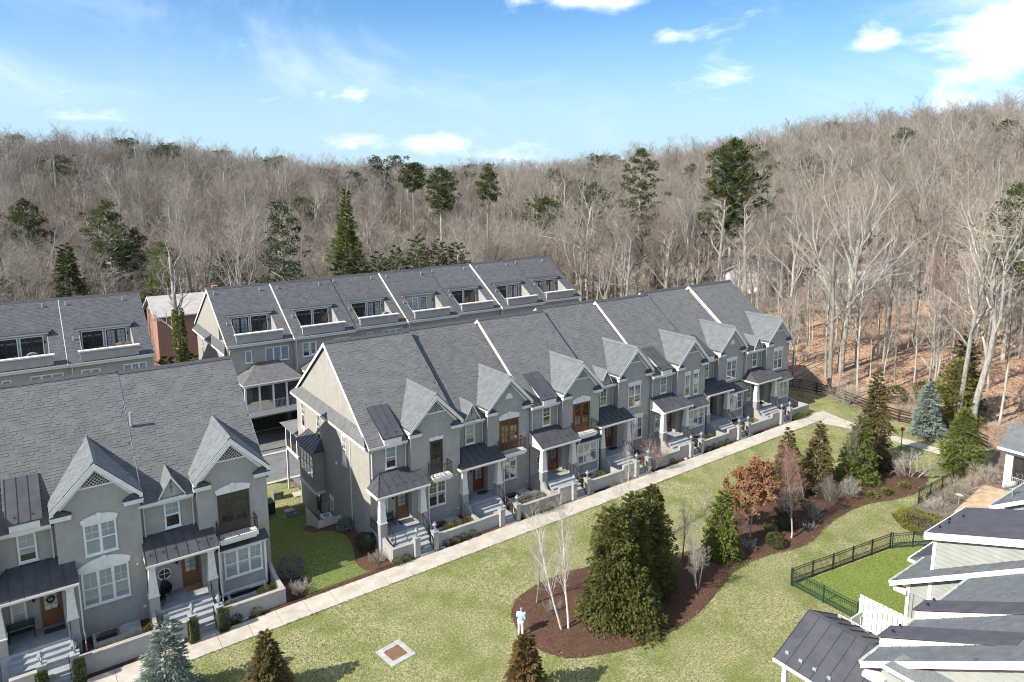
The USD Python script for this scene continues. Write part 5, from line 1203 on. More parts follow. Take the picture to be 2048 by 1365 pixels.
for rr in (0, .16, .3, .42): rings.append([np.array((.12, .14, .72)) + dd * (rr * rr * .8) + (r_ * math.cos(t) + u_ * math.sin(t) * 1.1) * max(rr, .001) for t in np.linspace(0, 2 * np.pi, 17)[:-1]])
ff = [(i * 16 + k, i * 16 + (k + 1) % 16, (i + 1) * 16 + (k + 1) % 16, (i + 1) * 16 + k) for i in range(3) for k in range(16)]; m.add(np.vstack(rings), ff); m.build('reflector', 'white', S, smooth=True); m = MB(); m.bar((.12, .14, .36), (.55, .58, .8), .025); m.box(.5, .53, .78, .6, .63, .88); m.build('feed_arm', 'vent_metal', S)
TD = thing('white_porch', 'white porch with a square column and shingled roof at the right edge', 'porch', (47.6, -24.0, .5))
for x, y in ((0, 0), (4.2, 0), (0, -4.2)): MB().box(x - .28, y - .28, -.6, x + .28, y + .28, 3.1).build('column', 'white', TD)
MB().box(-.35, -4.5, 3.101, 4.5, .35, 3.6).build('beam', 'white', TD); MB().box(-.2, -4.4, -.3, 4.4, .2, .12).build('deck', 'white', TD)
railing(TD, [(.3, 0, .12), (3.9, 0, .12)], .95, 'white', step=.13); railing(TD, [(0, -.3, .12), (0, -3.9, .12)], .95, 'white', name='side_railing', step=.13); MB().box(.02, -3.9, .2, .03, -.3, 3.1).build('insect_screen', 'screen', TD)
for ex, sgn in ((-.75, 1), (4.95, -1)): roof_plane(TD, [(ex, .75, 3.65), (ex, -5, 3.65), (2.1, -5, 5.2), (2.1, .75, 5.2)], 'shingle_light', 'roof', seed=4 + sgn, e=.2)
MB().box(-.85, -5, 3.46, -.75, .8, 3.66).build('fascia', 'white', TD)
struct('dirt_path', drape(Polygon([(39.5, -23.2), (46.5, -22.6), (47, -25.5), (45, -27), (37, -27), (33.5, -25.6), (36.0, -24.0)]), .03, 2), 'dirt', 'pale sandy ground beside the dry shrubs')
struct('dry_bed', drape(Polygon([(36.2, -20.95), (48.6, -21.15), (49, -25), (47, -25.5), (46.5, -22.6), (39.5, -23.2), (36.0, -24.0), (34.2, -25.0), (33.2, -24)]), .02, 2), 'litter', 'bed of dry leaves under the bare shrubs')
struct('dirt_patch', drape(smooth_poly([(19.4, -25.2), (19.2, -24.3), (18.6, -24.0), (18.2, -24.7), (18.6, -25.4)], 2), .012, .6), 'dirt', 'small bare dirt patch in the lawn beside the green fence')

# ---------------------------------------------------------------- houses in the wood
def wood_house(label, x, y, rz, w, d, h, rise, wall, roof, wins=3, zoff=0, gable_white=True):
    z = float(terrain(x, y)) + zoff; T = thing('wood_house', label, 'house', (x, y, z), rz); o = .45
    MB().box(-w / 2, -d / 2, -1.5, w / 2, d / 2, h).build('wall', wall, T)
    for sx in (-1, 1): MB().prism([(sx * w / 2, -d / 2, h + .001), (sx * w / 2, d / 2, h + .001), (sx * w / 2, 0, h + rise - .1)], (-sx * .2, 0, 0)).build('gable', 'white' if gable_white else wall, T)
    for sy in (-1, 1):
        p = MB().slab([(-w / 2 - o, sy * (d / 2 + o), h - .1), (w / 2 + o, sy * (d / 2 + o), h - .1), (w / 2 + o, 0, h + rise), (-w / 2 - o, 0, h + rise)], .15).build('roof', roof, T)
        MB().box(-w / 2 - o, sy * (d / 2 + o) - .04 + sy * .05, h - .3, w / 2 + o, sy * (d / 2 + o) + .04 + sy * .05, h - .11).build('fascia', 'white', T)
        fr = FR((0, sy * d / 2, 0), (1, 0, 0), (0, sy, 0))
        for k in range(wins): u = -w / 2 + w * (k + .5) / wins; window(T, fr, u - .6, u + .6, 1.0, 2.5, 1, grid=(2, 2), back='mix') if sy < 0 else None
    for sx in (-1, 1):
        X_ = sx * (w / 2 + o + .03); m = MB()
        for sy in (-1, 1): m.prism([(X_, sy * (d / 2 + o), h - .05), (X_, 0, h + rise + .05), (X_, 0, h + rise - .2), (X_, sy * (d / 2 + o), h - .3)], (-sx * .05, 0, 0))
        m.build('rake_board', 'white', T)
    fr = FR((-w / 2, 0, 0), (0, 1, 0), (-1, 0, 0)); window(T, fr, -.6, .6, 1.0, 2.5, 1, back='mix')
    MB().box(w * .2, -.4, h, w * .2 + .9, .5, h + rise + .9).build('chimney', 'red_brick', T)
    return T
# ---------------------------------------------------------------- vegetation makers
def frame_of(d):
    d = d / np.linalg.norm(d); a = np.cross(d, (0, 0, 1.0)) if abs(d[2]) < .95 else np.cross(d, (1.0, 0, 0)); a /= np.linalg.norm(a); return a, np.cross(d, a)


def grow(rng, p, d, L, r, lev, maxlev, out, cfg):
    """appends (p0, p1, r0, r1, level) segments of a branch and its children"""
    ns = cfg['seg'][lev]; pts = [p]; dirs = [d]
    for k in range(ns):
        a, b = frame_of(d); w = cfg['wob'][lev]; d = d + a * rng.normal(0, w) + b * rng.normal(0, w) + np.array((0, 0, cfg['up'][lev])); d /= np.linalg.norm(d); p = p + d * L / ns; pts.append(p); dirs.append(d)
    r1 = r * cfg['tap'][lev]
    for k in range(ns): out.append((pts[k], pts[k + 1], r + (r1 - r) * k / ns, r + (r1 - r) * (k + 1) / ns if not (lev == maxlev and k == ns - 1) else 0.0, lev))
    if lev == maxlev: return
    n = cfg['n'][lev]; n = max(1, int(round(n * rng.uniform(.85, 1.15)))); st = cfg['start'][lev]
    for i in range(n):
        f = st + (1 - st) * (i + rng.uniform(.1, .9)) / n; q = f * ns; k = min(int(q), ns - 1); q0 = pts[k] + (pts[k + 1] - pts[k]) * (q - k); dd = dirs[k + 1]
        a, b = frame_of(dd); an = i * 2.4 + rng.uniform(-.6, .6); lo, hi = cfg['ang'][lev]; t = rng.uniform(lo, hi) * (1 - .35 * (f - st) / (1 - st + 1e-6))
        nd = dd * math.cos(t) + (a * math.cos(an) + b * math.sin(an)) * math.sin(t)
        grow(rng, q0, nd, L * rng.uniform(*cfg['len'][lev]) * (1 - cfg['fall'][lev] * (f - st) / (1 - st + 1e-6)), max(r * (1 - (1 - cfg['tap'][lev]) * f) * cfg['rr'][lev], cfg['rmin']), lev + 1, maxlev, out, cfg)


TREECFG = dict(seg=[6, 5, 3, 2, 1], wob=[.06, .15, .2, .22, .2], up=[.02, .06, .06, .04, .02], tap=[.45, .35, .4, .5, .5], n=[9, 6, 5, 6], start=[.36, .22, .2, .15], ang=[(.55, 1.1), (.5, 1.0), (.5, 1.05), (.5, 1.1)], len=[(.5, .78), (.45, .65), (.45, .65), (.5, .8)], fall=[.45, .45, .4, .3], rr=[.55, .5, .5, .55], rmin=.011)


def segs_mesh(segs, lo, hi, sides):
    S = [s for s in segs if lo <= s[4] <= hi]
    if not S: return None
    p0, p1 = np.array([s[0] for s in S]), np.array([s[1] for s in S]); r0, r1 = np.array([s[2] for s in S]), np.array([s[3] for s in S]); d = p1 - p0; d /= np.linalg.norm(d, axis=1, keepdims=True)
    ref = np.where(np.abs(d[:, 2:]) < .95, [[0, 0, 1.0]], [[1.0, 0, 0]]); a = np.cross(d, ref); a /= np.linalg.norm(a, axis=1, keepdims=True); b = np.cross(d, a)
    t = np.arange(sides) / sides * 2 * np.pi; c, s_ = np.cos(t)[None, :, None], np.sin(t)[None, :, None]
    R0 = p0[:, None] + r0[:, None, None] * (a[:, None] * c + b[:, None] * s_); R1 = p1[:, None] + np.maximum(r1, 1e-4)[:, None, None] * (a[:, None] * c + b[:, None] * s_)
    v = np.concatenate([R0, R1], 1).reshape(-1, 3); n = len(S); base = (np.arange(n) * 2 * sides)[:, None, None]; k = np.arange(sides); j = (k + 1) % sides
    f = np.concatenate([np.stack([k, j, sides + j], -1), np.stack([k, sides + j, sides + k], -1)], 0)[None]
    tip = r1 <= 1e-4; fl = []
    if (~tip).any(): fl.append((base[~tip] + f).reshape(-1, 3))
    if tip.any(): fl.append((base[tip] + f[:, :sides]).reshape(-1, 3))
    return MB().add(v, np.vstack(fl))


def leaves(rng, P, D, size, wide=.45, bend=.25, flat=0.0):
    """kite-shaped leaves: base points P, directions D"""
    n = len(P); D = D / np.linalg.norm(D, axis=1, keepdims=True); q = rng.normal(size=(n, 3)); q[:, 2] += flat * 3; S = np.cross(D, q); S /= np.linalg.norm(S, axis=1, keepdims=True) + 1e-9; N = np.cross(S, D)
    s = np.broadcast_to(size, (n,))[:, None] * rng.uniform(.7, 1.3, (n, 1)); m = P + D * s * .5 + N * s * bend * .3
    v = np.stack([P, m + S * s * wide * .5, P + D * s - N * s * bend * .3, m - S * s * wide * .5], 1).reshape(-1, 3)
    b = 4 * np.arange(n)[:, None, None]; return v, (b + np.array([(0, 1, 2), (0, 2, 3)])).reshape(-1, 3)


def rdir(rng, n): v = rng.normal(size=(n, 3)); return v / np.linalg.norm(v, axis=1, keepdims=True)


def bare_tree(name, label, loc, H, seed, bark='bark', twig='twig', rz=0, cfg=None, r=None, group=None, lean=(0, 0), cat='tree', maxlev=4, sides=7, extra_leaf=None, n_stems=1, hfrac=.62, spread=.5):
    rng = np.random.default_rng(seed); T = thing(name, label, cat, loc, rz, group); c = dict(TREECFG); c.update(cfg or {}); segs = []; r = r or H * .0125
    for k in range(n_stems):
        d = np.array((lean[0], lean[1], 1.0))
        if n_stems > 1: a = k * 2 * math.pi / n_stems + rng.uniform(-.4, .4); t = rng.uniform(.3, 1) * spread; d = np.array((math.sin(t) * math.cos(a), math.sin(t) * math.sin(a), math.cos(t)))
        o = np.array((0, 0, -.3)) + (0 if n_stems == 1 else np.array((rng.uniform(-.1, .1), rng.uniform(-.1, .1), 0)))
        grow(rng, o, d / np.linalg.norm(d), H * hfrac * (1 if n_stems == 1 else rng.uniform(.75, 1.05)), r * (1 if n_stems == 1 else rng.uniform(.6, 1)), 0, maxlev, segs, c)
    z = max(s[1][2] for s in segs); f = H / z
    segs = [(a * f, b * f, p * f, q * f, l) for a, b, p, q, l in segs]
    lo = min(2, maxlev - 1)
    segs_mesh(segs, 0, 0, sides + 2).build('trunk', bark, T, smooth=50)
    m = segs_mesh(segs, 1, lo, sides if lo < 2 else 4); m.build('limbs', bark, T)
    segs_mesh(segs, lo + 1, maxlev, 3).build('crown', twig, T)
    if extra_leaf:
        mat, n, size = extra_leaf; tips = [s for s in segs if s[4] >= maxlev - 1]; ii = rng.integers(0, len(tips), n); P = np.array([tips[i][0] + (tips[i][1] - tips[i][0]) * rng.uniform() for i in ii]) + rng.normal(0, .06, (n, 3)); D = rdir(rng, n) + (0, 0, -.4)
        m = MB(); m.add(*leaves(rng, P, D, size, .6, .5)); m.build('foliage', mat, T)
    return T


def cone_tree(name, label, loc, H, R, seed, mat='leaf_dark', n=5000, size=.3, prof=None, droop=-.2, bark='bark_dark', z0_=.03, group=None, rough=.35, inner=.15, wide=.4, layers=0, top=.95, cat='tree', up=.35, limbs=True, lean=0.0):
    """evergreen built branch by branch: each branch carries a flat spray of small leaf faces, so the outline is uneven and the hollows show"""
    rng = np.random.default_rng(seed); T = thing(name, label, cat, loc, rng.uniform(0, 360), group); prof = prof or (lambda t: (1 - t) ** .8)
    m = MB(); m.tube([(0, 0, -.3), (0, 0, H * .5), (0, 0, H * top)], [H * .014 + .03, H * .009 + .02, .015], 7); m.build('trunk', bark, T)
    nb = int(np.clip(n / 26, 60, 520)); Rt = np.array([prof(x) for x in np.linspace(0, 1, 101)]); per = max(6, n // nb); C = MB(); Lm = MB()
    w = np.maximum(Rt, .06); cdf = np.cumsum(w) / w.sum(); tb = np.interp((np.arange(nb) + rng.uniform(0, 1, nb)) / nb, cdf, np.linspace(0, 1, 101)) * (1 - z0_) + z0_
    if layers: tb = np.clip((np.round(tb * layers) + rng.normal(0, .16, nb)) / layers, z0_, .985)
    ab = np.arange(nb) * 2.39996 + rng.uniform(-.5, .5, nb)
    lump = meshkit.fbm(np.stack([np.cos(ab) * 1.5 + 5, np.sin(ab) * 1.5 + 5, tb * H / max(R, .5) * .8], -1), 3, seed)
    Lb = R * np.interp(tb, np.linspace(0, 1, 101), Rt) * (1 + rough * (lump - .5) * 2.4) * rng.uniform(.82, 1.12, nb); Lb = np.maximum(Lb, .12 * R * (1 - tb) + .08)
    k = per; f = inner + (1 - inner) * rng.uniform(0, 1, (nb, k)) ** .6; sd = rng.uniform(-1, 1, (nb, k)); x, y = np.cos(ab)[:, None], np.sin(ab)[:, None]
    el = (up + .9 * tb ** 3)[:, None]; lat = sd * .34 * (1.1 - f * .75) * Lb[:, None]; rr = f * Lb[:, None]
    P = np.stack([x * rr - y * lat, y * rr + x * lat, tb[:, None] * H + rr * el + droop * rr * f + rng.normal(0, .05, (nb, k)) * Lb[:, None]], -1).reshape(-1, 3)
    D = np.stack([x - y * sd * .8, y + x * sd * .8, el + droop * 1.4 * f + 0 * sd], -1).reshape(-1, 3) + rng.normal(0, .28, (nb * k, 3))
    P[:, 2] = np.maximum(P[:, 2], .03); C.add(*leaves(rng, P, D, size * (.8 + .4 * rng.uniform(size=len(P))), wide, flat=.4)); C.build('crown', mat, T)
    if limbs:
        for q in range(0, nb, max(1, nb // 60)): e = np.array((math.cos(ab[q]) * Lb[q] * .8, math.sin(ab[q]) * Lb[q] * .8, tb[q] * H + Lb[q] * .8 * (up + droop * .8))); Lm.bar((0, 0, tb[q] * H), e, .025)
        Lm.build('limbs', bark, T)
    return T


def pine_tree(name, label, loc, H, R, seed, mat='leaf_pine', base=.35, n_br=60, n_tuft=34, size=.42, bark='bark', tuft_r=.95, group=None, prof=None, lean=(0, 0), flat=.75, r=None):
    """trunk, bare lower limbs, and needle tufts gathered at the ends of the branches"""
    rng = np.random.default_rng(seed); T = thing(name, label, 'tree', loc, rng.uniform(0, 360), group); prof = prof or (lambda t: math.sin(math.pi * min(1, .18 + t * .85)) ** .8); r = r or H * .011
    m = MB(); ln = np.array((*lean, 0.0)); pts = [np.array((0, 0, -.3)), ln * H * .5 + (0, 0, H * .5), ln * H + (0, 0, H * .98)]; m.tube(pts, [r * 1.1, r * .7, .04], 8); m.build('trunk', bark, T)
    m = MB(); C = MB()
    for q in range(n_br):
        t = base + (1 - base) * (q + rng.uniform(0, 1)) / n_br; tt = (t - base) / (1 - base); L = R * prof(tt) * rng.uniform(.55, 1.12); a = q * 2.4 + rng.uniform(-.5, .5); up = rng.uniform(-.15, .5) + .4 * tt
        o = ln * H * t + (0, 0, H * t); d = np.array((math.cos(a), math.sin(a), up)); e = o + d * L; mid = o + d * L * .5 + (0, 0, -.06 * L); m.tube([o, mid, e], [max(.028 * L, .03), max(.018 * L, .02), .012], 5, False)
        nt = max(1, int(1 + L / 1.3))
        for k in range(nt):
            f = 1 - k * rng.uniform(.18, .34); c = o + d * L * max(f, .3) + rng.normal(0, .2 * L ** .6, 3) * (1, 1, .9); n = int(n_tuft * rng.uniform(.6, 1.3)); D = rdir(rng, n); D[:, 2] = D[:, 2] * .75 + .12
            P = c + D * tuft_r * np.array((1, 1, flat)) * rng.uniform(.1, .75, (n, 1)) * rng.uniform(.7, 1.2); C.add(*leaves(rng, P, D + (0, 0, .15), size, .34))
    m.build('limbs', bark, T); C.build('crown', mat, T)
    return T


def shrub(label, x, y, z, w, h, seed, mat='leaf_box', n=700, size=.10, name='shrub', group=None, d=None, box=False, cat='shrub', copy_of=None):
    rng = np.random.default_rng(seed); T = thing(name, label, cat, (x, y, z), 0, group); d = d or w
    m = MB()
    for k in range(5): a = k * 1.256; m.bar((0, 0, -.1), (math.cos(a) * w * .25, math.sin(a) * d * .25, h * .6), .025)
    m.build('stems', 'bark_dark', T)
    v = rdir(rng, n)
    if box: v = v / np.abs(v).max(1, keepdims=True) * (.94 + .06 * rng.uniform(size=(n, 1)))
    f = .72 + .28 * np.sqrt(rng.uniform(size=(n, 1))); lump = .78 + .45 * meshkit.fbm(v * 2.2 + seed, 3, seed)[:, None]
    if box: lump = .95 + .1 * lump
    P = v * f * lump * (w / 2, d / 2, h / 2) + (0, 0, h / 2); P[:, 2] = np.maximum(P[:, 2], .02); D = v + (0, 0, .4) + rng.normal(0, .5, (n, 3)); C = MB(); C.add(*leaves(rng, P, D, size, .55)); C.build('crown', mat, T)
    return T


BUSHCFG = dict(seg=[4, 3, 2, 1, 1], wob=[.1, .15, .2, .2, .2], up=[.06, .05, .03, .0, 0], n=[6, 5, 4, 3], start=[.25, .2, .15, .1], ang=[(.35, .8), (.4, .9), (.5, 1.0), (.5, 1)], len=[(.45, .7), (.45, .7), (.5, .7), (.5, .8)], rmin=.006, rr=[.6, .55, .6, .6])


def bare_bush(label, loc, H, seed, twig='twig', bark='bark', stems=7, spread=.6, cfg=None, maxlev=2, r=.022, group=None, name='bare_shrub', hfrac=.8, extra_leaf=None):
    c = dict(BUSHCFG); c.update(cfg or {})
    return bare_tree(name, label, loc, H, seed, bark, twig, 0, c, r, group, (0, 0), 'shrub', maxlev, 4, extra_leaf, stems, hfrac, spread)


G = lambda x, y: float(terrain(x, y))
BZ = lambda x, y: float(bed_z(np.array([x]), np.array([y]))[0])

# ---------------------------------------------------------------- the island bed
birch_cfg = dict(seg=[7, 4, 3, 2, 1], n=[30, 6, 4, 3], start=[.28, .2, .2, .1], ang=[(.3, .6), (.35, .7), (.5, .9), (.5, .9)], len=[(.2, .36), (.4, .6), (.5, .7), (.5, .8)], fall=[.45, .4, .4, .3], rr=[.34, .5, .5, .6], tap=[.15, .3, .4, .5, .5], up=[.01, .10, .06, .02, 0], rmin=.004)
bare_tree('birch', 'white-barked birch leaning left at the near end of the mulch bed', (5.0, -15.95, .15), 8.4, 11, 'bark_white', 'twig', cfg=birch_cfg, r=.078, lean=(-.17, .09), hfrac=.97)
bare_tree('birch', 'white-barked upright birch at the near end of the mulch bed, right one of two', (5.35, -16.1, .15), 8.6, 12, 'bark_white', 'twig', cfg=birch_cfg, r=.085, lean=(.05, .05), hfrac=.97)
bare_tree('birch', 'pale bare birch standing behind the big arborvitaes, its top against the sidewalk', (13.6, -12.2, .15), 8.2, 14, 'bark_white', 'twig', cfg=birch_cfg, r=.07, lean=(.0, .1), hfrac=.97)
small_cfg = dict(birch_cfg, n=[14, 5, 4, 3], start=[.3, .2, .2, .1], len=[(.3, .5), (.4, .6), (.5, .7), (.5, .8)])
bare_tree('young_tree', 'small bare young tree behind the person at the bed edge', (5.3, -13.0, .14), 4.9, 15, 'bark', 'twig', cfg=small_cfg, r=.055, hfrac=.8)
bare_bush('small leafless twiggy shrub between the young tree and the birches', (5.5, -14.2, .13), .85, 16, stems=9, spread=.5)
thj = lambda t: (1 - t) ** .6 * (1 if t > .1 else .75 + 2.5 * t)
cone_tree('arborvitae', 'big bushy arborvitae beside the birches, left of the three', (8.2, -16.7, .15), 7.1, 2.4, 21, 'leaf_thuja', 20000, .17, thj, rough=.55, wide=.55, up=.25, droop=-.45)
cone_tree('arborvitae', 'big bushy arborvitae in the middle of the cluster of three', (10.2, -16.4, .15), 7.3, 2.1, 22, 'leaf_thuja', 18000, .17, thj, rough=.55, wide=.55, up=.25, droop=-.45)
cone_tree('arborvitae', 'big bushy arborvitae on the right of the cluster of three', (12.4, -15.9, .15), 7.0, 2.1, 23, 'leaf_thuja', 18000, .17, thj, rough=.55, wide=.55, up=.25, droop=-.45)
cone_tree('arborvitae', 'low spreading arborvitae at the foot of the cluster towards the camera', (9.0, -18.0, .13), 3.4, 1.9, 24, 'leaf_thuja', 9000, .18, lambda t: (1 - t) ** .5, rough=.5, wide=.55, up=.2, droop=-.35)
bare_tree('crape_myrtle', 'pale multi-stemmed bare tree just right of the arborvitaes', (14.7, -17.9, .2), 5.2, 25, 'bark', 'twig', cfg=dict(small_cfg, n=[9, 5, 4, 3]), r=.05, n_stems=5, spread=.34, hfrac=.75)
bare_tree('young_tree', 'dark bare young tree between the arborvitaes and the light green holly', (16.4, -15.1, .2), 4.6, 26, 'bark_dark', 'twig_brown', cfg=small_cfg, r=.06, hfrac=.75)
cone_tree('holly', 'light green conical evergreen in the middle of the mulch bed', (19.2, -16.3, .25), 4.9, 1.45, 27, 'leaf_lime', 6500, .19, lambda t: (1 - t) ** .65, rough=.5, wide=.5, up=.1, droop=-.35)
bare_bush('low grey twiggy shrub in front of the light green evergreen', (21.5, -17.0, .25), 1.1, 28, stems=10, spread=.7)
bare_tree('oak', 'young oak holding orange-brown dead leaves', (22.9, -16.1, .27), 6.1, 29, 'bark', 'twig_brown', cfg=dict(small_cfg, n=[13, 6, 4, 3], start=[.3, .2, .2, .1], ang=[(.6, 1.1), (.5, .9), (.5, .9), (.5, .9)], len=[(.42, .6), (.4, .6), (.5, .7), (.5, .8)]), r=.06, hfrac=.72, extra_leaf=('leaf_oak', 8500, .19))
bare_tree('young_tree', 'slim pale bare trunk left of the brown-leaved oak', (21.0, -14.0, .25), 4.0, 30, 'bark', 'twig', cfg=small_cfg, r=.05, hfrac=.75)
shrub('round light green shrub beside the trunk of the red-tipped maple', 23.3, -17.9, .28, 1.25, 1.0, 31, 'leaf_box', 1500, .10)
shrub('small yellow-green shrub behind the round green shrub in the bed', 24.7, -16.6, .3, .9, .9, 32, 'leaf_lime', 900, .10)
shrub('dark green shrub to the left of the maple trunk', 26.2, -16.8, .3, 1.5, 1.2, 33, 'leaf_dark', 1500, .12)
bare_tree('red_maple', 'bare maple with reddish branch tips on the mulch bed', (25.2, -18.0, .28), 7.6, 34, 'bark', 'twig_red', cfg=dict(small_cfg, n=[16, 6, 4, 3], start=[.26, .2, .2, .1], len=[(.36, .55), (.4, .6), (.5, .7), (.5, .8)], up=[.01, .14, .08, .04, 0]), r=.085, hfrac=.85, extra_leaf=('twig_bud', 1500, .07))
bare_bush('low bare shrub right of the maple trunk', (27.4, -18.0, .3), .8, 35, stems=7)
bronze = lambda t: (1 - t) ** .75
cone_tree('cryptomeria', 'bronze-green conifer behind the bare maple', (30.5, -14.0, .35), 6.2, 1.6, 36, 'leaf_bronze', 7000, .24, bronze, rough=.75, up=.15, droop=-.4)
cone_tree('cryptomeria', 'bronze conifer right of the bare maple, partly green below', (34.2, -14.6, .4), 6.0, 1.7, 37, 'leaf_bronze', 7000, .24, bronze, rough=.75, up=.15, droop=-.4)
bare_tree('red_maple', 'small bare tree with red twigs leaning right of the maple', (30.2, -16.0, .35), 4.4, 38, 'bark', 'twig_bud', cfg=small_cfg, r=.05, hfrac=.75)
cone_tree('cryptomeria', 'deep green bushy evergreen near the far end of the mulch bed', (38.6, -15.8, .45), 5.8, 2.0, 39, 'leaf_lime', 8000, .22, lambda t: (1 - t) ** .55, rough=.55, up=.1, droop=-.35)
cone_tree('cryptomeria', 'tall bronze-topped conifer standing over the far end of the mulch bed', (42.6, -14.9, .5), 9.2, 1.8, 40, 'leaf_bronze', 10000, .26, bronze, rough=.75, up=.15, droop=-.4)
bare_bush('upright bare shrub between the bronze conifers', (33.0, -16.6, .35), 2.6, 41, stems=10, spread=.6, cfg=dict(n=[8, 6, 4, 3]), maxlev=3)
bare_bush('reddish bare shrub behind the round green shrubs', (28.2, -15.2, .35), 2.8, 91, 'twig_red', stems=10, spread=.6, cfg=dict(n=[8, 6, 4, 3]), maxlev=3)
bare_bush('pale bare shrub in front of the second bronze conifer', (35.2, -16.9, .38), 2.0, 92, stems=10, spread=.7, cfg=dict(n=[8, 6, 4, 3]), maxlev=3)
bare_tree('young_tree', 'slim bare tree with a straight trunk beside the deep green evergreen', (37.0, -15.6, .45), 7.0, 42, 'bark_dark', 'twig', cfg=small_cfg, r=.07, hfrac=.8)
bare_bush('twisted pale bare shrub at the far tip of the mulch bed', (43.0, -18.2, .5), 2.9, 43, stems=6, spread=.9, cfg=dict(wob=[.3, .35, .35, .3, .3], n=[7, 6, 5, 3]), maxlev=3, r=.06, hfrac=.7)
bare_bush('grey bare shrub in the shade behind the maple', (29.5, -17.2, .32), 1.8, 44, stems=9, spread=.8, cfg=dict(n=[7, 6, 4, 3]))
for k, (x, y) in enumerate(((38.0, -18.6), (40.3, -18.9), (36.5, -18.2))): shrub(('green clump of bulbs in the mulch, middle of the three', 'pale green clump of bulbs nearest the far bed tip', 'green clump of bulbs nearest the maple')[k], x, y, BZ(x, y), .6, .35, 45 + k, 'leaf_lime', 160, .22)
# lawn conifers along the bottom edge
cone_tree('blue_cedar', 'blue-green young cedar with loose arching branches at the bottom edge', (-15.0, -8.6, -.15), 4.85, 1.65, 51, 'leaf_blue', 5200, .26, lambda t: (1 - t) ** .8, rough=.8, up=.3, droop=-.35, wide=.26, inner=.2)
cone_tree('cryptomeria', 'dark brownish-green conifer at the bottom edge near the storm drain', (-10.75, -11.1, -.1), 3.85, 1.35, 52, 'leaf_bronze', 8000, .2, lambda t: (1 - t) ** .8, rough=.7, up=.2, droop=-.4)
cone_tree('cryptomeria', 'orange-brown conifer at the bottom edge below the person', (-.35, -19.45, 0), 4.15, 1.55, 53, 'leaf_rusty', 8000, .2, lambda t: (1 - t) ** .8, rough=.7, up=.2, droop=-.4)
cone_tree('cryptomeria', 'fresh green conifer between the far path and the iron fence', (48.6, -20.0, .55), 5.6, 2.0, 54, 'leaf_lime', 8000, .22, lambda t: (1 - t) ** .6, rough=.6, up=.15, droop=-.35)
cone_tree('blue_spruce', 'blue-grey spruce in front of the dark board fence', (54.6, -14.4, .6), 6.0, 1.75, 55, 'leaf_blue', 7500, .26, lambda t: (1 - t) ** .85, rough=.6, up=.1, droop=-.25)
cone_tree('holly', 'large yellow-green holly behind the board fence at right', (60.6, -14.6, .7), 6.8, 2.8, 56, 'leaf_gold', 8000, .26, lambda t: (1 - t) ** .5, rough=.55, up=.1, droop=-.3)
cone_tree('holly', 'tall dark holly between the two forked trunks at right', (62.8, -14.2, .7), 9.5, 2.3, 57, 'leaf_dark', 6000, .28, lambda t: (1 - t) ** .6, rough=.6)
# the hedge and dry shrubs by the right-hand houses
shrub('long yellow-green hedge beside the green iron fence corner', 34.0, -23.3, .35, 2.4, 1.5, 61, 'leaf_gold', 3600, .14, name='hedge', d=4.4, cat='hedge')
for k, (x, y, h) in enumerate(((38.6, -22.1, 1.1), (40.8, -22.0, 1.3), (43.0, -21.9, 1.5), (45.3, -22.2, 1.9), (47.3, -22.6, 2.3), (37.2, -23.2, .8), (47.8, -24.4, 2.2))):
    bare_bush(('dry brown bare shrub by the sandy path, second from the hedge', 'dry bare shrub in the middle of the fenced shrub bed', 'dry bare shrub left of the tallest ones in the fenced bed', 'tall dry bare shrub at the far end of the fenced bed', 'tallest pale bare shrub at the corner of the black fence', 'low dry shrub nearest the yellow-green hedge', 'pale bare shrub in front of the white porch tower')[k], (x, y, G(x, y)), h, 70 + k, 'twig_brown' if k % 2 else 'twig', stems=12, spread=.9, cfg=dict(n=[8, 6, 4, 3]), maxlev=2, r=.018)
S2 = thing('satellite_dish', 'white dish low among the dry shrubs in the fenced bed', 'satellite dish', (40.9, -22.9, .5)); m = MB(); m.tube([(0, 0, 0), (0, 0, .6)], .025, 6); m.build('mast', 'vent_metal', S2); m = MB(); rings = [[np.array((.05, .0, .65)) + np.array((.6, .2, .7)) * (rr * rr) + (np.array((.3, -.95, 0)) * math.cos(t) + np.array((-.66, -.2, .7)) * math.sin(t)) * max(rr, .001) for t in np.linspace(0, 2 * np.pi, 13)[:-1]] for rr in (0, .18, .32)]; m.add(np.vstack(rings), [(i * 12 + k, i * 12 + (k + 1) % 12, (i + 1) * 12 + (k + 1) % 12, (i + 1) * 12 + k) for i in range(2) for k in range(12)]); m.build('reflector', 'white', S2)

# ---------------------------------------------------------------- garden plants
gs = lambda x: 0.0115 * x
gold = [((5.9, -2.0), 'round golden-green shrub in the middle of the first middle-row garden'), ((5.1, -2.15), 'golden-green shrub nearest the gate in the first middle-row garden'), ((6.75, -2.2), 'bronze-green shrub at the divider of the first middle-row garden'), ((-8.5, -2.0), 'golden shrub beside the dark window well of the near left house, left of two'), ((-7.85, -2.1), 'golden shrub at the wall corner of the near left house'),
        ((20.6, -2.2), 'round yellow-green shrub by the divider of the box bay house'), ((18.6, -2.4), 'yellow-green shrub just behind the lantern of the box bay house'), ((35.3, -2.2), 'round green shrub in the garden of the house with two narrow windows'), ((40.2, -2.2), 'yellow-green round shrub behind the gate pillar of the house second from the wood'), ((42.6, -2.2), 'yellow-green shrub by the divider of the house second from the wood'), ((33.2, -2.4), 'small golden shrub behind the gate of the house with two narrow windows')]
for k, ((x, y), lb) in enumerate(gold): shrub(lb, x, min(y, -2.45), gs(x) + .33, .8, .65, 100 + k, 'leaf_gold' if k != 2 else 'leaf_bronze', 600, .09)
shrub('pale grey lavender mound by the gate of the near left house', -10.6, -2.6, gs(-10.4) + .3, .8, .55, 120, 'leaf_grey', 600, .10)
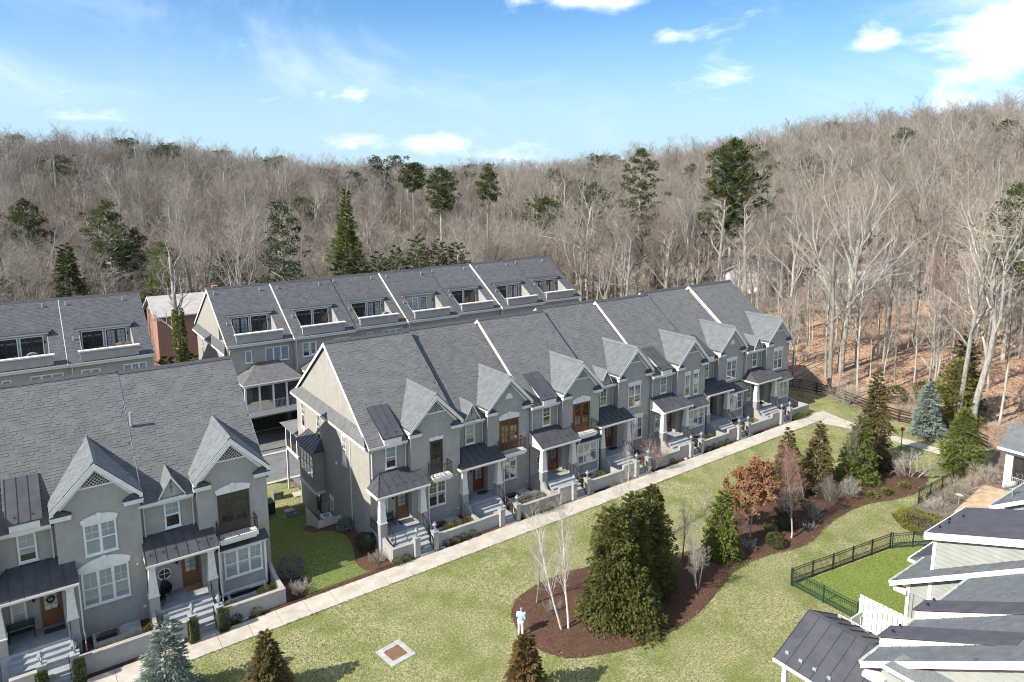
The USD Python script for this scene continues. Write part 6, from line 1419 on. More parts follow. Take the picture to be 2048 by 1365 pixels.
shrub('long low brownish hedge in the garden of the house with arched lintels', -16.9, -2.65, gs(-16.9) + .3, 3.4, .5, 121, 'leaf_thuja', 1700, .09, name='hedge', d=.7, cat='hedge')
shrub('two-toned round shrub at the end of the low brownish hedge', -14.9, -2.6, gs(-15) + .3, .95, .85, 122, 'leaf_bronze', 800, .09)
shrub('grey-leaved hedge in the garden of the house with half-round vent and balcony', 12.6, -2.2, gs(12) + .33, 3.6, .75, 123, 'leaf_grey', 1500, .11, name='hedge', d=.9, cat='hedge')
low = [((4.3, -3.62), 'leaf_box', 'low green shrub outside the first garden wall, nearest its gate'), ((5.0, -3.62), 'leaf_rust', 'low russet shrub outside the first garden wall, second from the gate'), ((5.7, -3.62), 'leaf_box', 'low green shrub outside the first garden wall, third from the gate'), ((6.5, -3.62), 'leaf_box', 'low green shrub outside the first garden wall, farthest from the gate'), ((.2, -4.0 + .3), 'leaf_lime', 'low light green shrub at the near corner of the first garden wall, left'), ((.95, -3.7), 'leaf_box', 'low green shrub at the near corner of the first garden wall, right'),
       ((11.3, -3.62), 'leaf_lime', 'low lime shrub outside the wall of the house with half-round vent'), ((28.6, -3.62), 'leaf_box', 'low green shrub outside the central garden wall, nearest its gate'), ((33.6, -3.62), 'leaf_box', 'first of four low shrubs outside the wall of the house with two narrow windows'), ((34.6, -3.62), 'leaf_box', 'second of four low shrubs outside the wall of the house with two narrow windows'), ((35.6, -3.62), 'leaf_box', 'third of four low shrubs outside the wall of the house with two narrow windows'), ((36.6, -3.62), 'leaf_box', 'fourth of four low shrubs outside the wall of the house with two narrow windows'),
       ((-9.3, -3.62), 'leaf_lime', 'bright green small plant in the mulch outside the near left garden wall'), ((-10.5, -3.62), 'leaf_box', 'small green plant nearest the gate outside the near left garden wall')]
for k, ((x, y), mt, lb) in enumerate(low): shrub(lb, x, y, gs(x) + .03, .62, .45, 140 + k, mt, 320, .09)
for k, (x, lb) in enumerate(((-12.95, 'clipped columnar boxwood left of the gate of the near left house'), (-11.25, 'clipped columnar boxwood right of the gate of the near left house'), (-20.25, 'clipped columnar boxwood left of the gate of the house with arched lintels'), (-18.6, 'clipped columnar boxwood right of the gate of the house with arched lintels'))): shrub(lb, x, -4.03, gs(x) + .02, .5, 1.35, 160 + k, 'leaf_box', 2600, .075, name='columnar_boxwood', d=.36, box=True)
shrub('bright green low hedge at the foot of the far garden wall', 49.2, -3.85, gs(49) + .03, 3.4, .6, 165, 'leaf_lime', 1300, .10, name='hedge', d=.6, cat='hedge')
shrub('green shrub behind the wall corner of the far house', 51.4, -1.2, .6, .9, .5, 166, 'leaf_lime', 350, .12)
shrub('dark rounded shrub against the near corner of the middle row', -.75, -.6, -.02, 1.5, 1.3, 167, 'leaf_dark', 1600, .11)
shrub('variegated round shrub on the shaded side lawn by the near row', -6.15, -.6, -.05, 1.7, 1.35, 168, 'leaf_grey', 1700, .12); 
shrub('dark glossy shrub with pale stems at the side of the middle row', -.6, 3.6, -.5, 1.2, 1.1, 169, 'leaf_blue', 700, .16)
bare_bush('grey bare shrub at the wall corner of the near row', (-6.5, -3.0, -.05), 1.1, 170, stems=12, spread=.8, cfg=dict(n=[8, 6, 4, 3]))
bare_bush('pale grey bare shrub in the mulch at the corner of the middle row', (-.75, -2.3, 0), .95, 171, stems=12, spread=.8, cfg=dict(n=[8, 6, 4, 3]))
bare_bush('large tangled bare shrub outside the wall below the grey hedge, left one', (13.0, -3.62, .17), 1.5, 172, stems=14, spread=.75, cfg=dict(n=[8, 7, 4, 3]))
bare_bush('tangled bare shrub outside the wall below the grey hedge, right one', (14.7, -3.62, .19), 1.2, 173, stems=12, spread=.75, cfg=dict(n=[8, 7, 4, 3]), twig='twig_brown')
bare_bush('tall vase-shaped bare shrub with red upper twigs beside the sidewalk', (26.0, -3.62, .32), 3.5, 174, 'twig_red', stems=11, spread=.42, cfg=dict(n=[9, 6, 4, 3], up=[.05, .12, .08, 0, 0]), r=.03, extra_leaf=('twig_bud', 600, .07))
bare_bush('grey bare twigs outside the pillar of the gate left of the red shrub', (24.9, -3.6, .3), 1.0, 175, stems=8, spread=.6)
bare_bush('small grey bare shrub by the steps of the house with arched lintels', (-20.9, -2.6, .1), .7, 176, stems=12, spread=.9, cfg=dict(n=[8, 6, 4, 3]))
bare_bush('bare shrub in front of the wooded slope at the sidewalk corner', (56.0, .4, .62), 3.0, 177, 'twig_red', stems=9, spread=.5, cfg=dict(n=[8, 6, 4, 3]), maxlev=3)
bare_bush('wide white-grey bare shrub along the dark board fence', (57.2, -4.6, .65), 3.2, 178, stems=10, spread=1.0, cfg=dict(n=[8, 6, 5, 3]), maxlev=3, r=.04)
bare_bush('white-grey spreading bare shrub beyond the black fence at far right', (56.8, -21.2, .65), 3.4, 179, stems=10, spread=1.0, cfg=dict(n=[8, 6, 5, 3]), maxlev=3, r=.04)
# stones
def stones(label, x, y, z, n, seed):
    rng = np.random.default_rng(seed); T = thing('stone_group', label, 'stones', (x, y, z))
    for k in range(n):
        m = trimesh.creation.icosphere(1, .12); v = m.vertices * rng.uniform(.7, 1.4, 3) * (1, 1, .6) + rng.normal(0, .012, m.vertices.shape) + (rng.uniform(-.3, .3), rng.uniform(-.08, .08), .03); MB().add(v, m.faces).build('stone', 'stone', T, smooth=40)


stones('pale stones beside the gate of the first middle-row garden', 3.75, -3.64, .06, 4, 1); stones('pale stones beside the gate of the box bay house', 18.45, -3.64, .23, 4, 2); stones('pale stones by the gate of the house second from the wood', 40.4, -3.64, .48, 4, 3); stones('pale stones by the right boxwood of the near left house', -10.0, -3.64, -.1, 4, 4); stones('pale stones outside the wall of the house with two narrow windows', 30.6, -3.64, .37, 3, 5)
Bw = thing('stone_bowl', 'shallow stone bowl in the mulch below the near left garden wall', 'bowl', (-13.7, -3.62, -.13)); m = MB(); m.lathe([(.0, .0), (.2, .0), (.3, .12), (.27, .13), (.16, .05), (.0, .05)], n=14); m.build('bowl', 'stone', Bw)

# ---------------------------------------------------------------- the wood
def road_piece(label, pts, w, mat='roof_grey'):
    p = np.array(pts, float); d = p[1] - p[0]; d /= np.linalg.norm(d); n = np.array((-d[1], d[0])) * w / 2
    struct('road', drape(Polygon([p[0] + n, p[1] + n, p[1] - n, p[0] - n]), .06, 3), mat, label)


road_piece('grey road beyond the far left row', (-2, 100), 8) if False else None
struct('road', drape(Polygon([(-8, 98), (-1, 98), (4, 128), (-3, 130)]), .08, 3), 'roof_grey', 'grey road showing between the trees beyond the far left row')
struct('yard', drape(Polygon([(6, 96), (14, 96), (16, 104), (8, 105)]), .08, 3), 'grass_lush', 'patch of bright green lawn beside the road in the wood')
WH = [('brick house with pale roof behind the gap between the back rows', 2.9, 74.3, 0, 13, 10, 9.6, 2.3, 'red_brick', 'roof_beige', 4),
      ('white house with wide grey roof among the trees at right', 117, 26, -25, 16, 9, 3.0, 2.6, 'siding', 'roof_grey', 5), ('low white house behind the bare trees at the end of the middle row', 104, 42, 20, 16, 8, 3.0, 2.4, 'white', 'roof_grey', 4),
      ('brick house above the white one on the right-hand slope', 146, 46, -10, 16, 9, 4.2, 3.0, 'red_brick', 'roof_grey', 4), ('low brick house across the road beyond the far left row', -4, 140, 5, 20, 9, 3.2, 2.6, 'red_brick', 'roof_brown', 5),
      ('pale house half hidden by trees behind the middle of the back row', 66, 112, -20, 15, 9, 4.5, 2.6, 'siding', 'roof_grey', 4), ('pale house among trees beyond the far end of the back row', 101, 81, -20, 15, 9, 4.5, 2.6, 'white', 'roof_grey', 4), ('grey-roofed house beside the big pine', 128, 72, -15, 16, 9, 4.5, 2.6, 'red_brick', 'roof_grey', 4), ('grey-roofed house behind the magnolia left of the back row', 19, 112, 10, 14, 9, 4.6, 2.8, 'red_brick', 'roof_brown', 4)]
for lb, x, y, rz, w, d, h, ri, wm, rm, nw in WH: wood_house(lb, x, y, rz, w, d, h, ri, wm, rm, nw)

# evergreens one can tell apart
def at_ground(x, y): return (x, y, G(x, y) - .1)


pine_tree('pine', 'tall pine with flat tiers of needles behind the far end of the middle row', at_ground(78.0, 49.2), 30.5, 4.8, 201, base=.45, n_br=60, n_tuft=46, flat=.4)
pine_tree('pine', 'largest pine, broad dark crown above the bare trees right of centre', at_ground(96.9, 42.3), 30.0, 7.4, 202, base=.34, n_br=130, n_tuft=48, tuft_r=1.0, size=.5)
cone_tree('pine', 'slender light green pine behind the middle of the back row', at_ground(29.7, 76.1), 28.3, 3.0, 203, 'leaf_pine_light', 9000, .5, lambda t: min(1, 2.6 * (1 - t) ** .8) * (.75 + .25 * math.sin(t * 14)) * (.45 + .55 * min(1, t * 1.6)), z0_=.1, rough=.9, up=.25)
pine_tree('pine', 'dark open-branched pine left of the light green one', at_ground(13.6, 62.3), 26.0, 5.2, 204, 'leaf_dark', base=.18, n_br=95, n_tuft=40, prof=lambda t: (1 - t) ** .6 * .9 + .1)
pine_tree('pine', 'tall olive pine above the road at left', at_ground(-6.7, 92.9), 26.3, 4.4, 205, 'leaf_pine', base=.34, n_br=80, n_tuft=40)
pine_tree('pine', 'darker pine close to the right of the tall olive pine', at_ground(-2.6, 94.6), 21.0, 3.6, 206, 'leaf_dark', base=.2, n_br=80, n_tuft=40)
cone_tree('fir', 'dense rounded green conifer behind the far left row', at_ground(-13.6, 84.2), 19.9, 4.2, 207, 'leaf_pine', 12000, .45, lambda t: (1 - t) ** .55 * (.6 + 1.2 * min(t, .33)), rough=.65, up=.15, droop=-.3)
pine_tree('pine', 'loose yellow-green pine beside the ivy-covered trunk', at_ground(-.4, 80.5), 19.5, 4.6, 208, 'leaf_pine_light', base=.1, n_br=90, n_tuft=36, prof=lambda t: (1 - t) ** .6)
cone_tree('magnolia', 'dark glossy magnolia left of the back row gable', at_ground(11.1, 86.0), 16.5, 4.6, 209, 'leaf_dark', 7000, .5, lambda t: (1 - t) ** .45 * (.7 + t * .3), rough=.6, inner=.4)
cone_tree('magnolia', 'dark broad evergreen at the left edge behind the far left row', at_ground(-21.0, 88.0), 14.5, 4.8, 210, 'leaf_dark', 6000, .5, lambda t: (1 - t) ** .45, rough=.6, inner=.4)
pine_tree('pine', 'thin pine with a small crown on a long bare trunk above the back row', at_ground(73.6, 95.4), 32.0, 3.0, 211, base=.74, n_br=34, n_tuft=50, size=.5)
pine_tree('pine', 'round-topped pine left of the thin long-trunked one', at_ground(74.5, 119.8), 31.0, 4.8, 212, base=.62, n_br=60, n_tuft=46, size=.55)
pine_tree('pine', 'flat-topped pine left of the round-topped pine', at_ground(75.6, 137.9), 30.0, 5.0, 213, base=.74, n_br=36, n_tuft=44, size=.6)
pine_tree('pine', 'pine half hidden by bare trees at the left edge', at_ground(-18.1, 128.0), 22.0, 5.0, 214, base=.35, n_br=60, n_tuft=40, size=.55)
pine_tree('pine', 'dark pine behind bare branches left of the tiered pine', at_ground(84.4, 69.1), 27.0, 4.2, 215, 'leaf_dark', base=.5, n_br=50, n_tuft=34)
pine_tree('pine', 'pine cut by the right edge of the picture', at_ground(88.3, -9.3), 24.0, 4.5, 216, base=.4, n_br=60, n_tuft=40)
EV = 'row of dark evergreens behind the back row'
for k, (x, y, h) in enumerate(((22.6, 60.5, 18.4), (28.4, 60.2, 18.0), (32.0, 60.5, 18.8), (36.0, 60.6, 20.4), (39.8, 60.0, 19.0), (43.5, 60.0, 17.8), (25.6, 61.5, 16.8))):
    cone_tree('leyland_cypress', ('dark conical evergreen behind the back row, leftmost of the row', 'dark conical evergreen behind the back row, second large one from the left', 'dark conical evergreen behind the back row, just left of the tallest', 'tallest dark conical evergreen right behind the back row', 'dark conical evergreen behind the back row, just right of the tallest', 'dark conical evergreen behind the back row, rightmost', 'smaller dark conical evergreen behind the back row, between the first two')[k], at_ground(x, y), h, 3.9, 220 + k, 'leaf_pine', 6500, .45, lambda t: (1 - t) ** .5, rough=.7, up=.15, droop=-.3, group=EV)
for k, (x, y, h) in enumerate(((-5.9, 47.5, 8.2), (-3.6, 46.0, 8.8), (-7.4, 50, 6.0))): cone_tree('evergreen_shrub', ('bushy evergreen at the foot of the ivy-covered trunk', 'bushy evergreen against the gable of the back row', 'evergreen bush beside the far left row')[k], at_ground(x, y), h, 2.4, 230 + k, 'leaf_pine_light', 4500, .34, lambda t: (1 - t) ** .5, rough=.55, up=.1, droop=-.3)
FPL = ['small dark pine on the skyline dip, leftmost of the skyline group', 'small dark pine on the skyline dip, second of the group', 'small dark pine on the skyline dip, third of the group', 'small dark pine on the skyline dip, rightmost of the group', 'lone dark pine on the far left ridge', 'dark pine between the two large pines, high on the hillside', 'dark pine on the ridge right of the largest pine', 'dark pine crown below the skyline group', 'dark pine crown just left below the skyline group', 'dark pine on the ridge above the thin long-trunked pine', 'dark pine on the ridge just behind the largest pine', 'dark pine high on the right-hand ridge']
for k, (x, y, h, r) in enumerate(((77.1, 212, 15, 5), (107, 232, 19, 6), (116, 232, 20, 5.5), (124, 226, 17, 5), (60.8, 300, 16, 5), (182, 124, 15, 4), (215, 66, 16, 4), (92, 190, 17, 5), (85, 205, 16, 5), (140, 150, 17, 5), (205, 110, 15, 4), (236, 45, 16, 4.5))):
    pine_tree('far_pine', FPL[k], at_ground(x, y), h, r, 240 + k, 'leaf_dark' if k % 2 else 'leaf_pine', base=.45, n_br=34, n_tuft=24, size=.8, tuft_r=1.2)

# bare trees: prototypes are the first of their kind
big = dict(TREECFG, n=[10, 6, 5, 6])
vcfg = dict(TREECFG, n=[9, 7, 5, 5], start=[.3, .3, .2, .15], up=[.02, .16, .10, .05, .02], ang=[(.35, .7), (.4, .8), (.5, .9), (.5, 1)], len=[(.55, .8), (.42, .6), (.45, .65), (.5, .8)], fall=[.3, .4, .4, .3])
slim = dict(TREECFG, wob=[.025, .15, .2, .22, .2], n=[13, 5, 4, 4], start=[.45, .25, .2, .15], len=[(.18, .32), (.4, .6), (.45, .65), (.5, .8)], ang=[(.4, .8), (.5, .9), (.5, .95), (.5, 1)])
HB = [('tallest bare tree on the leafy slope, with a wide fan of white limbs', (68.3, 2.4), 30.0, 301, dict(vcfg, wob=[.02, .12, .18, .22, .2], n=[11, 7, 5, 5], start=[.34, .3, .2, .15], ang=[(.4, .85), (.4, .8), (.5, .9), (.5, 1)], len=[(.7, .95), (.42, .6), (.45, .65), (.5, .8)]), 'bark', 'twig', .5), ('pale forked bare tree at right rising from behind the board fence', (60.6, -16.3), 27.5, 302, dict(vcfg, n=[6, 7, 5, 5], start=[.42, .3, .2, .15]), 'bark', 'twig', .36), ('second pale trunk beside the forked tree at right', (59.6, -15.3), 23.0, 303, slim, 'bark', 'twig', .2),
      ('thick pale bare tree deeper in the wood at the right edge', (96.0, -4.5), 24.0, 304, big, 'bark', 'twig', .45), ('bare tree with two spreading arms left of the largest pine', (79.5, 37.6), 27.0, 305, vcfg, 'bark', 'twig', .33), ('bare round-crowned tree left of the tiered pine', (75.2, 63.5), 32.0, 306, big, 'bark', 'twig_brown', .36), ('bare tree in front of the white house at the end of the middle row', (78.9, 16.8), 26.4, 307, vcfg, 'bark', 'twig_brown', .3),
      ('white-limbed bare tree just left of the back row gable', (4.4, 81.9), 29.0, 308, vcfg, 'bark', 'twig', .3), ('reddish budding bare tree left of the dark open pine', (8.0, 93.0), 25.0, 309, big, 'bark_dark', 'twig_red', .26), ('pale bare tree between the reddish tree and the dark open pine', (10.6, 76.0), 26.0, 310, vcfg, 'bark', 'twig', .26), ('large pale bare tree left of the dense rounded conifer', (-15.0, 103.0), 23.5, 311, vcfg, 'bark', 'twig', .3),
      ('slim straight bare trunk in the leaf litter next to the tallest bare tree', (60.4, -.6), 20.0, 312, slim, 'bark', 'twig', .2), ('bare tree with a leaning trunk behind the far end of the middle row', (71.0, 46.2), 22.0, 313, vcfg, 'bark', 'twig', .26), ('bare tree on the right-hand slope between the tallest tree and the forked one', (79.9, 2.2), 21.0, 314, slim, 'bark', 'twig_brown', .2)]
protos = []
for lb, (x, y), h, sd, cf, bk, tw, r in HB: protos.append(bare_tree('bare_tree', lb, at_ground(x, y), h, sd, bk, tw, cfg=cf, r=r))
# ivy-covered trunk
IV = bare_tree('ivy_tree', 'bare trunk wrapped in green ivy between the far left and back rows', at_ground(-2.6, 57.0), 22.0, 320, 'bark', 'twig', cfg=dict(slim, n=[8, 5, 4, 4]), r=.3)
rng = np.random.default_rng(5); n = 2600; t = rng.uniform(0, 1, n) ** .9; a = rng.uniform(0, 6.28, n); rr = .38 + .5 * rng.uniform(size=n) ** 2 * (.4 + .6 * np.sin(t * 7) ** 2); m = MB(); m.add(*leaves(rng, np.stack([np.cos(a) * rr, np.sin(a) * rr, t * 12.5], -1), np.stack([np.cos(a), np.sin(a), 0 * a - .2], -1), .28, .8)); m.build('ivy', 'leaf_lime', IV)

fp = [bare_tree('wood_tree', 'tall bare tree among the many of the grey wood', at_ground(52 + 3 * k, 66 + 2 * k), h, 330 + k, bk, tw, cfg=cf, r=r, group='bare trees of the grey wood') for k, (h, bk, tw, cf, r) in enumerate([(24, 'bark', 'twig', big, .27), (22, 'bark', 'twig', vcfg, .24), (21, 'bark_dark', 'twig_brown', big, .25), (20, 'bark', 'twig_brown', vcfg, .22), (18, 'bark_dark', 'twig_red', big, .2), (22, 'bark', 'twig', slim, .2)])]
sl = [bare_tree('slope_tree', 'slim young bare tree on the leaf-covered slope at right', at_ground(63 + k, 8 + 3 * k), h, 340 + k, 'bark', tw, cfg=slim, r=r, group='slim young trees on the leafy slope') for k, (h, tw, r) in enumerate([(15, 'twig', .1), (12, 'twig_brown', .08), (13, 'twig_red', .08)])]
rng = np.random.default_rng(77); spots = []
blocks = [(x, y, max(w, d) * .5 + .5) for _, x, y, _, w, d, *_ in WH] + [(-2, 112, 12), (9, 100, 7)]
heroes = [p for _, p, *_ in HB] + [(78, 49.2), (96.9, 42.3), (29.7, 76.1), (13.6, 62.3), (-6.7, 92.9), (-13.6, 84.2), (73.6, 95.4)]
step = 5.9
for gx_ in np.arange(-140, 400, step):
    for gy_ in np.arange(-60, 400, step):
        x, y = gx_ + rng.uniform(0, step), gy_ + rng.uniform(0, step); dx, dy = x - CAM[0], y - CAM[1]; r = math.hypot(dx, dy); az = math.atan2(dx, dy) - .62013
        if r < 80 or r > 392 or abs(az) > .80: continue
        if r > 300 and rng.uniform() < .25: continue
        px = 1024 + 1372.6 * math.tan(az)
        if x < 58 + .0 * y and y < 57: continue
        if y < 56 and x < 60.5 - .12 * min(y, 0): continue
        if y > 56 and y < 62 and x < 60: continue
        if x < 59 and y < 72 and rng.uniform() < .6: continue
        if any((x - a) ** 2 + (y - b) ** 2 < c * c for a, b, c in blocks): continue
        if any((x - a) ** 2 + (y - b) ** 2 < 9 for a, b in heroes): continue
        slope = x > 58 and r < 150 and y < 30
        if slope and rng.uniform() < .05: continue
        spots.append((r, x, y, slope))
for q in range(900):
    x, y = rng.uniform(58, 118), rng.uniform(-32, 26); r = math.hypot(x - CAM[0], y - CAM[1])
    if y < 0 and x < 60.5 - .12 * y: continue
    if len([1 for s_ in spots if s_[3]]) > 185 or any((x - a) ** 2 + (y - b) ** 2 < c * c * .8 for a, b, c in blocks) or any((x - s_[1]) ** 2 + (y - s_[2]) ** 2 < 4 for s_ in spots if s_[3]): continue
    spots.append((r, x, y, True))
spots.sort(); far_m = [[] for _ in fp]; ind = 0; ind_s = 0
for r, x, y, slope in spots:
    rz = rng.uniform(0, 360); s = rng.uniform(.66, 1.06); k = int(rng.choice(6, p=[.25, .22, .16, .15, .07, .15]))
    if slope:
        copy(sl[int(rng.integers(0, 3))], 'slim young bare tree on the leaf-covered slope at right', at_ground(x, y), rz, rng.uniform(.7, 1.15)); ind_s += 1
    elif ind < 292:
        copy(fp[k], 'tall bare tree among the many of the grey wood', at_ground(x, y), rz, (s * 1.22, s * 1.22, s * .95)); ind += 1
    else: far_m[k].append((x, y, G(x, y) - .2, rz, s * (.86 if r > 250 else .95)))
PI_ = UsdGeom.PointInstancer.Define(stage, '/World/distant_wood'); tag(PI_.GetPrim(), 'grey-brown bare wood with scattered pines covering the hills behind the houses', 'wood', kind='stuff')
pos, ori, sca, ids = [], [], [], []
for k, L in enumerate(far_m):
    q = UsdGeom.Xform.Define(stage, f'/World/distant_wood/bare_tree_{k:03d}')
    for part in ('trunk', 'limbs', 'crown'):
        sp = stage.GetPrimAtPath(str(fp[k].GetPath()) + '/' + part); c = stage.DefinePrim(f'/World/distant_wood/bare_tree_{k:03d}/{part}'); c.GetReferences().AddInternalReference(sp.GetPath())
    PI_.CreatePrototypesRel().AddTarget(q.GetPath())
    for x, y, z, rz, s in L: pos.append((x, y, z)); h = math.radians(rz) / 2; ori.append(Gf.Quath(math.cos(h), 0, 0, math.sin(h))); sca.append((s * 1.3, s * 1.3, s)); ids.append(k)
PP = stage.GetPrimAtPath('/World/far_pine'); q = UsdGeom.Xform.Define(stage, '/World/distant_wood/pine_tree')
for part in ('trunk', 'limbs', 'crown'): stage.DefinePrim(f'/World/distant_wood/pine_tree/{part}').GetReferences().AddInternalReference(PP.GetPath().AppendChild(part))
PI_.CreatePrototypesRel().AddTarget(q.GetPath())
for _ in range(70):
    r, az = rng.uniform(150, 370), .62013 + rng.uniform(-.72, .72); x, y = CAM[0] + r * math.sin(az), CAM[1] + r * math.cos(az)
    if x > 55 and y < 60 and r < 220: continue
    h = rng.uniform(0, math.pi); s = rng.uniform(.6, 1.15); pos.append((x, y, G(x, y) - .2)); ori.append(Gf.Quath(math.cos(h), 0, 0, math.sin(h))); sca.append((s, s, s)); ids.append(6)
PI_.CreatePositionsAttr(Vt.Vec3fArray.FromNumpy(np.array(pos, np.float32))); PI_.CreateOrientationsAttr(Vt.QuathArray(ori)); PI_.CreateScalesAttr(Vt.Vec3fArray.FromNumpy(np.array(sca, np.float32))); PI_.CreateProtoIndicesAttr(Vt.IntArray(ids))
print('trees', len(spots), ind, ind_s, len(pos))
# understorey along the edges of the wood
for k, (x, y, h, tw) in enumerate(((61, -6, 2.6, 'twig'), (63, -9, 3.0, 'twig_brown'), (61.5, 2.5, 2.6, 'twig_red'), (65, -1, 2.4, 'twig'), (66, -12, 3.2, 'twig'), (60.5, 8, 3.5, 'twig_red'), (70, -18, 3.5, 'twig'), (64, -20, 3.0, 'twig_brown'), (59.5, -9.8, 2.2, 'twig'))):
    bare_bush(('grey brush behind the board fence below the tallest tree', 'brown brush behind the board fence', 'red-twigged brush behind the far house', 'grey brush on the slope beside the slim trunks', 'grey brush behind the blue-grey spruce', 'tall red-twigged brush beside the far house gable', 'grey thicket at the right edge of the slope', 'brown thicket behind the white bare shrub at far right', 'low grey brush right behind the board fence')[k], at_ground(x, y), h, 360 + k, tw, stems=12, spread=.8, cfg=dict(n=[8, 6, 4, 3]), r=.025)
shrub('dark green bush on the slope behind the board fence', 62.5, -7.5, G(62.5, -7.5), 2.6, 1.8, 371, 'leaf_pine', 900, .25); shrub('olive bush on the slope behind the blue-grey spruce', 66.0, -9.5, G(66, -9.5), 3.0, 2.2, 372, 'leaf_thuja', 900, .28)

# loose litter, tufts and chips so that edges are ragged
rng = np.random.default_rng(99)
struct('leaf_litter', drape(Polygon([(57.9, 4.5), (58.6, -2), (57.4, -7), (56.8, -11), (57.5, -17), (56, -21), (60, -36), (105, -30), (125, 8), (112, 22), (84, 26), (66, 26), (59, 16)]), .05, 2), 'leaf_litter', 'orange-brown fallen leaves covering the slope under the bare trees')


def scatter(n, poly, zf, mat, size, name, label, cat, wide=.4, upz=1.0, jit=.5):
    x0, y0, x1, y1 = poly.bounds; q = rng.uniform(0, 1, (n * 3, 2)) * (x1 - x0, y1 - y0) + (x0, y0); q = q[shapely.contains(poly, shapely.points(q))][:n]
    P = np.column_stack([q, zf(q[:, 0], q[:, 1])]); D = rng.normal(0, jit, (len(P), 3)); D[:, 2] = np.abs(D[:, 2]) * .3 + upz; m = MB(); m.add(*leaves(rng, P, D, size, wide)); stuff(name, m, mat, label, cat)


NEAR = LAWN.intersection(sbox(-22, -32, 53, -5.6)).difference(MULCH).difference(ENCL)
scatter(26000, NEAR, lambda x, y: terrain(x, y) - .005, 'blades', .085, 'grass_tufts', 'tufts of yellow-green grass standing in the lawn', 'grass', .5, .8, .8)
scatter(5200, MULCH.buffer(.12).difference(MULCH.buffer(-.15)), lambda x, y: terrain(x, y) + .0, 'blades', .13, 'edge_grass', 'longer grass along the ragged edge of the mulch bed', 'grass', .4)
scatter(5000, sbox(-22, -5.72, 51, -5.6).union(sbox(-7, -3.96, -1.8, -3.86)), lambda x, y: terrain(x, y) + .02, 'blades', .11, 'edge_grass', 'grass creeping over the edge of the sidewalk', 'grass', .4)
scatter(14000, MULCH.buffer(.1), lambda x, y: np.where(shapely.contains(MULCH, shapely.points(x, y)), bed_z(x, y) + .015, terrain(x, y) + .01), 'chips', .10, 'mulch_chips', 'loose bark chips on the mulch bed', 'mulch', .35, .12, .8)
scatter(900, NEAR.union(MULCH), lambda x, y: terrain(x, y) + .06, 'dead_leaf', .10, 'fallen_leaves', 'pale dead leaves scattered over the lawn and bed', 'leaves', .6, .1, .8)
scatter(5000, sbox(-22, -3.88, 51, -3.53), lambda x, y: terrain(x, y) + .03, 'chips', .08, 'mulch_chips', 'bark chips in the narrow bed along the garden walls', 'mulch', .35, .12, .8)
scatter(16000, Polygon([(58.2, 3.5), (58.8, -2), (57.6, -7), (57, -11), (57.7, -17), (57, -21), (62, -30), (95, -26), (105, 8), (95, 20), (66, 22)]), lambda x, y: terrain(x, y) + .06, 'dead_leaf', .26, 'fallen_leaves', 'fallen leaves lying loose on the wooded slope', 'leaves', .6, .25, .8)
for k in range(9):
    x, y = ((64, -4), (70, 1), (75, -8), (67, -14), (80, -3), (73, 9), (86, 4), (90, -14), (66, 6))[k]; a = rng.uniform(-.5, .5) + .2; L = rng.uniform(4, 9); d = np.array((math.cos(a), math.sin(a)))
    Fl = thing('fallen_log', ('fallen trunk below the tallest bare tree', 'fallen log in the middle of the leafy slope', 'fallen log right of the slope middle', 'fallen trunk behind the large yellow-green holly', 'fallen log up the slope from the forked tree', 'fallen log beside the far house side', 'distant fallen log near the long pale house', 'fallen log at the far right of the slope', 'short fallen log behind the far house')[k], 'log', (x, y, G(x, y) + .12)); m = MB(); m.tube([(*(d * t), (G(*(np.array((x, y)) + d * t)) - G(x, y))) for t in np.linspace(-L / 2, L / 2, 5)], np.linspace(.2, .08, 5), 7); m.build('trunk', 'bark', Fl)
# ---------------------------------------------------------------- the person
import manifold3d as m3


def limb(chain, seg=14):
    out = None
    for (a, ra), (b, rb) in zip(chain[:-1], chain[1:]):
        s = m3.Manifold.batch_hull([m3.Manifold.sphere(ra, seg).translate(tuple(map(float, a))), m3.Manifold.sphere(rb, seg).translate(tuple(map(float, b)))])
        out = s if out is None else out + s
    return out


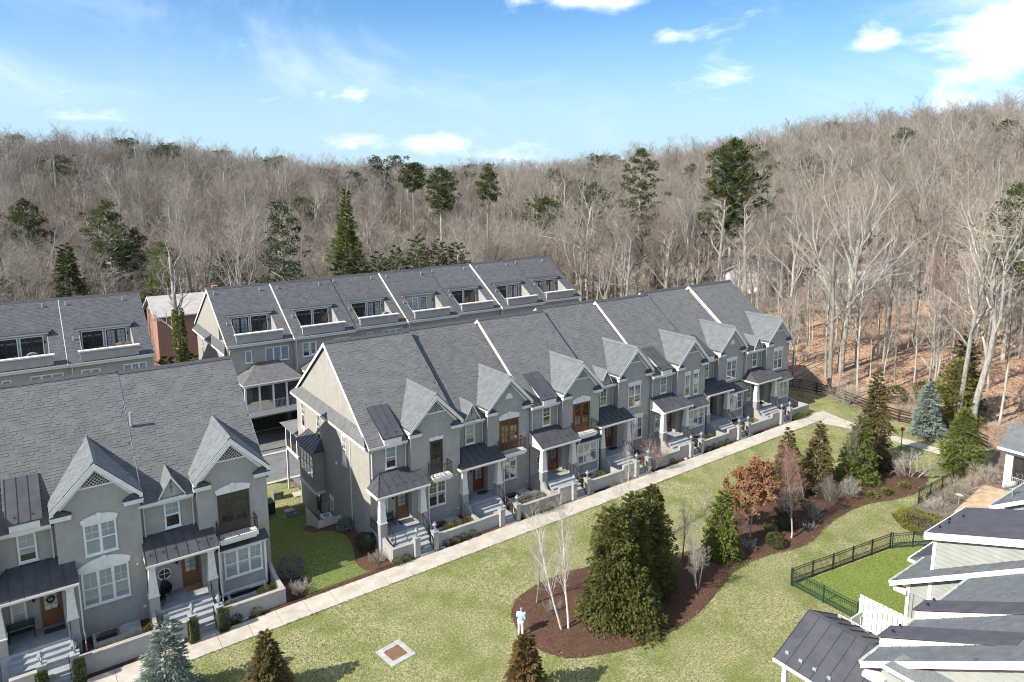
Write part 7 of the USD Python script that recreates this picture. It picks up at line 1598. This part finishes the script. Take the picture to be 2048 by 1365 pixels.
def person():
    T = thing('person', 'person in light blue shirt and pale trousers looking down at a dark device', 'person', (2.75, -14.85, .06), 25)
    # local: faces +x, z up
    def ell(c, r): return m3.Manifold.sphere(1, 24).scale(tuple(map(float, r))).translate(tuple(map(float, c)))
    legs = [[((0, s * .11, .92), .105), ((.02, s * .115, .50), .068), ((-.02, s * .12, .09), .05)] for s in (-1, 1)]
    arms = [[((-.01, s * .20, 1.40), .062), ((.02, s * .265, 1.12), .047), ((.26, s * .12, 1.08), .036)] for s in (-1, 1)]
    head_c = np.array((.075, 0, 1.60))
    body = limb([((0, 0, .95), .085), ((0, 0, 1.2), .09), ((-.01, 0, 1.36), .09), ((.0, 0, 1.47), .06), ((.045, 0, 1.55), .055)])
    for l in legs: body = body + limb(l)
    for a in arms: body = body + limb(a)
    body = body + ell(head_c, (.095, .077, .115)) + ell(head_c + (.092, 0, -.02), (.022, .016, .03)) + ell(head_c + (.0, .08, -.005), (.025, .015, .035)) + ell(head_c + (.0, -.08, -.005), (.025, .015, .035)) + ell(head_c + (.055, 0, -.085), (.045, .045, .035))
    for s in (-1, 1):
        hand = ell((.32, s * .095, 1.075), (.05, .022, .042))
        for k in range(4): hand = hand + limb([((.345, s * .10, 1.095 - k * .021), .0095), ((.385 - .004 * k, s * .085, 1.10 - k * .021), .009), ((.40 - .004 * k, s * .05, 1.10 - k * .021), .008)], 8)
        hand = hand + limb([((.31, s * .075, 1.10), .012), ((.345, s * .055, 1.12), .010), ((.375, s * .045, 1.122), .009)], 8)
        body = body + hand
    tmb = lambda mf, ln, it: (lambda mm: trimesh.smoothing.filter_taubin(trimesh.Trimesh(mm.vert_properties[:, :3], mm.tri_verts), iterations=it))(mf.refine_to_length(ln).to_mesh())
    B = MB().tm(tmb(body, .03, 6)).build('body', 'skin', T, smooth=True)
    shirt = limb([((0, 0, .90), .165), ((0, 0, 1.2), .175), ((-.01, 0, 1.37), .165), ((0, 0, 1.45), .085)])
    shirt = shirt.scale((.82, 1.12, 1))
    for a in arms: shirt = shirt + limb([(a[0][0], .082), (a[1][0], .066), ((.20, a[2][0][1] * 1.3, 1.085), .052)])
    MB().tm(tmb(shirt, .035, 5)).build('shirt', 'shirt', T, smooth=True)
    tr = limb([((0, 0, .93), .16), ((0, 0, .86), .165)]).scale((.8, 1.1, 1))
    for l in legs: tr = tr + limb([(l[0][0], .128), (l[1][0], .09), ((-.015, l[2][0][1], .10), .075)])
    MB().tm(tmb(tr, .035, 5)).build('trousers', 'trousers', T, smooth=True)
    hair = ell(head_c + (-.02, 0, .03), (.10, .088, .105)) - m3.Manifold.cube((.3, .3, .3)).translate((.115, -.15, 1.40)) - m3.Manifold.cube((.4, .4, .2), True).translate((.1, 0, 1.49))
    MB().tm(tmb(hair, .02, 3)).build('hair', 'hair', T, smooth=True)
    for s in (-1, 1):
        MB().tm(tmb(ell((.045, s * .12, .045), (.135, .05, .045)) - m3.Manifold.cube((1, 1, .2), True).translate((0, 0, -.1)), .03, 2)).build('shoe', 'white', T, smooth=True)
        MB().tm(trimesh.creation.icosphere(1, .011).apply_translation(head_c + (.084, s * .032, .02))).build('eye', 'black', T)
    MB().box(head_c[0] + .082, -.02, head_c[2] - .058, head_c[0] + .09, .02, head_c[2] - .05).build('mouth', 'wood_red', T)
    D = thing('handheld_device', 'dark handheld device held by the standing person', 'controller', (2.75, -14.85, .06), 25)
    MB().hexa([(.325, -.085, 1.06), (.40, -.085, 1.05), (.40, .085, 1.05), (.325, .085, 1.06)], [(.335, -.085, 1.125), (.41, -.085, 1.115), (.41, .085, 1.115), (.335, .085, 1.125)]).build('body', 'black', D)
    MB().hexa([(.405, -.07, 1.12), (.47, -.07, 1.20), (.47, .07, 1.20), (.405, .07, 1.12)], [(.415, -.07, 1.115), (.48, -.07, 1.195), (.48, .07, 1.195), (.415, .07, 1.115)]).build('screen', 'black', D)


person()
